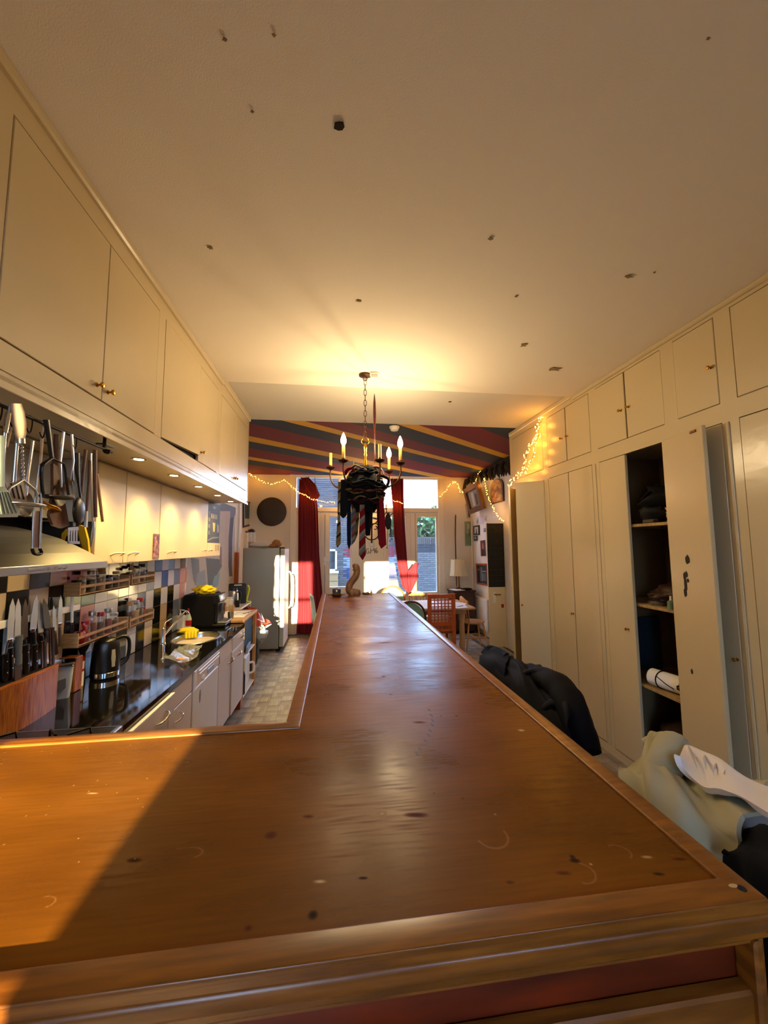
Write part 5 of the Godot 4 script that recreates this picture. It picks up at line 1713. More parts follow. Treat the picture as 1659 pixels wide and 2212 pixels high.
	picture("red_picture", [Vector3(2.855, 1.798, -7.350), Vector3(2.855, 1.809, -7.112), Vector3(2.855, 1.498, -7.108), Vector3(2.855, 1.503, -7.353)], 0.0, null, uv_skin("red_print", card(40, 80, "5a2424", [["a06a5c", oval(0.5, 0.4, 0.2, 0.25)], ["2c1414", poly([0.1, 1.0, 0.3, 0.55, 0.8, 0.6, 0.9, 1.0])]])), "dark red picture board on the right wall above the framed print", "picture", 0.015)
	picture("framed_print", [Vector3(2.850, 1.344, -7.582), Vector3(2.850, 1.363, -7.003), Vector3(2.850, 0.946, -6.999), Vector3(2.850, 0.934, -7.582)], 0.035, M.orange_wood, uv_skin("night_print", card(80, 90, "16202c", [["5d7284", poly([0.3, 0.1, 0.4, 0.1, 0.4, 0.9, 0.3, 0.9])], ["8aa0ac", poly([0.5, 0.3, 0.9, 0.3, 0.9, 0.36, 0.5, 0.36])], ["4a5d6e", poly([0.5, 0.45, 0.85, 0.45, 0.85, 0.85, 0.5, 0.85])], ["7a8f9c", poly([0.08, 0.2, 0.22, 0.2, 0.22, 0.3, 0.08, 0.3])], ["aebcc4", poly([0.46, 0.1, 0.5, 0.1, 0.5, 0.9, 0.46, 0.9])]])), "wood-framed dark blue print over the radiator", "picture", 0.02)
	picture("paper_note", [Vector3(2.855, 2.296, -7.405), Vector3(2.855, 2.301, -7.180), Vector3(2.855, 2.119, -7.165), Vector3(2.855, 2.120, -7.377)], 0.0, null, mat("lilac_paper", "cfc8d6", 0.8), "lilac paper sheet pinned on the right wall", "paper", 0.002, "papers on the right wall")
	picture("paper_note", [Vector3(2.855, 2.282, -7.142), Vector3(2.855, 2.285, -6.989), Vector3(2.855, 2.160, -6.989), Vector3(2.855, 2.159, -7.133)], 0.0, null, uv_skin("letter_print", card(40, 40, "d9d0c4", [["7a6a5a", poly([0.2, 0.2, 0.3, 0.2, 0.4, 0.7, 0.5, 0.3, 0.6, 0.7, 0.7, 0.2, 0.8, 0.2, 0.65, 0.85, 0.55, 0.85, 0.5, 0.6, 0.45, 0.85, 0.35, 0.85])]])), "small paper with a letter W on the right wall", "paper", 0.002, "papers on the right wall")
	picture("paper_note", [Vector3(2.855, 2.264, -7.546), Vector3(2.855, 2.267, -7.438), Vector3(2.855, 2.143, -7.438), Vector3(2.855, 2.136, -7.577)], 0.0, null, uv_skin("photo_b", card(30, 40, "c4bcae", [["8a8078", oval(0.5, 0.6, 0.25, 0.3)]])), "little photo pinned left of the lilac paper", "photo", 0.002, "papers on the right wall")
	picture("paper_note", [Vector3(2.855, 2.034, -7.181), Vector3(2.855, 2.036, -7.065), Vector3(2.855, 1.963, -7.061), Vector3(2.855, 1.963, -7.177)], 0.0, null, uv_skin("photo_c", card(30, 30, "6d6a78", [["c3c0cc", oval(0.5, 0.4, 0.2, 0.25)]])), "tiny grey photo on the right wall beside the chalkboard", "photo", 0.002, "papers on the right wall")
	# on the far wall, right corner
	picture("green_painting", [Vector3(2.709, 2.212, -7.840), Vector3(2.850, 2.212, -7.840), Vector3(2.840, 1.689, -7.840), Vector3(2.702, 1.702, -7.840)], 0.0, null, uv_skin("green_print", card(50, 100, "8fa084", [["6d8a6a", poly([0.1, 0.5, 0.9, 0.45, 0.9, 0.95, 0.1, 0.95])], ["c4c9a8", poly([0.4, 0.1, 0.7, 0.1, 0.6, 0.5, 0.45, 0.5])], ["4e5f3f", poly([0.55, 0.3, 0.7, 0.3, 0.72, 0.6, 0.58, 0.6])]])), "pale green painting in the far right corner", "painting", 0.02)
	picture("corner_print", [Vector3(2.746, 2.584, -7.840), Vector3(2.852, 2.597, -7.840), Vector3(2.843, 2.281, -7.840), Vector3(2.738, 2.277, -7.840)], 0.0, null, uv_skin("corner_photo", card(40, 70, "b4aaa0", [["40383a", poly([0.3, 0.9, 0.4, 0.3, 0.7, 0.2, 0.7, 0.9])], ["c79c88", oval(0.55, 0.3, 0.14, 0.12)]])), "narrow print of a dark figure above the green painting", "picture", 0.006)
	# picture on the left wall by the fridge
	picture("teal_picture", [Vector3(-1.690, 2.537, -7.333), Vector3(-1.690, 2.620, -8.052), Vector3(-1.690, 2.097, -8.110), Vector3(-1.690, 2.110, -7.380)], 0.035, M.dark_wood, uv_skin("teal_print", card(60, 80, "b9bdb6", [["28464a", poly([0.12, 0.0, 0.88, 0.0, 0.88, 0.75, 0.12, 0.68])]])), "framed dark teal print on the left wall over the fridge", "picture", 0.02)
	# chalkboard door leaf
	var dz := -6.30
	var d := thing("cupboard_door", "narrow beige door standing open, a chalkboard over its upper half and a lever handle", "door", V3(2.7, 0.02, dz))
	part(d, "leaf", MB.new().bx(2.560, 0.02, dz - 0.03, 2.855, 2.085, dz, 0.003), M.door_cream)
	var chalk := card(128, 200, "10120f", [], 0.02)
	var rng := RandomNumberGenerator.new()
	rng.seed = 88
	for r in 11:
		for x in 128:
			if rng.randf() < 0.7:
				chalk.set_pixel(x, mini(199, 10 + r * 17), Color("3e423a"))
		for k in 26:
			var xx := 4 + rng.randi() % 118
			var yy := 12 + r * 17 + rng.randi() % 12
			for j in 3:
				if r < 7:
					chalk.set_pixel(mini(127, xx + j % 2), mini(199, yy + j), Color("343830"))
	for y in 190:
		if rng.randf() < 0.75:
			chalk.set_pixel(60, y + 5, Color("3e423a"))
			chalk.set_pixel(100, y + 5, Color("33362f"))
	for q in [[64, 14, 20, 12], [90, 14, 30, 12], [64, 48, 26, 12]]:
		for y in q[3]:
			for x in q[2]:
				chalk.set_pixel(mini(127, q[0] + x), q[1] + y, Color("2b2119"))
	part(d, "chalkboard", MB.new().bx(2.562, 1.005, dz, 2.855, 2.078, dz + 0.006), uv_skin("chalk", chalk, 0.8))
	part(d, "lever_handle", MB.new().tube([V3(2.66, 0.885, dz), V3(2.66, 0.885, dz + 0.05), V3(2.75, 0.885, dz + 0.055)], 0.009, 8), M.old_brass)
	part(d, "handle_plate", MB.new().bx(2.64, 0.74, dz, 2.68, 0.92, dz + 0.006, 0.003), M.white_plastic)
	part(d, "red_sticker", MB.new().bx(2.775, 0.66, dz, 2.82, 0.72, dz + 0.002), M.red_plastic)
	# mural on the kitchen wall beyond the tiles
	var shp := []
	var uvp := func(a: Array):
		var p := PackedVector2Array()
		for q in a:
			p.append(Vector2((-4.42 - q.z) / 2.03, (2.34 - q.y) / 1.40))
		return p
	shp.append(["77746f", uvp.call([Vector3(-1.590, 1.591, -4.561), Vector3(-1.590, 1.563, -4.821), Vector3(-1.590, 1.401, -4.857), Vector3(-1.590, 1.252, -4.739), Vector3(-1.590, 1.337, -4.657)])])
	shp.append(["8b8c8a", uvp.call([Vector3(-1.590, 1.406, -4.779), Vector3(-1.590, 1.429, -5.058), Vector3(-1.590, 1.184, -5.126), Vector3(-1.590, 1.224, -4.760)])])
	shp.append(["5f5c58", uvp.call([Vector3(-1.590, 1.570, -5.065), Vector3(-1.590, 1.534, -5.729), Vector3(-1.590, 1.436, -5.767), Vector3(-1.590, 1.297, -5.489), Vector3(-1.590, 1.118, -5.337), Vector3(-1.590, 1.206, -5.190)])])
	shp.append(["7f9696", uvp.call([Vector3(-1.590, 1.192, -5.329), Vector3(-1.590, 1.317, -5.437), Vector3(-1.590, 1.353, -5.693), Vector3(-1.590, 1.180, -5.604), Vector3(-1.590, 1.167, -5.428)])])
	shp.append(["b89d8a", uvp.call([Vector3(-1.590, 2.211, -5.839), Vector3(-1.590, 2.252, -6.119), Vector3(-1.590, 1.334, -6.099), Vector3(-1.590, 1.377, -5.900)])])
	shp.append(["6d6a74", uvp.call([Vector3(-1.590, 2.258, -5.409), Vector3(-1.590, 2.332, -5.720), Vector3(-1.590, 2.371, -6.487), Vector3(-1.590, 2.325, -6.543), Vector3(-1.590, 2.138, -6.316), Vector3(-1.590, 2.125, -6.133), Vector3(-1.590, 2.252, -6.119), Vector3(-1.590, 2.208, -5.631)])])
	shp.append(["4a4750", uvp.call([Vector3(-1.590, 2.157, -6.129), Vector3(-1.590, 2.173, -6.344), Vector3(-1.590, 1.841, -6.285), Vector3(-1.590, 1.434, -6.303), Vector3(-1.590, 1.254, -6.347), Vector3(-1.590, 1.259, -6.165), Vector3(-1.590, 1.444, -6.102), Vector3(-1.590, 1.836, -6.075)])])
	shp.append(["8c5f58", uvp.call([Vector3(-1.590, 1.718, -5.620), Vector3(-1.590, 1.710, -5.721), Vector3(-1.590, 1.459, -5.760), Vector3(-1.590, 1.478, -5.658)])])
	var mu := thing("wall_mural", "faded mural of robed shapes painted on a board beyond the kitchen tiles", "mural", V3(-1.6, 0.95, -5.4))
	part(mu, "board", MB.new().at(-1.60, 0, 0).quad(V3(0.006, 0.94, -4.42), V3(0.006, 0.94, -6.45), V3(0.006, 2.34, -6.45), V3(0.006, 2.34, -4.42)).bx(-0.0, 0.94, -6.45, 0.005, 2.34, -4.42), uv_skin("mural_print", card(260, 180, "b8a593", shp, 0.05), 0.7))
	# black poster on the last wall cabinet
	var gold2 := "b99a3a"
	var ps := [[gold2, oval(0.5, 0.12, 0.12, 0.04)]]
	for k in 4:
		ps.append([gold2, poly([0.25 + k * 0.14, 0.30, 0.33 + k * 0.14, 0.27, 0.34 + k * 0.14, 0.40, 0.28 + k * 0.14, 0.40])])
		ps.append(["6f6a58", poly([0.06, 0.25 + k * 0.16, 0.16, 0.22 + k * 0.16, 0.18, 0.32 + k * 0.16, 0.08, 0.33 + k * 0.16])])
	ps.append([gold2, poly([0.4, 0.5, 0.62, 0.5, 0.58, 0.72, 0.46, 0.72])])
	ps.append(["8f8c84", poly([0.78, 0.5, 0.92, 0.55, 0.95, 0.72, 0.82, 0.74])])
	ps.append(["6d6e76", poly([0.05, 0.93, 0.4, 0.86, 0.95, 0.84, 0.95, 0.87, 0.4, 0.9, 0.05, 0.97])])
	var po := thing("poster", "black poster with golden lettering on the end of the wall cabinets", "poster", V3(-1.3, 1.75, -4.26))
	part(po, "backing", MB.new().bx(-1.58, 1.747, -4.47, -1.274, 2.176, -4.062), M.cabinet_grey)
	part(po, "sheet", MB.new().quad(V3(-1.272, 1.75, -4.064), V3(-1.272, 1.75, -4.465), V3(-1.272, 2.172, -4.465), V3(-1.272, 2.172, -4.064)).bx(-1.274, 1.75, -4.465, -1.2725, 2.172, -4.064), uv_skin("poster_print", card(90, 130, "2a2c30", ps, 0.08), 0.6))
	# wrought-iron wall candelabrum on the solid panel
	var zs := -7.72
	var s := thing("wall_candelabrum", "black wrought-iron candelabrum with scrolls on the white middle panel, two bulbs lit", "candelabrum", Vector3(0.740, 1.752, -7.860))
	part(s, "wall_plate", MB.new().bx(0.702, 1.695, -7.872, 0.787, 1.808, -7.862, 0.004), M.brushed)
	part(s, "stem", MB.new().tube([Vector3(0.740, 1.780, -7.860), Vector3(0.727, 1.834, -7.720), Vector3(0.729, 2.355, -7.720), Vector3(0.758, 2.590, -7.720)], 0.016, 8), M.iron)
	var rc := Vector3(0.728, 1.982, -7.720)
	part(s, "scroll", MB.new().tube(arc(rc, 0.15, -2.6, 1.0, 20), 0.012, 8), M.iron)
	part(s, "scroll", MB.new().tube(arc(rc + V3(0.07, 0.12, 0), 0.06, -2.0, 3.2, 16), 0.010, 8), M.iron)
	part(s, "scroll", MB.new().tube(arc(rc + V3(0.02, 0.28, 0), 0.11, -2.9, 0.4, 16), 0.012, 8), M.iron)
	for q in [[Vector3(0.455, 2.535, -7.660), true], [Vector3(0.627, 2.594, -7.600), true], [Vector3(1.009, 2.460, -7.620), false], [Vector3(1.222, 2.512, -7.660), false]]:
		var p: Vector3 = q[0]
		var base := Vector3(0.738, 2.280, -7.720)
		var arm := part(s, "arm", MB.new().tube(smooth([base, base.lerp(p, 0.5) + V3(0, -0.13, 0), p + V3(0, -0.09, 0), p + V3(0, -0.02, 0)], 5), 0.009, 8), M.iron)
		part(arm, "drip_pan", MB.new().at(p.x, p.y, p.z).lathe([Vector2(0, -0.025), Vector2(0.02, -0.02), Vector2(0.035, -0.005), Vector2(0.033, -0.002), Vector2(0, -0.006)], 14), M.iron)
		part(arm, "candle", MB.new().at(p.x, p.y, p.z).lathe([Vector2(0, -0.006), Vector2(0.014, -0.006), Vector2(0.014, 0.08), Vector2(0, 0.082)], 12), M.candle_sleeve)
		if q[1]:
			candle_bulb(arm, p + V3(0, 0.08, 0), true, 1.3)
			lamp("sconce_light", p + V3(0, 0.12, 0), Color(1.0, 0.72, 0.38), 0.18, 0.015)
	# dark ruffled garland along the right wall below the ceiling
	var ga := thing("garland", "dark ruffled fabric garland along the top of the right wall", "garland", V3(2.8, 3.0, -6.8))
	var gm := mat("garland_dark", "1d1512", 0.9)
	var rg := RandomNumberGenerator.new()
	rg.seed = 5
	for i in 34:
		var u := i / 33.0
		var z := lerpf(-7.78, -5.66, u)
		var drop := 0.12 + 0.17 * u + rg.randf_range(-0.03, 0.04)
		var x := 2.80 - 0.05 * sin(i * 1.7)
		part(ga, "ruffle", MB.new().tube([V3(x + 0.04, 3.13, z), V3(x - 0.02, 3.13 - drop * 0.5, z + rg.randf_range(-0.03, 0.03)), V3(x + rg.randf_range(-0.03, 0.02), 3.13 - drop, z + rg.randf_range(-0.05, 0.05))], [0.03, 0.055, 0.012], 8, false, 0.5), gm)
	part(ga, "band", MB.new().bx(2.78, 3.08, -7.8, 2.858, 3.148, -5.64, 0.01), gm)
	part(ga, "hanging_end", MB.new().tube([V3(2.74, 3.10, -7.80), V3(2.70, 2.9, -7.80), V3(2.73, 2.72, -7.80)], [0.05, 0.075, 0.03], 8, false, 0.4), gm)

# ---------------------------------------------------------------- fridge
func build_fridge() -> void:
	var f := thing("fridge", "tall grey metal fridge with a white door, against the left wall by the red curtain", "fridge", V3(-1.2, 0, -6.95))
	var fm := mat("fridge_grey", "a3a59c", 0.32, 0.55)
	part(f, "body", MB.new().bx(-1.51, 0.04, -7.25, -0.918, 1.69, -6.65, 0.008), fm)
	part(f, "seal", MB.new().bx(-0.918, 0.06, -7.24, -0.905, 1.68, -6.66), M.black_matt)
	var d := part(f, "door", MB.new().bx(-0.905, 0.075, -7.25, -0.835, 1.672, -6.648, 0.006), M.white_plastic)
	part(d, "edge_band", MB.new().bx(-0.900, 0.08, -6.6479, -0.842, 1.665, -6.6465), skin(mat("speckled_edge", "ffffff", 0.4), noise_img(64, 64, 0.35, 0.2, Color("7d8a80"), Color("dfe6dc"), 61), 6.0))
	part(d, "hinge_cap", MB.new().bx(-0.925, 1.672, -6.72, -0.845, 1.70, -6.645, 0.004), M.black_plastic)
	part(d, "handle", MB.new().tube(smooth([V3(-0.835, 0.62, -7.18), V3(-0.79, 0.66, -7.18), V3(-0.775, 0.95, -7.18), V3(-0.79, 1.22, -7.18), V3(-0.835, 1.26, -7.18)], 4), 0.013, 8), M.white_plastic)
	for z in [-6.70, -7.20]:
		part(f, "foot", MB.new().bx(-0.96, 0, z - 0.03, -0.90, 0.05, z + 0.03).bx(-1.48, 0, z - 0.03, -1.42, 0.05, z + 0.03), M.black_matt)
	# on top of the fridge
	var bb := Vector3(-1.505, 1.703, -6.850)
	var bo := thing("glass_bottle", "clear glass bottle with dark cap standing at the left on the fridge", "bottle", V3(bb.x, 1.69, -6.85))
	part(bo, "bottle", MB.new().at(bb.x, 1.69, -6.85).lathe([Vector2(0, 0), Vector2(0.034, 0), Vector2(0.036, 0.15), Vector2(0.03, 0.19), Vector2(0.016, 0.22), Vector2(0.015, 0.26), Vector2(0, 0.26)], 14), M.jar_glass)
	part(bo, "cap", MB.new().at(bb.x, 1.95, -6.85).lathe([Vector2(0, 0), Vector2(0.018, 0), Vector2(0.018, 0.025), Vector2(0, 0.027)], 10), M.dark_wood)
	var jb := Vector3(-1.444, 1.703, -6.950)
	var jo := thing("storage_jar", "tall glass storage jar with brown domed lid on the fridge", "jar", V3(jb.x, 1.69, -6.95))
	part(jo, "jar", MB.new().at(jb.x, 1.69, -6.95).lathe([Vector2(0, 0), Vector2(0.07, 0), Vector2(0.072, 0.27), Vector2(0, 0.27)], 18), M.jar_glass)
	part(jo, "lid", MB.new().at(jb.x, 1.96, -6.95).lathe([Vector2(0, 0), Vector2(0.078, 0), Vector2(0.06, 0.04), Vector2(0.02, 0.06), Vector2(0, 0.06)], 18), M.dark_wood)
	part(jo, "contents", MB.new().at(jb.x, 1.695, -6.95).lathe([Vector2(0, 0), Vector2(0.062, 0), Vector2(0.062, 0.10), Vector2(0, 0.11)], 16), M.spice_pale)
	var lo := thing("paper_bag", "crumpled pale paper bag lying on the fridge", "bag", V3(-1.2, 1.69, -6.80))
	part(lo, "bag", lump(V3(-1.24, 1.738, -6.80), V3(0.20, 0.046, 0.09), 3, 0.12), mat("pale_bag", "d8cfc2", 0.8))
	var br := thing("bread_loaf", "brown bread roll and crust lying on the fridge near the front edge", "bread", V3(-1.0, 1.69, -6.82))
	part(br, "loaf", lump(V3(-1.0, 1.757, -6.84), V3(0.085, 0.066, 0.07), 9, 0.22), mat("crust", "a0703f", 0.8))
	part(br, "crust_end", lump(V3(-1.06, 1.722, -6.76), V3(0.06, 0.03, 0.05), 12, 0.2), M.crust)

# an uneven rounded body
func lump(c: Vector3, r: Vector3, sd: int, rough := 0.15, seg := 18, rings := 12) -> MB:
	var f := FastNoiseLite.new()
	f.seed = sd
	f.frequency = 1.4
	var rows := []
	for i in rings + 1:
		var a := -PI / 2 + PI * i / rings
		var row := PackedVector3Array()
		for j in seg:
			var b := TAU * j / seg
			var d := V3(cos(a) * cos(b), sin(a), -cos(a) * sin(b))
			row.append(c + d * r * (1.0 + rough * 2.0 * f.get_noise_3dv(d * 1.5)))
		rows.append(row)
	return MB.new().grid(rows, true)


# ---------------------------------------------------------------- hood, rail and utensils
func build_hood_and_utensils() -> void:
	var h := thing("range_hood", "brushed steel range hood with a curved top and thin front lip over the hob", "hood", V3(-1.3, 1.61, -1.5))
	var pf := PackedVector2Array([Vector2(-1.575, 1.614), Vector2(-1.07, 1.614), Vector2(-1.07, 1.640), Vector2(-1.14, 1.682), Vector2(-1.21, 1.718), Vector2(-1.275, 1.748), Vector2(-1.36, 1.776), Vector2(-1.46, 1.80), Vector2(-1.575, 1.815)])
	part(h, "canopy", MB.new().at(0, 0, -1.975).prism(pf, 0.95), M.brushed)
	var lip := part(h, "front_lip", MB.new().bx(-1.075, 1.611, -1.98, -1.062, 1.641, -1.02, 0.002), M.steel)
	for k in 4:
		part(lip, "button", MB.new().at(-1.062, 1.626, -1.60 - 0.03 * k, 0, 0, -PI / 2).lathe([Vector2(0.006, 0), Vector2(0.006, 0.004), Vector2(0, 0.004)], 10), M.chrome)
	part(lip, "switch", MB.new().bx(-1.062, 1.621, -1.57, -1.058, 1.631, -1.50, 0.001), M.chrome)
	solo("dark_back_strip", MB.new().bx(-1.60, 1.64, -2.225, -1.577, 1.85, -0.9), M.dark_teal, "dark strip on the wall just above the range hood", "panel")
	var bc := thing("recessed_cupboard", "pale grey recessed cupboard behind the hanging utensils", "cupboard", V3(-1.5, 1.87, -1.5))
	part(bc, "panel", MB.new().bx(-1.60, 1.855, -2.228, -1.46, 2.178, -0.9, 0.003), M.pale_grey)
	part(bc, "bottom_edge", MB.new().bx(-1.60, 1.850, -2.228, -1.461, 1.8545, -0.9), M.black_matt)
	# the rail under the cupboard
	var x := -0.975
	var r := thing("utensil_rail", "black iron hanging rail with hooks under the overhead cupboard", "rail", V3(x, 2.12, -1.4))
	part(r, "rod", MB.new().tube([V3(x, 2.12, -1.80), V3(x, 2.12, -0.95)], 0.006, 8), M.iron)
	part(r, "back_rod", MB.new().tube([V3(x - 0.05, 2.075, -1.78), V3(x - 0.05, 2.075, -0.95)], 0.004, 8), M.iron)
	part(r, "bracket", MB.new().tube(smooth([V3(x - 0.012, 2.18, -1.765), V3(x - 0.012, 2.13, -1.765), V3(x - 0.008, 2.112, -1.762), V3(x + 0.006, 2.108, -1.755), V3(x + 0.012, 2.12, -1.75)], 4), 0.010, 8, false, 0.5).bx(x - 0.03, 2.138, -1.80, x + 0.012, 2.144, -1.735), M.iron)
	part(r, "bracket", MB.new().tube([V3(x, 2.18, -1.0), V3(x, 2.115, -1.0)], 0.010, 8, false, 0.5), M.iron)
	for q in [[400, 345], [520, 300], [150, 110], [870, 470], [260, 60], [330, 120]]:
		var p := hookpos(q[0])
		part(r, "hook", MB.new().tube(smooth([p + V3(0, 0.0, 0.012), p + V3(0, 0.010, 0), p + V3(0, 0.0, -0.012), p + V3(0.004, -0.03, -0.006), p + V3(0.010, -0.05, 0.010), p + V3(0.012, -0.035, 0.026)], 4), 0.0022, 6), M.iron)
	var g := "kitchen utensils hanging from the rail"
	var wood_pale := skin(mat("pale_handle", "ffffff", 0.6), noise_img(64, 64, 0.05, 0.01, Color("b39572"), Color("d8bd9b"), 71), 6.0)
	var brown := skin(mat("brown_spoon", "ffffff", 0.5), noise_img(64, 64, 0.06, 0.01, Color("4a2a15"), Color("7d4c28"), 72), 6.0)
	# potato masher with pale wooden handle
	var m := thing("potato_masher", "steel potato masher with twisted shaft and pale wooden handle, front of the rail", "masher", Vector3(-0.950, 2.135, -1.256), g)
	part(m, "handle", MB.new().tube([Vector3(-0.950, 2.134, -1.251), Vector3(-0.950, 2.112, -1.259), Vector3(-0.950, 2.080, -1.267), Vector3(-0.950, 2.049, -1.274), Vector3(-0.950, 2.035, -1.277)], [0.012, 0.0155, 0.0165, 0.014, 0.010], 12), wood_pale)
	part(m, "ferrule", MB.new().tube([Vector3(-0.950, 2.035, -1.277), Vector3(-0.950, 2.020, -1.280)], 0.011, 12), M.steel)
	var tw := []
	for i in 41:
		var t := i / 40.0
		tw.append((Vector3(-0.950, 2.020, -1.280)).lerp(Vector3(-0.950, 1.908, -1.298), t) + V3(cos(t * 60.0), 0, sin(t * 60.0)) * 0.0022)
	part(m, "shaft", MB.new().tube(tw, 0.0042, 6), M.steel)
	part(m, "fork", MB.new().tube(smooth([Vector3(-0.950, 1.911, -1.298), Vector3(-0.950, 1.891, -1.270), Vector3(-0.950, 1.877, -1.251), Vector3(-0.950, 1.856, -1.248), Vector3(-0.950, 1.833, -1.259)], 4), 0.004, 8).tube(smooth([Vector3(-0.950, 1.911, -1.298), Vector3(-0.950, 1.897, -1.327), Vector3(-0.950, 1.885, -1.350), Vector3(-0.950, 1.866, -1.358), Vector3(-0.950, 1.842, -1.362)], 4), 0.0042, 8), M.steel)
	slotted_disc(m, Vector3(-0.950, 1.837, -1.313), 0.062, 0.045, M.steel)
	# black masher
	var bm := thing("black_masher", "black-handled potato masher with a round steel plate, middle of the rail", "masher", Vector3(-0.955, 2.128, -1.384), g)
	part(bm, "handle", MB.new().tube([Vector3(-0.955, 2.128, -1.382), Vector3(-0.955, 2.078, -1.398), Vector3(-0.955, 2.005, -1.418)], [0.013, 0.011, 0.009], 10, false, 0.6), M.black_plastic)
	part(bm, "fork", MB.new().tube(smooth([Vector3(-0.955, 2.007, -1.418), Vector3(-0.955, 1.986, -1.390), Vector3(-0.955, 1.967, -1.376), Vector3(-0.955, 1.921, -1.380), Vector3(-0.955, 1.871, -1.392)], 4), [0.008, 0.008, 0.008, 0.008, 0.008, 0.008, 0.008, 0.008, 0.007, 0.007, 0.006, 0.006, 0.006, 0.006, 0.006, 0.006, 0.006], 8, false, 0.5).tube(smooth([Vector3(-0.955, 2.007, -1.418), Vector3(-0.955, 2.001, -1.452), Vector3(-0.955, 1.995, -1.479), Vector3(-0.955, 1.946, -1.495), Vector3(-0.955, 1.892, -1.512)], 4), 0.005, 8, false, 0.6), M.black_plastic)
	slotted_disc(bm, Vector3(-0.955, 1.877, -1.454), 0.058, 0.045, M.iron)
	# brass spoon with pale handle
	var sp := thing("serving_spoon", "brass serving spoon on a long pale handle between the two mashers", "spoon", Vector3(-0.990, 2.130, -1.419), g)
	part(sp, "handle", MB.new().tube([Vector3(-0.990, 2.132, -1.421), Vector3(-0.990, 2.044, -1.419), Vector3(-0.990, 1.979, -1.420), Vector3(-0.990, 1.890, -1.423)], [0.006, 0.006, 0.005, 0.005], 8, false, 0.6), wood_pale)
	part(sp, "bowl", MB.new().tube([Vector3(-0.990, 1.862, -1.429), Vector3(-0.990, 1.851, -1.447), Vector3(-0.990, 1.844, -1.476), Vector3(-0.990, 1.836, -1.507), Vector3(-0.990, 1.835, -1.526)], [0.008, 0.020, 0.026, 0.020, 0.004], 12, false, 0.4), M.brass)
	# long steel loop utensil
	var st := thing("steel_strainer_handle", "long narrow steel frame utensil hanging lowest, with a black loop end", "utensil", Vector3(-0.960, 1.973, -1.365), g)
	part(st, "frame", MB.new().tube([Vector3(-0.960, 1.972, -1.372), Vector3(-0.960, 1.870, -1.366), Vector3(-0.960, 1.796, -1.364), Vector3(-0.960, 1.701, -1.369)], 0.0032, 8).tube([Vector3(-0.960, 1.974, -1.380), Vector3(-0.960, 1.848, -1.393), Vector3(-0.960, 1.774, -1.397), Vector3(-0.960, 1.701, -1.401)], 0.0035, 8), M.steel)
	part(st, "blade", MB.new().quad(Vector3(-0.963, 1.824, -1.397), Vector3(-0.963, 1.821, -1.368), Vector3(-0.963, 1.704, -1.376), Vector3(-0.963, 1.704, -1.402)).quad(Vector3(-0.961, 1.821, -1.365), Vector3(-0.961, 1.823, -1.394), Vector3(-0.961, 1.704, -1.399), Vector3(-0.961, 1.704, -1.373)), brown)
	part(st, "loop", MB.new().tube(smooth([Vector3(-0.960, 1.700, -1.369), Vector3(-0.960, 1.686, -1.377), Vector3(-0.960, 1.682, -1.393), Vector3(-0.960, 1.686, -1.410), Vector3(-0.960, 1.700, -1.401)], 4), 0.005, 8), M.black_plastic)
	# brown wooden paddle
	var pd := thing("wooden_paddle", "wide brown wooden paddle behind the black masher", "paddle", Vector3(-1.000, 2.009, -1.513), g)
	paddle(pd, "blade", [Vector3(-1.000, 2.001, -1.487), Vector3(-1.000, 2.009, -1.525), Vector3(-1.000, 1.933, -1.536), Vector3(-1.000, 1.867, -1.562), Vector3(-1.000, 1.787, -1.592), Vector3(-1.000, 1.774, -1.551), Vector3(-1.000, 1.783, -1.508), Vector3(-1.000, 1.816, -1.487), Vector3(-1.000, 1.900, -1.497)], 0.010, brown)
	part(pd, "handle", MB.new().tube([Vector3(-1.000, 2.000, -1.506), Vector3(-1.000, 2.068, -1.502), Vector3(-1.000, 2.111, -1.499)], [0.012, 0.009, 0.008], 8), brown)
	# steel spoon and steel ladle handles
	for i in 3:
		var a: Vector3 = [Vector3(-0.965, 2.115, -1.481), Vector3(-0.965, 2.120, -1.524), Vector3(-1.000, 2.058, -1.395)][i]
		var b: Vector3 = [Vector3(-0.965, 2.010, -1.474), Vector3(-0.965, 2.025, -1.542), Vector3(-1.000, 1.937, -1.386)][i]
		var e: Vector3 = [Vector3(-0.980, 1.921, -1.511), Vector3(-0.980, 1.951, -1.555), Vector3(-1.000, 1.872, -1.385)][i]
		var ld := thing("steel_ladle", ["steel ladle with a bright flat handle right of the black masher", "steel ladle with a looped handle left of the black spoon", "steel ladle behind the wooden-handled masher"][i], "ladle", a, g)
		part(ld, "handle", MB.new().tube([a, b, e], [0.008, 0.007, 0.005], 8, false, 0.4), M.steel)
		part(ld, "bowl", bowl_shape(e + V3(0, -0.028, 0), e, 0.034, 0.02), M.steel)
	# black spoon
	var bs := thing("black_spoon", "black cooking spoon with a big oval bowl at the right of the utensils", "spoon", Vector3(-0.970, 2.056, -1.566), g)
	part(bs, "handle", MB.new().tube([Vector3(-0.970, 2.060, -1.570), Vector3(-0.970, 1.984, -1.577), Vector3(-0.970, 1.942, -1.588), Vector3(-0.970, 1.892, -1.604)], [0.011, 0.011, 0.006, 0.006], 8, false, 0.6), M.black_plastic)
	part(bs, "bowl", lump(Vector3(-0.970, 1.844, -1.600), V3(0.010, 0.052, 0.036), 4, 0.0), M.black_plastic)
	# slotted turner
	var tn := thing("slotted_turner", "steel slotted turner shining blue below the black spoon", "turner", Vector3(-0.985, 1.899, -1.591), g)
	part(tn, "handle", MB.new().tube([Vector3(-0.985, 2.011, -1.569), Vector3(-0.985, 1.898, -1.587), Vector3(-0.985, 1.785, -1.602)], [0.007, 0.005, 0.006], 8, false, 0.5), M.steel)
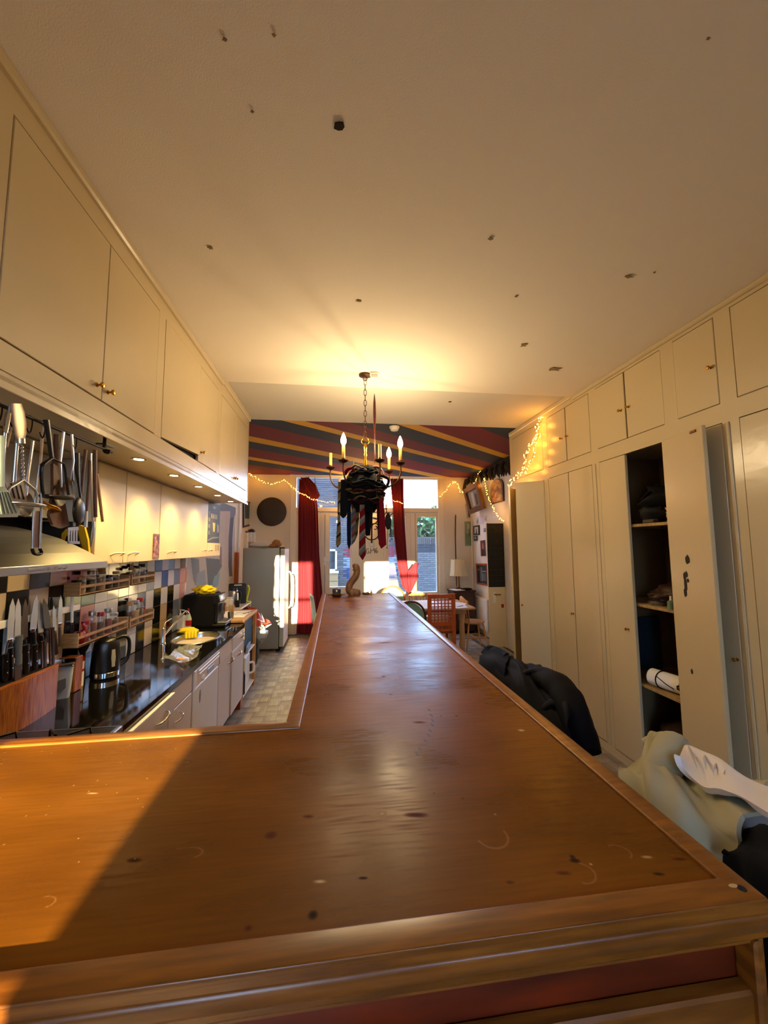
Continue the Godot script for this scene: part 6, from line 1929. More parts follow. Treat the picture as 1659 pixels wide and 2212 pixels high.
	for k in 4:
		var u0 := k / 4.0
		var u1 := (k + 0.62) / 4.0
		var tl := (Vector3(-0.980, 1.771, -1.561)).lerp(Vector3(-0.980, 1.778, -1.618), u0)
		var tr := (Vector3(-0.980, 1.771, -1.561)).lerp(Vector3(-0.980, 1.778, -1.618), u1)
		var bl := (Vector3(-0.975, 1.719, -1.564)).lerp(Vector3(-0.975, 1.718, -1.623), u0)
		var br := (Vector3(-0.975, 1.719, -1.564)).lerp(Vector3(-0.975, 1.718, -1.623), u1)
		paddle(tn, "tine", [tl, tr, br, bl], 0.0015, M.steel)
	paddle(tn, "cross_strip", [Vector3(-0.980, 1.777, -1.559), Vector3(-0.980, 1.784, -1.618), Vector3(-0.980, 1.771, -1.620), Vector3(-0.980, 1.765, -1.561)], 0.0018, M.steel)
	paddle(tn, "end_strip", [Vector3(-0.975, 1.727, -1.563), Vector3(-0.975, 1.728, -1.621), Vector3(-0.975, 1.717, -1.624), Vector3(-0.975, 1.718, -1.564)], 0.0018, M.steel)
	# wooden sticks and tongs
	for q in [[Vector3(-0.975, 2.086, -1.625), Vector3(-0.975, 2.006, -1.619), Vector3(-0.975, 1.911, -1.615), "dark brown wooden spoon handle just right of the black spoon", "wooden_spoon"], [Vector3(-0.970, 2.048, -1.646), Vector3(-0.970, 1.967, -1.649), Vector3(-0.970, 1.846, -1.645), "dark brown tongs arm with a blue-grey tip", "wooden_tongs"], [Vector3(-0.980, 2.009, -1.712), Vector3(-0.980, 1.918, -1.739), Vector3(-0.980, 1.813, -1.771), "thin pale wooden stick slanting out at the far right of the rail", "wooden_stick"]]:
		var o := thing(q[4], q[3], "utensil", q[0], g)
		part(o, "stick", MB.new().tube([q[0], q[1], q[2]], [0.008, 0.0075, 0.007], 8, false, 0.7), brown if q[4] != "wooden_stick" else M.pine)
		if q[4] == "wooden_tongs":
			part(o, "tip", MB.new().tube([q[2], Vector3(-0.970, 1.783, -1.644)], [0.008, 0.011], 8, false, 0.4), M.brushed)
	var to := thing("steel_tongs", "steel tongs with brown grips and a scalloped claw at the right end of the rail", "tongs", Vector3(-0.965, 2.075, -1.644), g)
	part(to, "steel_arm", MB.new().tube([Vector3(-0.968, 2.078, -1.647), Vector3(-0.968, 1.969, -1.660), Vector3(-0.968, 1.792, -1.688)], 0.006, 8, false, 0.5), M.steel)
	part(to, "grip", MB.new().tube([Vector3(-0.963, 2.096, -1.663), Vector3(-0.963, 1.971, -1.674), Vector3(-0.963, 1.826, -1.693)], [0.009, 0.009, 0.0075], 8, false, 0.7), brown)
	part(to, "claw", MB.new().tube(smooth([Vector3(-0.966, 1.808, -1.690), Vector3(-0.966, 1.774, -1.688), Vector3(-0.966, 1.735, -1.684), Vector3(-0.966, 1.706, -1.679)], 4), [0.006, 0.008, 0.010, 0.011, 0.012, 0.012, 0.012, 0.011, 0.010, 0.009, 0.007, 0.005, 0.003], 8, false, 0.4), M.brushed)
	# left end: glass-green slotted spatula, pale turner, steel tube
	var gs := thing("ribbed_spatula", "pale grey-green ribbed spatula at the left edge of the rail", "spatula", Vector3(-0.945, 1.979, -1.208), g)
	var pg := mat("grey_green", "8d9a88", 0.35)
	paddle(gs, "blade", [Vector3(-0.945, 1.880, -1.197), Vector3(-0.945, 1.880, -1.227), Vector3(-0.945, 1.846, -1.254), Vector3(-0.945, 1.814, -1.288), Vector3(-0.945, 1.795, -1.279), Vector3(-0.945, 1.790, -1.221), Vector3(-0.945, 1.793, -1.201)], 0.004, pg)
	for k in 5:
		part(gs, "rib", MB.new().tube([(Vector3(-0.942, 1.861, -1.203)).lerp(Vector3(-0.942, 1.866, -1.235), k / 4.0), (Vector3(-0.942, 1.799, -1.221)).lerp(Vector3(-0.942, 1.808, -1.274), k / 4.0)], 0.0022, 6), pg)
	part(gs, "handle", MB.new().tube([Vector3(-0.945, 1.876, -1.217), Vector3(-0.945, 1.937, -1.214), Vector3(-0.945, 2.022, -1.204)], [0.010, 0.008, 0.010], 8, false, 0.6), pg)
	var pt := thing("slotted_spatula", "pale slotted spatula hanging behind the wooden-handled masher", "spatula", Vector3(-1.000, 2.007, -1.327), g)
	paddle(pt, "blade", [Vector3(-1.000, 1.902, -1.298), Vector3(-1.000, 1.916, -1.365), Vector3(-1.000, 1.855, -1.388), Vector3(-1.000, 1.845, -1.328)], 0.003, mat("pale_spatula", "a8988a", 0.5))
	for k in 3:
		paddle(pt, "slot", [Vector3(-0.998, 1.903, -1.316) + V3(0, 0, -0.018 * k), Vector3(-0.998, 1.903, -1.321) + V3(0, 0, -0.018 * k), Vector3(-0.998, 1.859, -1.340) + V3(0, 0, -0.018 * k), Vector3(-0.998, 1.858, -1.334) + V3(0, 0, -0.018 * k)], 0.001, M.dark_gap)
	part(pt, "handle", MB.new().tube([Vector3(-1.000, 1.907, -1.331), Vector3(-1.000, 2.008, -1.331), Vector3(-1.000, 2.057, -1.331)], [0.006, 0.006, 0.008], 8), M.steel)
	var wh := thing("steel_whisk", "bright steel tube handle at the far left of the rail", "utensil", Vector3(-0.960, 2.121, -1.241), g)
	part(wh, "tube_handle", MB.new().tube([Vector3(-0.960, 2.100, -1.240), Vector3(-0.960, 2.039, -1.233)], 0.0075, 10), M.chrome)
	part(wh, "wire", MB.new().tube([Vector3(-0.960, 2.124, -1.242), Vector3(-0.960, 2.100, -1.240)], 0.003, 6).tube([Vector3(-0.960, 2.039, -1.233), Vector3(-0.960, 1.963, -1.234), Vector3(-0.960, 1.900, -1.232)], 0.005, 6), M.steel)
	var kn2 := thing("carving_fork", "thin pale rod hanging left of the wooden masher handle", "utensil", Vector3(-0.965, 2.085, -1.264), g)
	part(kn2, "rod", MB.new().tube([Vector3(-0.985, 2.086, -1.290), Vector3(-0.985, 2.007, -1.277)], 0.004, 6, false, 0.5), wood_pale)
	# yellow-rimmed black oven glove on the cabinet's end
	var gv := thing("oven_glove", "black oven glove with yellow binding hung beside the range hood", "glove", Vector3(-1.354, 1.821, -2.210))
	var ye := mat("glove_yellow", "c99f14", 0.8)
	paddle_z(gv, "binding", [Vector3(-1.421, 1.739, -2.222), Vector3(-1.420, 1.778, -2.222), Vector3(-1.400, 1.802, -2.222), Vector3(-1.374, 1.794, -2.222), Vector3(-1.346, 1.810, -2.222), Vector3(-1.336, 1.824, -2.222), Vector3(-1.313, 1.814, -2.222), Vector3(-1.293, 1.746, -2.222), Vector3(-1.281, 1.663, -2.222), Vector3(-1.315, 1.651, -2.222), Vector3(-1.397, 1.695, -2.222)], 0.015, ye)
	paddle_z(gv, "palm", [Vector3(-1.394, 1.738, -2.208), Vector3(-1.389, 1.766, -2.208), Vector3(-1.364, 1.777, -2.208), Vector3(-1.340, 1.785, -2.208), Vector3(-1.326, 1.738, -2.208), Vector3(-1.308, 1.683, -2.208), Vector3(-1.311, 1.659, -2.208), Vector3(-1.385, 1.703, -2.208)], 0.008, M.black_matt)

func hookpos(u: float) -> Vector3:
	return V3(-0.975, 2.116, -1.155 - u * 0.00046)

func slotted_disc(o: Node3D, c: Vector3, rz: float, rx: float, m: Material) -> void:
	var rows := []
	for e in [[0.80, -0.003], [1.0, -0.003], [1.02, 0.0], [1.0, 0.003], [0.80, 0.003]]:
		var row := PackedVector3Array()
		for j in 24:
			var a := TAU * j / 24
			row.append(c + V3(cos(a) * rx * e[0], e[1], -sin(a) * rz * e[0]))
		rows.append(row)
	part(o, "plate_rim", MB.new().grid(rows, true, true), m)
	for k in 5:
		var z := (k - 2) / 2.6 * rz
		var w := rx * sqrt(maxf(0.05, 1.0 - pow(z / rz, 2)))
		part(o, "plate_bar", MB.new().box(c + V3(0, 0, z), V3(w * 1.9, 0.003, 0.009), 0.001), m)

# spoon bowl that hangs from the point "from"
func bowl_shape(c: Vector3, from: Vector3, r: float, d: float) -> MB:
	var up := (from - c).normalized()
	var n := V3(1, 0, 0)
	n = (n - up * n.dot(up)).normalized()
	var s := up.cross(n)
	var rows := []
	for i in 7:
		var t := i / 6.0
		var row := PackedVector3Array()
		for j in 18:
			var a := TAU * j / 18
			row.append(c + (up * cos(a) * r * 1.2 + s * sin(a) * r) * t - n * d * (1.0 - t * t))
		rows.append(row)
	rows.reverse()
	return MB.new().grid(rows, true)

# a flat blade in the plane across x; points in order
func paddle(o: Node3D, called: String, p: Array, th: float, m: Material) -> void:
	var pl := PackedVector2Array()
	for q in p:
		pl.append(Vector2(-q.z, q.y))
	part(o, called, MB.new().at(p[0].x - th / 2, 0, 0, PI / 2).prism(pl, th), m)

func paddle_z(o: Node3D, called: String, p: Array, th: float, m: Material) -> void:
	var pl := PackedVector2Array()
	for q in p:
		pl.append(Vector2(q.x, q.y))
	part(o, called, MB.new().at(0, 0, p[0].z - th / 2).prism(pl, th), m)


# ---------------------------------------------------------------- things on the worktop
func knife(tip: Vector3, guard: Vector3, endp: Vector3, w: float, blade: Material, handle: Material, label: String, g: String, ferr := true) -> void:
	var o := thing("kitchen_knife", label, "knife", endp, g)
	var d := (tip - guard).normalized()
	var s := V3(0, 0, 1)
	var x := tip.x
	var L := (tip - guard).length()
	var pts := [guard + s * w * 0.5, guard - s * w * 0.5, guard + d * L * 0.45 - s * w * 0.48, guard + d * L * 0.8 - s * w * 0.36, tip, guard + d * L * 0.82 + s * w * 0.34, guard + d * L * 0.4 + s * w * 0.5]
	for q in pts.size():
		pts[q].x = x
	paddle(o, "blade", pts, 0.0022, blade)
	if ferr:
		part(o, "bolster", MB.new().tube([guard + d * 0.004, guard - d * 0.012], [w * 0.40, w * 0.34], 10, false, 0.4, Vector3.BACK), M.chrome)
	part(o, "handle", MB.new().tube([guard - d * 0.010, guard.lerp(endp, 0.4), guard.lerp(endp, 0.8), endp], [w * 0.33, w * 0.36, w * 0.33, w * 0.40], 10, false, 0.6, Vector3.BACK), handle)

func build_counter_things() -> void:
	# magnetic strip with knives
	var ms := thing("magnetic_strip", "white magnetic knife strip on the tiles behind the knife block", "strip", V3(-1.565, 1.32, -2.3))
	part(ms, "bar", MB.new().bx(-1.570, 1.325, -2.63, -1.552, 1.362, -1.80, 0.003), M.white_plastic)
	var g := "knives on the magnetic strip"
	var xk := -1.545
	var cold := mat("blade_steel", "c9d2dc", 0.3, 0.55)
	var bk: Material = M.black_plastic
	knife(Vector3(-1.545, 1.462, -2.104), Vector3(-1.545, 1.265, -2.109), Vector3(-1.545, 1.193, -2.100), 0.042, cold, bk, "first large steel knife from the left on the wall strip, black handle", g)
	knife(Vector3(-1.545, 1.457, -2.138), Vector3(-1.545, 1.259, -2.148), Vector3(-1.545, 1.174, -2.136), 0.042, cold, bk, "second large steel knife from the left, close beside the first", g)
	knife(Vector3(-1.545, 1.450, -2.182), Vector3(-1.545, 1.256, -2.195), Vector3(-1.545, 1.181, -2.200), 0.040, mat("dull_blade", "5a4a3c", 0.45, 0.8), bk, "brown-tarnished knife on the wall strip", g, false)
	knife(Vector3(-1.545, 1.460, -2.254), Vector3(-1.545, 1.285, -2.249), Vector3(-1.545, 1.206, -2.261), 0.045, cold, bk, "tall knife with a row of dimples along its blade", g)
	knife(Vector3(-1.545, 1.430, -2.282), Vector3(-1.545, 1.257, -2.303), Vector3(-1.545, 1.201, -2.322), 0.038, cold, bk, "plain bright knife just right of the dimpled one", g)
	knife(Vector3(-1.535, 1.435, -2.294), Vector3(-1.535, 1.276, -2.339), Vector3(-1.535, 1.199, -2.358), 0.048, mat("stone_grey", "5f5d58", 0.8), M.brushed, "grey rough-bladed knife leaning to the right", g, false)
	knife(Vector3(-1.545, 1.385, -2.386), Vector3(-1.545, 1.243, -2.407), Vector3(-1.545, 1.112, -2.434), 0.031, cold, mat("handle_brown", "2b1714", 0.5), "small pointed knife with a brown handle", g)
	knife(Vector3(-1.545, 1.438, -2.436), Vector3(-1.545, 1.275, -2.446), Vector3(-1.545, 1.150, -2.461), 0.036, cold, M.brushed, "serrated steel knife with metal handle near the right end of the strip", g)
	var hs := thing("sharpening_steel", "straight sharpening steel with black handle, last on the wall strip", "sharpener", Vector3(-1.545, 1.141, -2.550), g)
	part(hs, "rod", MB.new().tube([Vector3(-1.545, 1.263, -2.547), Vector3(-1.545, 1.438, -2.533)], 0.0075, 8), M.white_plastic)
	part(hs, "handle", MB.new().tube([Vector3(-1.545, 1.255, -2.548), Vector3(-1.545, 1.141, -2.548)], [0.009, 0.012], 8), bk)
	# knife block
	var b := thing("knife_block", "curved reddish wooden knife block full of dark-handled knives", "knife block", V3(-1.49, 0.88, -2.1))
	var out := PackedVector2Array()
	for i in 13:
		var t := i / 12.0
		out.append(Vector2(lerpf(-1.443, -1.40, sin(t * PI) * 0.5 + t * 0.2), -2.295 + t * 0.42))
	out.append(Vector2(-1.56, -1.875))
	out.append(Vector2(-1.56, -2.295))
	part(b, "block", MB.new().at(0, 1.095, 0, 0, PI / 2).prism(out, 0.215), M.block_wood)
	part(b, "slot_insert", MB.new().bx(-1.55, 1.094, -2.285, -1.46, 1.100, -1.89), M.black_matt)
	var hg := "knife handles in the wooden block"
	for q in [[Vector3(-1.480, 1.226, -2.000), Vector3(-1.480, 1.109, -2.011), 0.016, 0], [Vector3(-1.490, 1.244, -2.039), Vector3(-1.490, 1.098, -2.056), 0.015, 0], [Vector3(-1.480, 1.239, -2.117), Vector3(-1.480, 1.096, -2.131), 0.019, 0], [Vector3(-1.480, 1.225, -2.174), Vector3(-1.480, 1.100, -2.186), 0.017, 0], [Vector3(-1.470, 1.233, -2.213), Vector3(-1.470, 1.100, -2.226), 0.014, 1], [Vector3(-1.470, 1.289, -2.262), Vector3(-1.470, 1.085, -2.284), 0.014, 1], [Vector3(-1.510, 1.216, -2.020), Vector3(-1.510, 1.102, -2.028), 0.015, 0]]:
		var k: int = [0, 1, 2, 3, 4, 5, 6][hgc]
		hgc += 1
		var o := thing("block_knife", ["black riveted knife handle at the near end of the wooden block", "second black knife handle in the block, leaning on the first", "broad black knife handle in the middle of the block", "stout black knife handle with a steel cap in the block", "steel-edged knife handle near the right end of the block", "taller steel-edged knife handle at the right end of the block", "black knife handle at the very left edge of the block"][k], "knife", q[1], hg)
		var pa: Vector3 = q[0]
		var pb: Vector3 = V3(q[1].x, 1.085, q[1].z)
		part(o, "handle", MB.new().tube([pb, pb.lerp(pa, 0.3), pb.lerp(pa, 0.75), pa], [q[2] * 0.8, q[2], q[2] * 0.9, q[2] * 0.95], 10, false, 0.6, Vector3.BACK), bk)
		if q[3]:
			part(o, "steel_edge", MB.new().tube([pb + V3(0.004, 0, q[2]), pb.lerp(pa, 0.3) + V3(0.004, 0, q[2] * 0.7), pa + V3(0.004, 0, q[2])], 0.003, 6).tube([pb + V3(0.004, 0, -q[2]), pa + V3(0.004, 0, -q[2])], 0.003, 6), M.chrome)
		else:
			part(o, "rivet", MB.new().ball(pb.lerp(pa, 0.4) + V3(q[2] * 0.55, 0, 0), V3(0.002, 0.004, 0.004), 8, 4).ball(pb.lerp(pa, 0.75) + V3(q[2] * 0.5, 0, 0), V3(0.002, 0.004, 0.004), 8, 4), M.chrome)
	var ck := thing("cleaver", "grey folding saw-knife with a serrated brown blade stuck in front of the block", "knife", V3(-1.445, 0.9, -2.05))
	paddle(ck, "blade", [Vector3(-1.455, 1.178, -2.019), Vector3(-1.455, 1.165, -2.063), Vector3(-1.455, 1.088, -2.063), Vector3(-1.455, 1.101, -2.027)], 0.003, M.dull_blade)
	part(ck, "handle", MB.new().tube([Vector3(-1.455, 1.165, -2.042), Vector3(-1.455, 1.237, -2.038), Vector3(-1.455, 1.298, -2.034)], [0.016, 0.017, 0.020], 10, false, 0.5), mat("grey_grip", "4f5250", 0.6))
	# ceramic pot with steel lid
	var pp := (Vector3(-1.491, 0.880, -2.388) + Vector3(-1.476, 0.880, -2.448)) / 2.0 + V3(-0.02, 0, -0.01)
	var po := thing("utensil_pot", "square grey ceramic pot with printed shield and steel rim beside the knife block", "pot", V3(pp.x, 0.88, pp.z))
	var pot := MB.new().at(pp.x, 0.88, pp.z, 0.45)
	var rr := []
	for e in [[0.036, 0.0], [0.040, 0.05], [0.044, 0.12], [0.046, 0.165]]:
		var row := PackedVector3Array()
		for q in rounded(e[0] * 2, e[0] * 2, 0.012):
			row.append(V3(q.x, e[1], -q.y))
		rr.append(row)
	part(po, "body", pot.grid(rr, true), mat("pot_grey", "a9b2b4", 0.35))
	var lid := MB.new().at(pp.x, 0.88, pp.z, 0.45)
	lid.box(V3(0, 0.172, 0), V3(0.102, 0.016, 0.102), 0.006)
	lid.box(V3(0, 0.188, 0), V3(0.114, 0.010, 0.114), 0.004)
	part(po, "rim", lid, M.chrome)
	part(po, "shield_print", MB.new().at(pp.x, 0.88, pp.z, 0.45 + PI / 2).at(pp.x, 0.88, pp.z, 0.45).prism(PackedVector2Array([Vector2(-0.02, 0.10), Vector2(0.02, 0.11), Vector2(0.022, 0.06), Vector2(0.0, 0.035), Vector2(-0.02, 0.05)]), 0.0455), mat("shield_grey", "5c6068", 0.5))
	# small wooden box, canister and black lid
	solo("wooden_box", MB.new().bx(-1.565, 0.88, -2.555, -1.475, 1.075, -2.485, 0.005), M.block_wood, "narrow brown wooden box standing right of the grey pot", "box")
	var cn := thing("paper_canister", "pale canister with red bands beside the kettle", "canister", V3(-1.525, 0.88, -2.605))
	part(cn, "body", MB.new().at(-1.525, 0.88, -2.605).lathe([Vector2(0, 0), Vector2(0.026, 0), Vector2(0.026, 0.16), Vector2(0, 0.16)], 18), M.paper)
	part(cn, "red_band", MB.new().at(-1.525, 0.88, -2.605).lathe([Vector2(0.0262, 0.145), Vector2(0.0264, 0.145), Vector2(0.0264, 0.168), Vector2(0, 0.168)], 18).lathe([Vector2(0.0262, 0.085), Vector2(0.0265, 0.085), Vector2(0.0265, 0.10), Vector2(0.0262, 0.10)], 18), M.red_plastic)
	solo("peppermill_head", MB.new().at(-1.538, 0.88, -2.655).lathe([Vector2(0, 0), Vector2(0.022, 0), Vector2(0.016, 0.10), Vector2(0.014, 0.18), Vector2(0.024, 0.20), Vector2(0.036, 0.235), Vector2(0.034, 0.262), Vector2(0.015, 0.28), Vector2(0, 0.28)], 16), M.black_plastic, "black pepper mill with a round head half behind the kettle", "pepper mill")
	# kettle
	var k := thing("electric_kettle", "black electric kettle with steel base band and water window", "kettle", V3(-1.455, 0.88, -2.75))
	var kx := -1.455
	var kz := -2.75
	part(k, "base", MB.new().at(kx, 0.88, kz).lathe([Vector2(0, 0), Vector2(0.074, 0), Vector2(0.076, 0.012), Vector2(0, 0.012)], 28), M.black_plastic)
	part(k, "steel_band", MB.new().at(kx, 0.88, kz).lathe([Vector2(0, 0.013), Vector2(0.080, 0.013), Vector2(0.081, 0.042), Vector2(0.079, 0.044), Vector2(0, 0.044)], 32), M.chrome)
	part(k, "body", MB.new().at(kx, 0.88, kz).lathe([Vector2(0, 0.044), Vector2(0.080, 0.044), Vector2(0.079, 0.10), Vector2(0.074, 0.17), Vector2(0.069, 0.215), Vector2(0.064, 0.228), Vector2(0, 0.23)], 32), M.black_plastic)
	part(k, "lid", MB.new().at(kx, 0.88, kz).lathe([Vector2(0, 0.228), Vector2(0.055, 0.230), Vector2(0.045, 0.244), Vector2(0.014, 0.249), Vector2(0.010, 0.258), Vector2(0, 0.259)], 24), M.black_plastic)
	var hd := V3(0.80, 0, -0.60)
	var kc := V3(kx, 0.88, kz)
	part(k, "handle", MB.new().tube(smooth([kc + hd * 0.050 + V3(0, 0.235, 0), kc + hd * 0.085 + V3(0, 0.243, 0), kc + hd * 0.118 + V3(0, 0.225, 0), kc + hd * 0.126 + V3(0, 0.16, 0), kc + hd * 0.115 + V3(0, 0.09, 0), kc + hd * 0.078 + V3(0, 0.062, 0)], 5), 0.0135, 10, false, 0.8), M.black_plastic)
	part(k, "spout", MB.new().at(kx, 0.88, kz, PI - 0.62).prism(PackedVector2Array([Vector2(0.05, 0.22), Vector2(0.055, 0.17), Vector2(0.085, 0.215)]), 0.03), M.black_plastic)
	var wd := V3(0.86, 0, 0.51)
	part(k, "water_window", MB.new().tube([kc + wd * 0.076 + V3(0, 0.075, 0), kc + wd * 0.073 + V3(0, 0.13, 0), kc + wd * 0.070 + V3(0, 0.18, 0)], [0.012, 0.016, 0.012], 10, false, 0.4, V3(-0.51, 0, 0.86)), mat("window_pale", "9a988a", 0.3))
	# sink and tap
	var s := thing("round_sink", "round steel sink let into the black worktop", "sink", V3(-1.255, 0.70, -3.80))
	var prof := [[0.05, -0.135], [0.8, -0.13], [0.93, -0.11], [0.97, -0.02], [1.0, 0.003], [1.06, 0.006], [1.09, 0.0005]]
	var rows := []
	for e in prof:
		var row := PackedVector3Array()
		for j in 36:
			var a := TAU * j / 36
			row.append(V3(-1.255 + cos(a) * 0.185 * e[0], 0.88 + e[1], -3.80 - sin(a) * 0.235 * e[0]))
		rows.append(row)
	part(s, "basin", MB.new().grid(rows, true), M.steel)
	part(s, "drain", MB.new().at(-1.255, 0.746, -3.80).lathe([Vector2(0, 0.002), Vector2(0.02, 0.004), Vector2(0.03, 0.0), Vector2(0.04, 0.004)], 16), M.chrome)
	var ov := MB.new()
	for i in 4:
		ov.box(V3(-1.255 - 0.177, 0.835, -3.83 + i * 0.018), V3(0.006, 0.02, 0.007))
	part(s, "overflow_slots", ov, M.dark_gap)
	var fx := Vector3(-1.460, 0.880, -3.599)
	var fa := thing("sink_tap", "slim chrome tap with a slanted spout beside the sink", "tap", V3(fx.x, 0.88, fx.z))
	part(fa, "body", MB.new().at(fx.x, 0.88, fx.z).lathe([Vector2(0, 0), Vector2(0.024, 0), Vector2(0.022, 0.01), Vector2(0.017, 0.02), Vector2(0.017, 0.13), Vector2(0.014, 0.135), Vector2(0, 0.136)], 16), M.chrome)
	part(fa, "lever", MB.new().tube([V3(fx.x, 1.01, fx.z), V3(fx.x + 0.006, 1.06, fx.z - 0.02), V3(fx.x + 0.03, 1.078, fx.z - 0.09)], [0.007, 0.006, 0.004], 8), M.chrome)
	part(fa, "spout", MB.new().tube(smooth([V3(fx.x, 0.945, fx.z), V3(fx.x + 0.05, 1.02, fx.z - 0.05), V3(fx.x + 0.12, 1.12, fx.z - 0.12), V3(fx.x + 0.135, 1.128, fx.z - 0.135), V3(fx.x + 0.148, 1.105, fx.z - 0.148)], 4), 0.0095, 8), M.chrome)
	# rubber gloves, bottles
	var yg: Material = M.yellow_cloth
	var gl := thing("rubber_glove", "yellow rubber glove hung over the far rim of the sink", "glove", V3(-1.33, 0.885, -3.98))
	part(gl, "palm", lump(Vector3(-1.405, 0.894, -4.020) + V3(0, 0.005, 0), V3(0.10, 0.032, 0.05), 21, 0.25), yg)
	for i in 4:
		var p0 := (Vector3(-1.407, 0.893, -4.000)).lerp(Vector3(-1.325, 0.900, -4.000), i / 3.0)
		part(gl, "finger", MB.new().tube(smooth([p0, p0 + V3(0.01, -0.005, 0.05), p0 + V3(0.02, -0.045, 0.07)], 4), 0.013, 8), yg)
	var soap := Vector3(-1.548, 0.880, -4.201)
	var so := thing("soap_dispenser", "white pump soap bottle behind the sink", "bottle", V3(soap.x, 0.88, soap.z))
	part(so, "body", MB.new().bx(soap.x - 0.03, 0.88, soap.z - 0.04, soap.x + 0.045, 1.02, soap.z + 0.03, 0.012), M.white_plastic)
	part(so, "pump", MB.new().at(soap.x, 1.02, soap.z).lathe([Vector2(0, 0), Vector2(0.012, 0), Vector2(0.012, 0.02), Vector2(0.005, 0.025), Vector2(0.005, 0.05), Vector2(0.012, 0.055), Vector2(0, 0.06)], 10).tube([V3(0, 0.055, 0), V3(0.04, 0.05, 0.0)], 0.005, 6), M.white_plastic)
	var dp := Vector3(-1.485, 0.880, -4.239)
	var di := thing("dish_soap", "clear dish soap bottle with red cap behind the tap", "bottle", V3(dp.x, 0.88, dp.z))
	part(di, "bottle", MB.new().at(dp.x, 0.88, dp.z).lathe([Vector2(0, 0), Vector2(0.034, 0), Vector2(0.036, 0.10), Vector2(0.02, 0.145), Vector2(0.012, 0.16), Vector2(0, 0.16)], 14, 0.7), mat("soap_green", "b9c6b0", 0.15))
	part(di, "label", MB.new().at(dp.x, 0.88, dp.z).lathe([Vector2(0.0345, 0.03), Vector2(0.0365, 0.03), Vector2(0.0375, 0.085), Vector2(0.035, 0.085)], 14, 0.7), M.red_plastic)
	part(di, "cap", MB.new().at(dp.x, 1.04, dp.z).lathe([Vector2(0, 0), Vector2(0.014, 0), Vector2(0.012, 0.03), Vector2(0.006, 0.045), Vector2(0, 0.046)], 12), M.red_plastic)
	# plastic packet on the worktop
	var pk := thing("plastic_packet", "clear plastic packet with an orange slice of food on the worktop edge", "packet", V3(-1.12, 0.88, -3.12))
	var rows2 := []
	for i in 9:
		var row := PackedVector3Array()
		for j in 9:
			var p: Vector3 = (Vector3(-1.254, 0.881, -3.066)).lerp(Vector3(-0.981, 0.881, -2.964), j / 8.0).lerp((Vector3(-1.253, 0.881, -3.400)).lerp(Vector3(-1.076, 0.881, -3.404), j / 8.0), i / 8.0)
			row.append(p + V3(0, 0.012 + 0.012 * sin(i * 1.3 + j) + (0.02 if i == 8 or j == 8 else 0.0), 0))
		rows2.append(row)
	part(pk, "foil", MB.new().shell(rows2, 0.001), mat("clear_film", "c9ccc6", 0.08))
	M.clear_film.transparency = BaseMaterial3D.TRANSPARENCY_ALPHA
	M.clear_film.albedo_color = Color(0.85, 0.87, 0.85, 0.14)
	part(pk, "salmon", lump(Vector3(-1.105, 0.888, -3.082), V3(0.045, 0.008, 0.028), 8, 0.2), mat("salmon", "c98a66", 0.5))
	# espresso machine
	var em := thing("espresso_machine", "boxy black espresso machine with a blue display at the end of the worktop", "coffee machine", V3(-1.36, 0.88, -4.37))
	part(em, "housing", MB.new().bx(-1.545, 0.885, -4.52, -1.235, 1.215, -4.235, 0.015), M.black_matt)
	part(em, "base", MB.new().bx(-1.545, 0.88, -4.525, -1.12, 0.915, -4.235, 0.010), M.black_plastic)
	part(em, "front_face", MB.new().bx(-1.236, 0.92, -4.50, -1.205, 1.13, -4.25, 0.008), M.black_plastic)
	var hdp := part(em, "head", MB.new().at(-1.225, 1.165, -4.377, 0, 0, 0.25).box(Vector3.ZERO, V3(0.075, 0.085, 0.28), 0.01), M.black_plastic)
	part(hdp, "display", MB.new().at(-1.225, 1.165, -4.377, 0, 0, 0.25).box(V3(0.0385, 0.0, 0.04), V3(0.003, 0.06, 0.17), 0.001), M.brushed)
	part(hdp, "screen", MB.new().at(-1.225, 1.165, -4.377, 0, 0, 0.25).box(V3(0.0405, 0.0, 0.05), V3(0.002, 0.03, 0.06)), M.screen_glow)
	part(em, "spout", MB.new().bx(-1.205, 1.02, -4.41, -1.16, 1.11, -4.34, 0.006).tube([V3(-1.175, 1.02, -4.36), V3(-1.175, 0.99, -4.36)], 0.006, 8).tube([V3(-1.175, 1.02, -4.39), V3(-1.175, 0.99, -4.39)], 0.006, 8), M.chrome)
	part(em, "drip_tray", MB.new().bx(-1.215, 0.915, -4.48, -1.115, 0.930, -4.27, 0.003), M.brushed)
	var yc := thing("yellow_cloth", "crumpled yellow cloth on top of the espresso machine", "cloth", V3(-1.40, 1.215, -4.36))
	part(yc, "cloth", lump(V3(-1.375, 1.246, -4.36), V3(0.10, 0.048, 0.075), 31, 0.45, 28, 18), yg)
	solo("walnut", lump(V3(-1.25, 1.224, -4.42), V3(0.014, 0.011, 0.014), 5, 0.2, 10, 6), M.dark_wood, "small brown nut on the back edge of the espresso machine", "nut")
	build_trolley()

var hgc := 0

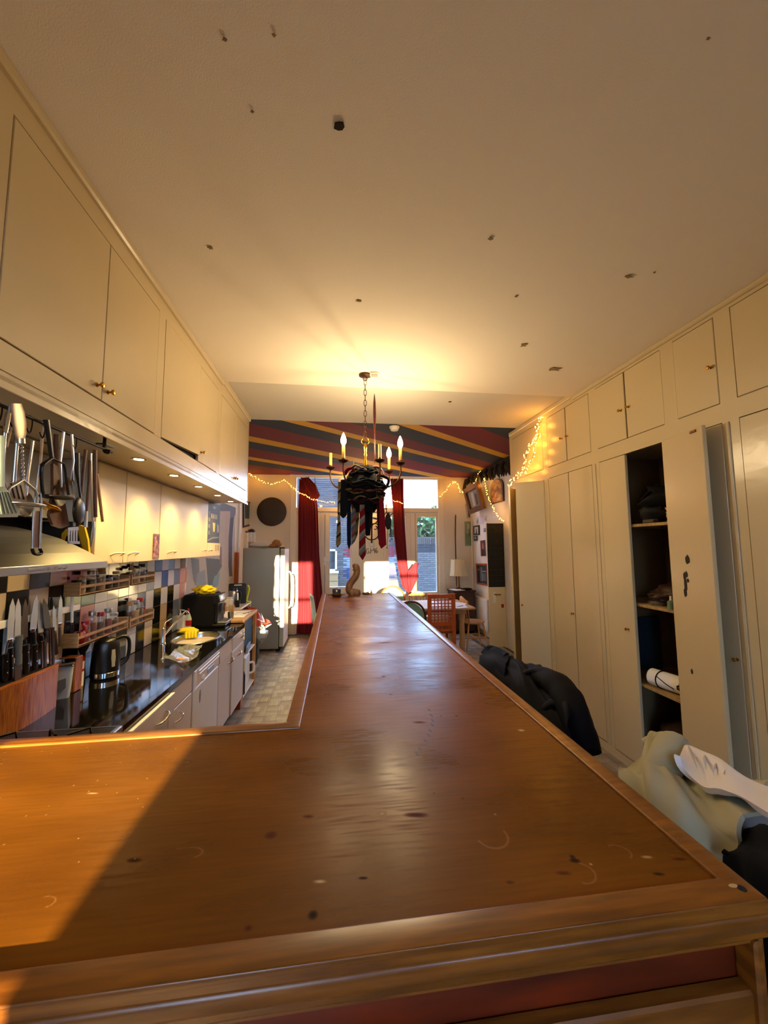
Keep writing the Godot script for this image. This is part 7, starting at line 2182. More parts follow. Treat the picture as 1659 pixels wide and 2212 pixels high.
func build_trolley() -> void:
	var t := thing("kitchen_trolley", "pine kitchen trolley with shelves between worktop and fridge", "trolley", V3(-1.27, 0, -4.8))
	var x0 := -1.56
	var x1 := -0.985
	for p in [[x1, -4.47], [x1, -5.12], [x0 + 0.04, -4.47], [x0 + 0.04, -5.12]]:
		part(t, "post", MB.new().bx(p[0] - 0.035, 0.0, p[1] - 0.025, p[0], 0.885, p[1] + 0.02, 0.004), M.pine)
	part(t, "top", MB.new().bx(x0, 0.885, -5.15, x1 + 0.01, 0.915, -4.435, 0.004), M.beech)
	for y in [0.50, 0.075]:
		part(t, "shelf", MB.new().bx(x0, y - 0.018, -5.13, x1 - 0.005, y, -4.46, 0.003), M.white_paint)
	part(t, "back_panel", MB.new().bx(x0, 0.52, -5.135, x1 - 0.1, 0.88, -5.125), M.white_paint)
	var z := -4.8
	# board and cutlery
	solo("cutting_board", MB.new().bx(-1.30, 0.915, -4.98, -1.01, 0.930, -4.56, 0.004), M.paper, "white cutting board on the trolley top", "board")
	for i in 3:
		var sp := thing("loose_spoon", ["steel spoon lying nearest on the white cutting board", "steel spoon lying in the middle of the cutting board", "steel spoon lying furthest on the cutting board"][i], "spoon", V3(-1.12, 0.93, -4.65 - i * 0.07), "loose cutlery on the cutting board")
		var a := V3(-1.18 + i * 0.02, 0.942, -4.62 - i * 0.07)
		part(sp, "handle", MB.new().tube([a, a + V3(0.09, 0.004, -0.03), a + V3(0.13, -0.002, -0.05)], [0.005, 0.003, 0.004], 8, false, 0.5), M.chrome)
		part(sp, "bowl", MB.new().ball(a + V3(0.15, 0.002, -0.06), V3(0.024, 0.006, 0.016), 12, 6), M.chrome)
	var kb := thing("tool_pot", "small steel pot with wooden-handled tools beside the espresso machine", "pot", V3(-1.14, 0.915, -4.55))
	part(kb, "cup", MB.new().at(-1.15, 0.915, -4.56).lathe([Vector2(0, 0), Vector2(0.03, 0), Vector2(0.034, 0.07), Vector2(0.032, 0.07), Vector2(0.028, 0.01), Vector2(0, 0.01)], 16), M.brushed)
	for i in 3:
		part(kb, "tool_handle", MB.new().tube([V3(-1.16 + i * 0.012, 0.93, -4.565 + i * 0.006), V3(-1.17 + i * 0.028, 1.06, -4.58 + i * 0.02)], [0.006, 0.009], 8), M.pine)
	# raised shelf behind with flask, white can, black case
	var us := thing("counter_shelf", "narrow pale shelf standing behind the trolley, in front of the fridge", "shelf", V3(-1.37, 0, -5.5))
	part(us, "board", MB.new().bx(-1.59, 0.905, -5.82, -1.19, 0.925, -5.18, 0.003), M.cabinet_grey)
	part(us, "side_board", MB.new().bx(-1.59, 0.0, -5.82, -1.20, 0.905, -5.80).bx(-1.59, 0.0, -5.20, -1.20, 0.905, -5.18), M.cabinet_grey)
	var fl := thing("vacuum_flask", "steel insulated jug with black push button on the shelf by the fridge", "flask", V3(-1.34, 0.925, -5.42))
	part(fl, "body", MB.new().at(-1.34, 0.925, -5.42).lathe([Vector2(0, 0), Vector2(0.062, 0), Vector2(0.064, 0.15), Vector2(0.055, 0.20), Vector2(0.05, 0.205), Vector2(0, 0.205)], 24), M.steel)
	part(fl, "lid", MB.new().at(-1.34, 0.925, -5.42).lathe([Vector2(0, 0.205), Vector2(0.05, 0.205), Vector2(0.046, 0.232), Vector2(0, 0.236)], 20), M.black_plastic)
	part(fl, "handle", MB.new().tube(smooth([V3(-1.285, 1.11, -5.40), V3(-1.245, 1.11, -5.39), V3(-1.24, 1.03, -5.39), V3(-1.28, 0.97, -5.40)], 4), 0.010, 8), M.black_plastic)
	var wt := thing("white_caddy", "white rounded container left of the steel jug", "container", V3(-1.36, 0.925, -5.27))
	part(wt, "body", MB.new().bx(-1.42, 0.925, -5.31, -1.31, 1.05, -5.23, 0.02), M.white_plastic)
	part(wt, "lid", MB.new().bx(-1.415, 1.05, -5.305, -1.315, 1.06, -5.235, 0.004), M.white_plastic)
	var cu := thing("dark_cup", "small black glass in front of the steel jug", "cup", V3(-1.26, 0.925, -5.32))
	part(cu, "cup", MB.new().at(-1.26, 0.925, -5.32).lathe([Vector2(0, 0), Vector2(0.026, 0), Vector2(0.03, 0.085), Vector2(0.027, 0.085), Vector2(0.023, 0.008), Vector2(0, 0.008)], 16), M.black_plastic)
	var bc := thing("tool_case", "black plastic case with a bright yellow curved edge leaning by the fridge", "case", V3(-1.30, 0.925, -5.66))
	part(bc, "case", MB.new().at(-1.33, 0.925, -5.66, 0.2).bx(-0.13, 0, -0.05, 0.10, 0.275, 0.05, 0.01), M.black_plastic)
	part(bc, "handle_slot", MB.new().at(-1.33, 0.925, -5.66, 0.2).bx(-0.06, 0.25, 0.05, 0.04, 0.265, 0.054, 0.002), M.white_plastic)
	part(bc, "yellow_edge", MB.new().tube(smooth([V3(-1.215, 1.17, -5.68), V3(-1.195, 1.12, -5.68), V3(-1.212, 1.03, -5.68), V3(-1.225, 0.96, -5.68), V3(-1.20, 0.938, -5.68), V3(-1.17, 0.942, -5.68)], 4), 0.016, 8, false, 0.8), mat("lime_yellow", "c9d414", 0.5))
	# red shopping bag slumped between trolley and fridge
	var rb := thing("shopping_bag", "red and white plastic shopping bag slumped over the trolley's far end", "bag", V3(-1.1, 0.6, -5.55))
	var rows := []
	var q0 := Vector3(-1.286, 0.837, -5.750)
	var q1 := Vector3(-1.137, 0.837, -5.750)
	var q2 := Vector3(-0.876, 0.639, -5.600)
	var q3 := Vector3(-0.999, 0.652, -5.350)
	for i in 11:
		var row := PackedVector3Array()
		for j in 11:
			var p: Vector3 = q0.lerp(q1, j / 10.0).lerp(q3.lerp(q2, j / 10.0), i / 10.0)
			row.append(p + V3(0, 0.035 * sin(i * 0.9) * sin(j * 0.8) + 0.03 * sin(PI * j / 10.0), 0.012 * sin(i * 2.0 + j)))
		rows.append(row)
	rows.reverse()
	part(rb, "red_side", MB.new().shell(rows, 0.004), mat("bag_red", "b5402c", 0.45))
	part(rb, "white_print", MB.new().tube([q3.lerp(q0, 0.3) + V3(0.06, 0.03, 0.03), q3.lerp(q0, 0.25) + V3(0.14, 0.0, 0.03), q3.lerp(q0, 0.55) + V3(0.16, 0.04, 0.03)], 0.016, 8, false, 0.3), M.paper)
	part(rb, "clear_side", lump(q3.lerp(q2, 0.35) + V3(-0.02, -0.10, 0), V3(0.075, 0.11, 0.08), 17, 0.35), mat("film_white", "aab0ae", 0.2))
	part(rb, "white_edge", MB.new().tube([q3, q3.lerp(q2, 0.5) + V3(0, -0.02, 0), q2], [0.02, 0.03, 0.012], 8, false, 0.4), M.paper)
	part(rb, "sack", lump(V3(-1.18, 0.33, -5.52), V3(0.16, 0.33, 0.16), 23, 0.15), mat("sack_dark", "3a3d3c", 0.6))
	# on the trolley's shelves
	solo("teal_box", MB.new().bx(-1.45, 0.50, -5.08, -1.02, 0.86, -4.62, 0.01), M.teal, "dark teal storage box on the middle trolley shelf", "box")
	var jr := thing("small_jug", "small white jug on the middle shelf front of the trolley", "jug", V3(-1.005, 0.50, -4.56))
	part(jr, "body", MB.new().at(-1.03, 0.50, -4.56).lathe([Vector2(0, 0), Vector2(0.028, 0), Vector2(0.032, 0.06), Vector2(0.02, 0.09), Vector2(0.024, 0.11), Vector2(0, 0.108)], 16), M.white_plastic)
	solo("blue_box", MB.new().at(-1.005, 0.50, -4.80, 0.1).bx(-0.012, 0, -0.15, 0.012, 0.07, 0.15, 0.004), mat("pale_blue", "8b9cc0", 0.5), "pale blue flat box on edge in front of the teal box", "box")
	var ap := thing("white_appliance", "white kitchen appliance with a round handle on the bottom trolley shelf", "appliance", V3(-1.2, 0.075, -4.88))
	part(ap, "body", MB.new().bx(-1.40, 0.075, -5.06, -1.03, 0.44, -4.76, 0.03), M.white_plastic)
	part(ap, "handle", MB.new().tube(smooth([V3(-1.035, 0.30, -5.0), V3(-0.985, 0.30, -5.02), V3(-0.98, 0.20, -5.02), V3(-1.035, 0.18, -5.0)], 4), 0.014, 8), M.white_plastic)
	solo("dark_thermos", MB.new().at(-1.04, 0.075, -4.62).lathe([Vector2(0, 0), Vector2(0.05, 0), Vector2(0.05, 0.20), Vector2(0.035, 0.24), Vector2(0, 0.245)], 18), M.black_plastic, "dark canister on the bottom trolley shelf beside the white appliance", "canister")


# ---------------------------------------------------------------- spice racks
func build_racks() -> void:
	var racks := [["upper spice rack nearer the hood, under the wall cabinets", -3.035, -2.50, 1.42, 0], ["upper spice rack further from the hood", -3.43, -3.085, 1.425, 1], ["lower spice rack with red-lidded jars above the kettle", -3.04, -2.51, 1.125, 2], ["lower spice rack beyond the red-lidded jars", -3.445, -3.09, 1.12, 3]]
	var caps := {"r": M.red_plastic, "s": M.brushed, "k": M.black_plastic, "w": M.beech}
	# each jar: fraction along, height, radius, cap, filling
	var sets := [
		[[0.10, 0.10, 0.024, "w", "spice_pale"], [0.30, 0.13, 0.026, "s", "spice_green"], [0.52, 0.14, 0.026, "w", "spice_pale"], [0.72, 0.09, 0.022, "k", "spice_brown"], [0.88, 0.11, 0.024, "w", "spice_brown"]],
		[[0.16, 0.12, 0.026, "w", "spice_brown"], [0.42, 0.13, 0.026, "k", "spice_pale"], [0.70, 0.14, 0.028, "k", "spice_brown"], [0.92, 0.09, 0.018, "k", "spice_green"]],
		[[0.08, 0.07, 0.024, "w", "spice_pale"], [0.22, 0.12, 0.026, "r", "spice_red"], [0.36, 0.17, 0.026, "s", "spice_red"], [0.54, 0.15, 0.026, "r", "spice_brown"], [0.72, 0.16, 0.027, "s", "spice_red"], [0.88, 0.12, 0.027, "s", "spice_brown"]],
		[[0.14, 0.17, 0.026, "w", "spice_brown"], [0.40, 0.17, 0.030, "s", "spice_pale"], [0.64, 0.18, 0.026, "r", "spice_brown"], [0.85, 0.10, 0.018, "r", "spice_red"]]]
	for r in racks:
		var z0: float = r[1]
		var z1: float = r[2]
		var y: float = r[3]
		var o := thing("spice_rack", "small pale wooden " + r[0], "rack", V3(-1.52, y, (z0 + z1) / 2), "wooden spice racks")
		part(o, "shelf", MB.new().bx(-1.567, y, z0, -1.480, y + 0.008, z1, 0.001), M.beech)
		part(o, "front_rail", MB.new().bx(-1.490, y + 0.045, z0, -1.480, y + 0.062, z1, 0.002), M.beech)
		part(o, "lower_rail", MB.new().bx(-1.488, y - 0.002, z0, -1.480, y + 0.012, z1, 0.002), M.beech)
		part(o, "side", MB.new().bx(-1.567, y, z0 - 0.010, -1.478, y + 0.082, z0, 0.002), M.beech)
		part(o, "side", MB.new().bx(-1.567, y, z1, -1.478, y + 0.082, z1 + 0.010, 0.002), M.beech)
		var st: Array = sets[r[4]]
		for i in st.size():
			var j: Array = st[i]
			var zz := lerpf(z1 - 0.03, z0 + 0.03, j[0])
			var place: String = ["first", "second", "third", "fourth", "fifth", "sixth"][i]
			var capn: String = {"r": "red", "s": "steel", "k": "black", "w": "wooden"}[j[3]]
			var t := thing("spice_jar", "%s spice jar from the near end, %s lid, on the %s" % [place, capn, ["upper near rack", "upper far rack", "lower near rack", "lower far rack"][r[4]]], "jar", V3(-1.525, y + 0.008, zz), "spice jars on the racks")
			var h: float = j[1]
			var q: float = j[2]
			part(t, "glass", MB.new().at(-1.525, y + 0.008, zz).lathe([Vector2(0, 0), Vector2(q * 0.92, 0), Vector2(q, 0.008), Vector2(q, h * 0.72), Vector2(q * 0.72, h * 0.84), Vector2(q * 0.72, h * 0.88)], 14), M.jar_glass)
			part(t, "spice", MB.new().at(-1.525, y + 0.010, zz).lathe([Vector2(0, 0), Vector2(q * 0.88, 0), Vector2(q * 0.88, h * 0.55), Vector2(0, h * 0.57)], 12), M[j[4]])
			part(t, "lid", MB.new().at(-1.525, y + 0.008 + h * 0.84, zz).lathe([Vector2(0, 0), Vector2(q * 0.86, 0), Vector2(q * 0.88, h * 0.14), Vector2(q * 0.8, h * 0.17), Vector2(0, h * 0.17)], 14), caps[j[3]])
	# red kitchen things heaped at the near end of the lower rack
	var rt := thing("red_timer", "small red plastic kitchen gadget at the near end of the lower spice rack", "gadget", V3(-1.505, 1.133, -2.55))
	part(rt, "body", lump(V3(-1.505, 1.172, -2.575), V3(0.024, 0.036, 0.032), 44, 0.3), M.red_plastic)
	part(rt, "arm", MB.new().tube([V3(-1.505, 1.18, -2.60), V3(-1.495, 1.225, -2.585), V3(-1.50, 1.25, -2.57)], [0.012, 0.014, 0.008], 8, false, 0.6), M.red_plastic)


# ---------------------------------------------------------------- inside the open cupboard
func build_cupboard_contents() -> void:
	var g := "things on the dark cupboard shelves"
	var cl := thing("dark_clothes_heap", "heap of black clothes on the top shelf of the open cupboard", "clothes", V3(2.55, 1.856, -2.55))
	part(cl, "heap", lump(V3(2.56, 2.0, -2.56), V3(0.24, 0.145, 0.20), 51, 0.35), M.black_matt)
	part(cl, "fold", lump(V3(2.42, 1.94, -2.60), V3(0.13, 0.085, 0.12), 52, 0.4), mat("charcoal", "1b1a1a", 0.9))
	part(cl, "strap", MB.new().tube(smooth([V3(2.33, 2.04, -2.66), V3(2.34, 2.10, -2.58), V3(2.35, 2.06, -2.50), V3(2.34, 2.10, -2.40)], 4), 0.018, 8, false, 0.5), M.black_matt)
	solo("crumpled_rag", lump(V3(2.31, 1.918, -2.38), V3(0.035, 0.062, 0.045), 53, 0.5), mat("rag_beige", "a08c6a", 0.9), "small crumpled beige cloth at the front of the top cupboard shelf", "cloth")
	solo("spectacles_case", MB.new().bx(2.28, 1.857, -2.62, 2.33, 1.885, -2.52, 0.006), mat("case_brown", "4a3a28", 0.6), "small flat brown case on the top cupboard shelf", "case")
	var hk := thing("wall_tools", "thin dark tools hanging on the cupboard's back wall above the middle shelf", "tools", V3(2.81, 1.5, -2.5))
	part(hk, "tool", MB.new().tube([V3(2.81, 1.78, -2.44), V3(2.80, 1.62, -2.44), V3(2.80, 1.48, -2.47)], 0.008, 6).tube([V3(2.81, 1.64, -2.50), V3(2.81, 1.65, -2.38)], 0.006, 6), M.iron)
	part(hk, "tool", MB.new().tube([V3(2.81, 1.74, -2.78), V3(2.80, 1.56, -2.80), V3(2.81, 1.44, -2.82)], 0.006, 6), M.iron)
	var jk := thing("brown_leather_bag", "slouched dark brown leather bag on the middle shelf of the open cupboard", "bag", V3(2.5, 1.257, -2.55))
	part(jk, "bag", lump(V3(2.52, 1.335, -2.56), V3(0.20, 0.085, 0.16), 61, 0.3), mat("leather", "3a2012", 0.5))
	part(jk, "flap", lump(V3(2.40, 1.315, -2.60), V3(0.09, 0.055, 0.09), 62, 0.3), M.leather)
	for i in 3:
		var b := thing("small_bottle", ["pale blue pump bottle at the front right of the middle cupboard shelf", "short green tub beside the pump bottle in the cupboard", "orange bottle behind the pump bottle in the cupboard"][i], "bottle", V3(2.29 + i * 0.03, 1.257, [-2.375, -2.43, -2.35][i]), g)
		var p := V3([2.285, 2.285, 2.36][i], 1.257, [-2.365, -2.42, -2.345][i])
		var hh: float = [0.095, 0.05, 0.15][i]
		part(b, "body", MB.new().at(p.x, p.y, p.z).lathe([Vector2(0, 0), Vector2(0.023, 0), Vector2(0.023, hh), Vector2(0.010, hh + 0.012), Vector2(0, hh + 0.012)], 14), mat(["tub_blue", "tub_green", "tub_orange"][i], ["8b9aa6", "6f8c78", "a8441c"][i], 0.4))
		part(b, "cap", MB.new().at(p.x, p.y + hh + 0.01, p.z).lathe([Vector2(0, 0), Vector2(0.009, 0), Vector2(0.007, 0.03), Vector2(0, 0.032)], 10), M.white_plastic)
	solo("plastic_wrap", lump(V3(2.36, 1.275, -2.60), V3(0.07, 0.016, 0.06), 63, 0.4), M.clear_film, "thin crumpled clear wrap on the middle cupboard shelf", "wrap")
	var rl := thing("rolled_mat", "white rolled sheet tied with black cord on the lower cupboard shelf", "roll", V3(2.40, 0.672, -2.55))
	var ra := V3(2.32, 0.735, -2.665)
	var rb := V3(2.36, 0.735, -2.44)
	part(rl, "roll", MB.new().tube([ra, rb], 0.058, 20), M.paper)
	part(rl, "cord", MB.new().tube(arc(ra.lerp(rb, 0.35), 0.061, 0, TAU, 16, V3(1, 0, 0)), 0.004, 6).tube(smooth([ra.lerp(rb, 0.35) + V3(-0.055, 0.03, 0), ra.lerp(rb, 0.65) + V3(-0.06, 0.0, 0), ra.lerp(rb, 0.9) + V3(-0.058, -0.02, 0)], 4), 0.003, 6), M.black_matt)
	var bt := thing("black_bundle", "black bundled bag on the lower cupboard shelf beside the white roll", "bag", V3(2.45, 0.672, -2.40))
	part(bt, "bundle", lump(V3(2.42, 0.745, -2.385), V3(0.13, 0.075, 0.07), 71, 0.3), M.black_matt)
	part(bt, "patch", lump(V3(2.36, 0.80, -2.42), V3(0.03, 0.03, 0.03), 72, 0.5), mat("grey_patch", "5f564e", 0.8))
	var ds := thing("drum_case", "round dark brown case on the cupboard floor", "case", V3(2.5, 0.07, -2.55))
	part(ds, "case", MB.new().at(2.54, 0.07, -2.55).lathe([Vector2(0, 0), Vector2(0.22, 0), Vector2(0.225, 0.25), Vector2(0.21, 0.30), Vector2(0.12, 0.335), Vector2(0, 0.345)], 28), mat("case_dark", "3b2a20", 0.5))
	part(ds, "band", MB.new().at(2.54, 0.07, -2.55).lathe([Vector2(0.226, 0.235), Vector2(0.229, 0.24), Vector2(0.229, 0.26), Vector2(0.224, 0.265)], 28), M.black_matt)
	solo("blue_folder", MB.new().bx(2.29, 0.672, -3.0, 2.70, 1.10, -2.985, 0.002), mat("folder_blue", "0f3342", 0.5), "blue folder standing against the inner side of the open cupboard", "folder")

# ---------------------------------------------------------------- bar stools with coats, and what stands on the bar
func bar_stool(p: Vector3, label: String) -> void:
	var o := thing("bar_stool", label, "stool", p, "bar stools along the bar")
	part(o, "seat", MB.new().at(p.x, 0.74, p.z).lathe([Vector2(0, 0), Vector2(0.17, 0), Vector2(0.19, 0.015), Vector2(0.19, 0.04), Vector2(0.16, 0.055), Vector2(0, 0.05)], 22), M.dark_wood)
	for s in [-1.0, 1.0]:
		part(o, "leg", MB.new().tube([p + V3(-0.12, 0.74, s * 0.12), p + V3(-0.19, 0.0, s * 0.19)], [0.02, 0.016], 8), M.dark_wood)
		part(o, "leg", MB.new().tube([p + V3(0.15, 0.95, s * 0.16), p + V3(0.13, 0.74, s * 0.14), p + V3(0.19, 0.0, s * 0.19)], [0.014, 0.02, 0.016], 8), M.dark_wood)
		part(o, "foot_rail", MB.new().tube([p + V3(-0.165, 0.25, s * 0.165), p + V3(0.165, 0.25, s * 0.165)], 0.011, 8), M.dark_wood)
	part(o, "foot_rail", MB.new().tube([p + V3(-0.165, 0.30, -0.165), p + V3(-0.165, 0.30, 0.165)], 0.011, 8), M.dark_wood)
	part(o, "back_rail", MB.new().bx(p.x + 0.135, 0.86, p.z - 0.17, p.x + 0.165, 0.95, p.z + 0.18, 0.008), M.dark_wood)

# a hanging cloth through rows of points (from the bottom up), with folds
func draped(rows_in: Array, k: int, fold: float, freq: float, sd: int, th := 0.008) -> MB:
	var f := FastNoiseLite.new()
	f.seed = sd
	f.frequency = freq
	f.fractal_octaves = 2
	var cols := []
	var fine := []
	for r in rows_in:
		fine.append(smooth(r, k))
	var w: int = fine[0].size()
	for j in w:
		var c := []
		for r in fine:
			c.append(r[j])
		cols.append(smooth(c, k))
	var rows := []
	for i in cols[0].size():
		var row := PackedVector3Array()
		for j in w:
			row.append(cols[j][i])
		rows.append(row)
	var out := []
	for i in rows.size():
		var row := PackedVector3Array()
		for j in w:
			var du: Vector3 = rows[i][mini(j + 1, w - 1)] - rows[i][maxi(j - 1, 0)]
			var dv: Vector3 = rows[mini(i + 1, rows.size() - 1)][j] - rows[maxi(i - 1, 0)][j]
			var n := du.cross(dv).normalized()
			row.append(rows[i][j] + n * fold * f.get_noise_2d(j * 1.0 + i * 0.5, i * 0.3) * 2.0)
		out.append(row)
	return MB.new().shell(out, th)

func build_stools() -> void:
	bar_stool(V3(0.89, 0, -2.28), "bar stool furthest along the bar, under a blue denim jacket")
	bar_stool(V3(0.88, 0, -1.80), "bar stool in the middle, under the black coat")
	bar_stool(V3(0.92, 0, -1.0), "bar stool nearest us, under the khaki and white jackets")
	var blackc := mat("coat_black", "0a0c12", 0.75)
	var denim := mat("coat_blue", "121a29", 0.8)
	var khaki := mat("coat_khaki", "aba88e", 0.85)
	var white := mat("coat_white", "e4e2e4", 0.6)
	var navy := mat("coat_navy", "0b0e14", 0.8)
	for m in [blackc, denim, navy, khaki]:
		m.metallic_specular = 0.2
	var g := "coats over the bar stools"
	# denim jacket
	var a := thing("denim_jacket", "blue denim jacket over the furthest bar stool", "jacket", V3(1.1, 0.9, -2.25), g)
	part(a, "body", draped([[Vector3(0.860, 0.940, -2.356) + V3(0, -0.18, 0), Vector3(0.860, 0.994, -2.177) + V3(0, -0.18, 0), Vector3(0.860, 1.007, -1.957) + V3(0, -0.18, 0)], [Vector3(0.940, 0.948, -2.508), Vector3(0.920, 1.012, -2.267), Vector3(0.920, 1.031, -2.065)], [Vector3(1.020, 0.945, -2.658), Vector3(1.020, 0.994, -2.464), Vector3(1.020, 1.017, -2.260)], [Vector3(1.100, 0.949, -2.780), Vector3(1.100, 0.984, -2.607), Vector3(1.100, 0.996, -2.395)], [Vector3(1.240, 0.845, -3.050) + V3(0, -0.25, 0), Vector3(1.240, 0.888, -2.889) + V3(0, -0.25, 0), Vector3(1.240, 0.901, -2.671) + V3(0, -0.25, 0)]], 6, 0.014, 0.12, 3), denim)
	part(a, "collar", MB.new().tube(smooth([Vector3(1.040, 0.943, -2.685), Vector3(1.080, 0.977, -2.688), Vector3(1.100, 0.984, -2.607), Vector3(1.060, 1.013, -2.359)], 4), 0.025, 8, false, 0.6), denim)
	# black coat, slumped towards us
	var b := thing("black_coat", "black padded coat thrown over the middle bar stool, one sleeve hanging towards us", "coat", V3(1.1, 0.9, -1.72), g)
	part(b, "body", draped([[Vector3(0.800, 0.991, -1.934) + V3(0, -0.15, 0), Vector3(0.800, 1.038, -1.622) + V3(0, -0.15, 0), Vector3(0.800, 1.023, -1.449) + V3(0, -0.15, 0), Vector3(0.800, 1.000, -1.258) + V3(0, -0.15, 0)], [Vector3(0.900, 0.991, -2.118), Vector3(0.880, 1.038, -1.834), Vector3(0.880, 1.041, -1.601), Vector3(0.880, 1.013, -1.399)], [Vector3(0.980, 0.991, -2.275), Vector3(0.970, 1.050, -1.995), Vector3(0.970, 1.059, -1.758), Vector3(0.960, 1.039, -1.538)], [Vector3(1.060, 0.986, -2.361), Vector3(1.050, 1.027, -2.113), Vector3(1.050, 1.044, -1.883), Vector3(1.040, 1.030, -1.704)], [Vector3(1.160, 0.940, -2.460), Vector3(1.150, 0.977, -2.223), Vector3(1.140, 0.991, -2.007), Vector3(1.120, 0.982, -1.812)], [Vector3(1.240, 0.817, -2.581) + V3(0, -0.3, 0), Vector3(1.240, 0.855, -2.357) + V3(0, -0.3, 0), Vector3(1.220, 0.887, -2.115) + V3(0, -0.3, 0), Vector3(1.200, 0.887, -1.913) + V3(0, -0.3, 0)]], 10, 0.026, 0.09, 8), blackc)
	part(b, "sleeve", MB.new().tube(smooth([Vector3(1.020, 1.045, -1.899), Vector3(1.000, 1.072, -1.715), Vector3(0.980, 1.059, -1.599), Vector3(0.950, 1.032, -1.505), Vector3(0.930, 0.982, -1.432), Vector3(0.920, 0.938, -1.389)], 4), [0.055, 0.06, 0.062, 0.06, 0.064, 0.066, 0.064, 0.062, 0.066, 0.066, 0.064, 0.062, 0.062, 0.060, 0.060, 0.058, 0.060, 0.060, 0.058, 0.056, 0.055], 14, false, 0.8), blackc)
	part(b, "fold", MB.new().tube(smooth([Vector3(0.930, 0.961, -2.070), Vector3(0.960, 1.031, -1.936), Vector3(1.000, 1.082, -1.843), Vector3(1.000, 1.087, -1.685)], 4), 0.04, 10, false, 0.6), blackc)
	part(b, "fold", MB.new().tube(smooth([Vector3(0.880, 0.989, -1.620), Vector3(0.920, 1.038, -1.585), Vector3(0.940, 1.040, -1.538), Vector3(0.920, 1.003, -1.461)], 4), 0.035, 10, false, 0.6), blackc)
	# khaki jacket
	var k := thing("khaki_jacket", "khaki jacket draped over the front of the nearest bar stool", "jacket", V3(1.05, 0.9, -1.05), g)
	part(k, "body", draped([[Vector3(0.780, 1.067, -1.014) + V3(0, -0.1, 0), Vector3(0.780, 1.059, -0.940) + V3(0, -0.1, 0), Vector3(0.780, 1.053, -0.846) + V3(0, -0.1, 0), Vector3(0.800, 1.050, -0.779) + V3(0, -0.06, 0)], [Vector3(0.850, 1.022, -1.113), Vector3(0.850, 1.045, -1.014), Vector3(0.840, 1.069, -0.881), Vector3(0.840, 1.079, -0.773)], [Vector3(0.930, 0.990, -1.205), Vector3(0.920, 1.061, -1.072), Vector3(0.920, 1.067, -0.944), Vector3(0.900, 1.090, -0.792)], [Vector3(1.040, 1.032, -1.249), Vector3(1.030, 1.053, -1.166), Vector3(1.020, 1.049, -1.054), Vector3(0.980, 1.104, -0.825)], [Vector3(1.120, 1.026, -1.288), Vector3(1.120, 1.055, -1.240), Vector3(1.100, 1.039, -1.139), Vector3(1.040, 1.101, -0.849)], [Vector3(1.220, 0.961, -1.379) + V3(0, -0.2, 0), Vector3(1.220, 0.993, -1.313) + V3(0, -0.2, 0), Vector3(1.200, 0.973, -1.210) + V3(0, -0.2, 0), Vector3(1.140, 1.039, -0.922) + V3(0, -0.2, 0)]], 12, 0.026, 0.05, 14), khaki)
	part(k, "sleeve", MB.new().tube(smooth([Vector3(1.080, 1.071, -1.169), Vector3(1.000, 1.064, -1.106), Vector3(0.940, 1.028, -1.084), Vector3(0.900, 0.997, -1.081), Vector3(0.880, 0.986, -1.086)], 5), [0.04, 0.045, 0.048, 0.05, 0.05, 0.05, 0.048, 0.048, 0.046, 0.046, 0.045, 0.044, 0.042, 0.042, 0.04, 0.04, 0.038, 0.036, 0.034, 0.032, 0.028], 12, false, 0.8), khaki)
	part(k, "collar", MB.new().tube(smooth([Vector3(1.050, 1.026, -1.261), Vector3(1.080, 1.050, -1.242), Vector3(1.100, 1.063, -1.218), Vector3(1.100, 1.064, -1.157)], 4), 0.022, 8, false, 0.5), khaki)
	# white padded jacket on top of it
	var w := thing("white_jacket", "white padded jacket lying over the top of the khaki one", "jacket", V3(1.15, 0.95, -0.95), g)
	part(w, "body", draped([[Vector3(0.950, 1.116, -1.010), Vector3(0.930, 1.088, -0.937), Vector3(0.915, 1.126, -0.859), Vector3(0.880, 1.156, -0.721)], [Vector3(1.000, 1.103, -1.059), Vector3(0.980, 1.105, -0.972), Vector3(0.965, 1.134, -0.889), Vector3(0.930, 1.161, -0.752)], [Vector3(1.070, 1.082, -1.116), Vector3(1.050, 1.100, -1.027), Vector3(1.030, 1.118, -0.932), Vector3(0.990, 1.143, -0.792)], [Vector3(1.160, 1.034, -1.199) + V3(0, -0.08, 0), Vector3(1.140, 1.055, -1.103) + V3(0, -0.08, 0), Vector3(1.120, 1.068, -1.004) + V3(0, -0.08, 0), Vector3(1.080, 1.093, -0.857) + V3(0, -0.08, 0)], [Vector3(1.240, 0.963, -1.270) + V3(0, -0.35, 0), Vector3(1.220, 0.987, -1.170) + V3(0, -0.35, 0), Vector3(1.200, 1.007, -1.066) + V3(0, -0.35, 0), Vector3(1.160, 1.034, -0.913) + V3(0, -0.35, 0)]], 10, 0.008, 0.05, 27, 0.014), white)
	for q in [[Vector3(1.055, 1.092, -1.085), Vector3(1.000, 1.103, -1.018), Vector3(0.965, 1.099, -0.969)], [Vector3(1.055, 1.095, -1.033), Vector3(1.000, 1.110, -0.978), Vector3(0.965, 1.111, -0.944)], [Vector3(1.055, 1.097, -0.990), Vector3(1.000, 1.113, -0.947), Vector3(0.965, 1.117, -0.923)], [Vector3(1.055, 1.097, -0.958), Vector3(1.000, 1.117, -0.918), Vector3(0.965, 1.126, -0.897)]]:
		part(w, "quilt_seam", MB.new().tube(smooth([q[0] + V3(-0.012, 0.012, 0.004), q[1] + V3(-0.014, 0.014, 0.004), q[2] + V3(-0.012, 0.010, 0.004)], 4), [0.001, 0.002, 0.003, 0.0035, 0.0035, 0.003, 0.002, 0.0015, 0.001], 6), mat("seam_grey", "c4c1bd", 0.8))
	# navy cloth under them, nearest us
	var n := thing("navy_garment", "dark navy garment hanging lowest below the khaki jacket", "garment", V3(1.0, 0.85, -0.85), g)
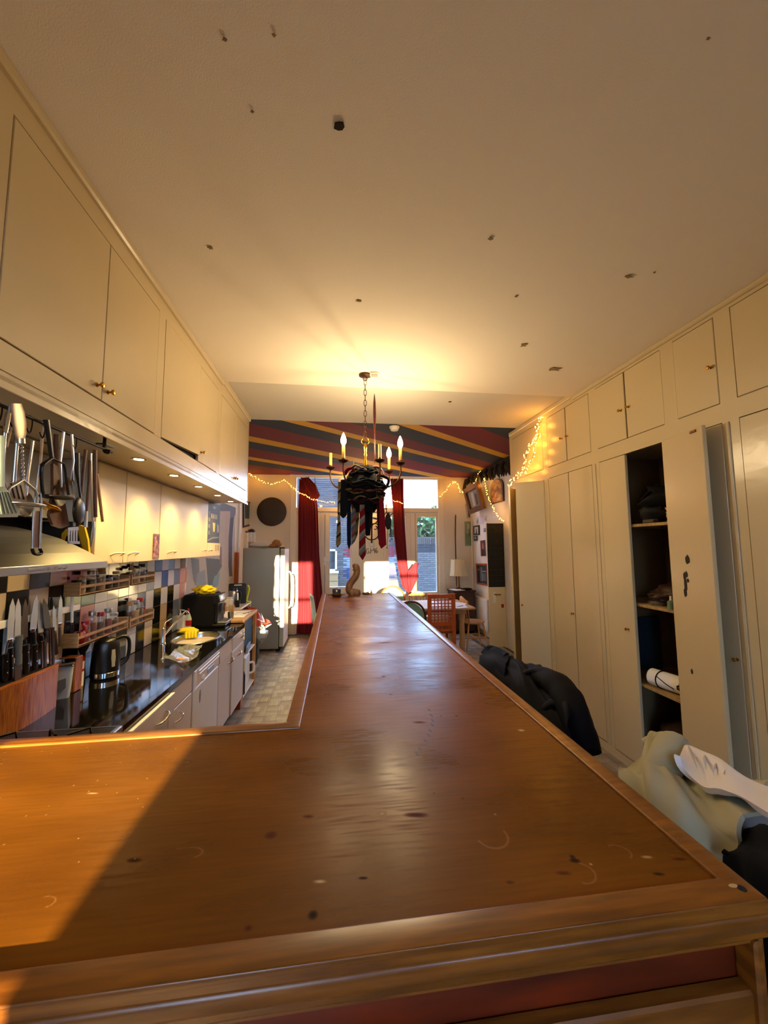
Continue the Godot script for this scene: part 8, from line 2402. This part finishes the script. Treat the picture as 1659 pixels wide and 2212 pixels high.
	part(n, "body", draped([[Vector3(0.760, 1.041, -0.736) + V3(0, -0.25, 0), Vector3(0.740, 1.064, -0.663) + V3(0, -0.25, 0), Vector3(0.720, 1.117, -0.576) + V3(0, -0.25, 0)], [Vector3(0.800, 1.051, -0.775), Vector3(0.780, 1.071, -0.695), Vector3(0.770, 1.114, -0.613)], [Vector3(0.850, 1.054, -0.791), Vector3(0.840, 1.097, -0.728), Vector3(0.830, 1.134, -0.655)], [Vector3(0.900, 1.065, -0.802), Vector3(0.890, 1.118, -0.746), Vector3(0.880, 1.154, -0.684)], [Vector3(1.000, 1.021, -0.864) + V3(0, -0.08, 0), Vector3(1.000, 1.061, -0.822) + V3(0, -0.08, 0), Vector3(1.000, 1.100, -0.769) + V3(0, -0.08, 0)]], 6, 0.012, 0.09, 31), navy)
	# on the far end of the bar
	var y := 1.1445
	var s := thing("wood_sculpture", "carved wooden S-shaped sculpture standing on the far end of the bar", "sculpture", V3(0.21, y, -4.48))
	var zc := -4.50
	var sw := skin(mat("carved_wood", "ffffff", 0.5), noise_img(128, 128, 0.05, 0.012, Color("4f351f"), Color("8a6642"), 81), 4.0)
	var pts := smooth([Vector3(0.274, 1.174, -4.480), Vector3(0.214, 1.181, -4.500), Vector3(0.161, 1.193, -4.500), Vector3(0.164, 1.254, -4.500), Vector3(0.191, 1.299, -4.500), Vector3(0.233, 1.352, -4.500), Vector3(0.251, 1.409, -4.500), Vector3(0.244, 1.459, -4.500), Vector3(0.228, 1.489, -4.500), Vector3(0.227, 1.505, -4.500)], 4)
	var rad := []
	var rk := [0.034, 0.040, 0.038, 0.040, 0.039, 0.038, 0.036, 0.040, 0.034, 0.004]
	for i in pts.size():
		var t := float(i) / 4.0
		var a0 := mini(int(t), 8)
		rad.append(lerpf(rk[a0], rk[a0 + 1], t - a0))
	part(s, "column", MB.new().tube(pts, rad, 16), sw)
	part(s, "foot", MB.new().at(0.222, y, zc).lathe([Vector2(0, 0), Vector2(0.066, 0), Vector2(0.072, 0.02), Vector2(0.070, 0.045), Vector2(0.06, 0.06), Vector2(0, 0.06)], 20, 0.75), sw)
	part(s, "groove", MB.new().at(0.243, 1.432, -4.50, 0, 0, 0.25).lathe([Vector2(0.036, 0.0), Vector2(0.042, 0.006), Vector2(0.042, 0.012), Vector2(0.036, 0.018)], 18), sw)
	var bx := 0.019
	var ash := thing("brass_ashtray", "brass ashtray with notched arms on the bar, left of the sculpture", "ashtray", V3(bx, y, -4.40))
	part(ash, "bowl", MB.new().at(bx, y, -4.40).lathe([Vector2(0, 0), Vector2(0.04, 0), Vector2(0.058, 0.012), Vector2(0.062, 0.028), Vector2(0.058, 0.030), Vector2(0.05, 0.014), Vector2(0, 0.010)], 22), M.old_brass)
	for sx in [-1.0, 1.0]:
		part(ash, "rest", MB.new().bx(bx + sx * 0.055, y + 0.012, -4.412, bx + sx * 0.092, y + 0.026, -4.388, 0.003), M.old_brass)
	var jar := thing("blue_tin", "round glass jar with a dark blue lid standing in the brass ashtray", "jar", V3(bx, y + 0.014, -4.40))
	part(jar, "jar", MB.new().at(bx, y + 0.014, -4.40).lathe([Vector2(0, 0), Vector2(0.045, 0), Vector2(0.046, 0.035), Vector2(0, 0.036)], 22), mat("amber_glass", "5b4a2e", 0.15))
	var lidp := part(jar, "lid", MB.new().at(bx, y + 0.05, -4.40).lathe([Vector2(0, 0), Vector2(0.049, 0), Vector2(0.049, 0.036), Vector2(0.046, 0.039), Vector2(0, 0.039)], 24), mat("lid_blue", "15264d", 0.35))
	part(lidp, "white_mark", MB.new().at(bx, y + 0.07, -4.351).ball(V3(0.0, 0, 0), V3(0.007, 0.012, 0.002), 10, 6), M.paper)
	for q in [[0.384, 0.012, 0.040], [0.421, 0.014, 0.058]]:
		var f := thing("tiny_bottle", "tiny pale stoppered bottle at the bar's far edge" if q[2] < 0.05 else "slightly taller tiny brownish bottle at the bar's far edge", "bottle", V3(q[0], y, -4.55))
		part(f, "body", MB.new().at(q[0], y, -4.55).lathe([Vector2(0, 0), Vector2(q[1], 0), Vector2(q[1], q[2] * 0.4), Vector2(q[1] * 0.4, q[2] * 0.7), Vector2(q[1] * 0.6, q[2]), Vector2(0, q[2])], 12), M.spice_pale)
	solo("driftwood", lump(V3(0.36, 1.157, -4.54), V3(0.045, 0.014, 0.02), 91, 0.4, 14, 8), M.dark_wood, "small flat piece of dark wood beside the sculpture foot", "wood")


# ---------------------------------------------------------------- strings of fairy lights
func fairy(label: String, path: Array, n: int, spread: float, sd: int) -> void:
	var rng := RandomNumberGenerator.new()
	rng.seed = sd
	var sm := smooth(path, 8)
	var o := thing("fairy_lights", label, "fairy lights", sm[0], "strings of fairy lights")
	part(o, "wire", MB.new().tube(sm, 0.0022, 5), M.iron)
	for i in n:
		var t := (i + 0.5) / n * (sm.size() - 1)
		var p: Vector3 = sm[int(t)].lerp(sm[mini(int(t) + 1, sm.size() - 1)], t - int(t))
		p += V3(rng.randf_range(-1, 1), rng.randf_range(-1, 1), rng.randf_range(-1, 1)) * spread
		part(o, "bulb", fairy_mesh, M.fairy_glow).position = p - o.position
	for i in 4:
		var p: Vector3 = sm[int((i + 0.5) / 4.0 * (sm.size() - 1))]
		lamp("fairy_light", p + V3(-0.04, -0.02, 0.05), Color(1.0, 0.65, 0.22), 0.010, 0.03)

var fairy_mesh: Mesh

func build_fairy_lights() -> void:
	fairy_mesh = MB.new().ball(Vector3.ZERO, V3(0.0062, 0.0075, 0.0062), 8, 5).mesh()
	fairy("fairy lights running down the cream cupboards at the far right", [Vector3(2.190, 3.077, -3.777), Vector3(2.190, 3.013, -3.879), Vector3(2.190, 2.911, -3.912), Vector3(2.190, 2.845, -4.033), Vector3(2.190, 2.748, -4.136), Vector3(2.180, 2.624, -4.196), Vector3(2.170, 2.534, -4.314), Vector3(2.150, 2.493, -4.446), Vector3(2.120, 2.423, -4.468)], 75, 0.022, 1)
	fairy("second strand of fairy lights hanging loosely beside the cupboard strand", [Vector3(2.170, 2.895, -3.792), Vector3(2.170, 2.798, -3.910), Vector3(2.170, 2.679, -3.957), Vector3(2.170, 2.597, -4.069), Vector3(2.160, 2.515, -4.138)], 22, 0.012, 2)
	fairy("fairy lights looping over the right end of the garden windows", [Vector3(2.081, 2.695, -7.700), Vector3(2.258, 2.819, -7.700), Vector3(2.413, 3.005, -7.700), Vector3(2.513, 2.994, -7.700), Vector3(2.585, 2.835, -7.700), Vector3(2.676, 2.809, -7.600), Vector3(2.720, 2.897, -7.305), Vector3(2.760, 3.062, -7.174), Vector3(2.780, 3.123, -7.006)], 64, 0.016, 3)
	fairy("fairy lights falling from the garland down to the chalkboard", [Vector3(2.740, 2.960, -6.800), Vector3(2.740, 2.773, -6.730), Vector3(2.740, 2.541, -6.611), Vector3(2.740, 2.352, -6.418), Vector3(2.740, 2.194, -6.234), Vector3(2.740, 2.090, -6.012)], 46, 0.014, 4)
	fairy("fairy lights along the far wall from the cupboards to the left garden window", [Vector3(-1.682, 3.126, -7.700), Vector3(-1.548, 3.058, -7.700), Vector3(-1.375, 2.962, -7.700), Vector3(-1.183, 2.934, -7.700), Vector3(-1.011, 3.007, -7.700), Vector3(-0.854, 2.889, -7.700), Vector3(-0.727, 2.766, -7.600), Vector3(-0.603, 2.705, -7.500), Vector3(-0.469, 2.628, -7.500), Vector3(-0.354, 2.600, -7.500), Vector3(-0.203, 2.583, -7.600), Vector3(-0.008, 2.572, -7.700)], 84, 0.014, 5)
	fairy("short run of fairy lights across the top of the right-hand curtain", [Vector3(1.126, 2.586, -7.500), Vector3(1.215, 2.581, -7.500), Vector3(1.271, 2.565, -7.500), Vector3(1.338, 2.554, -7.500)], 10, 0.012, 6)
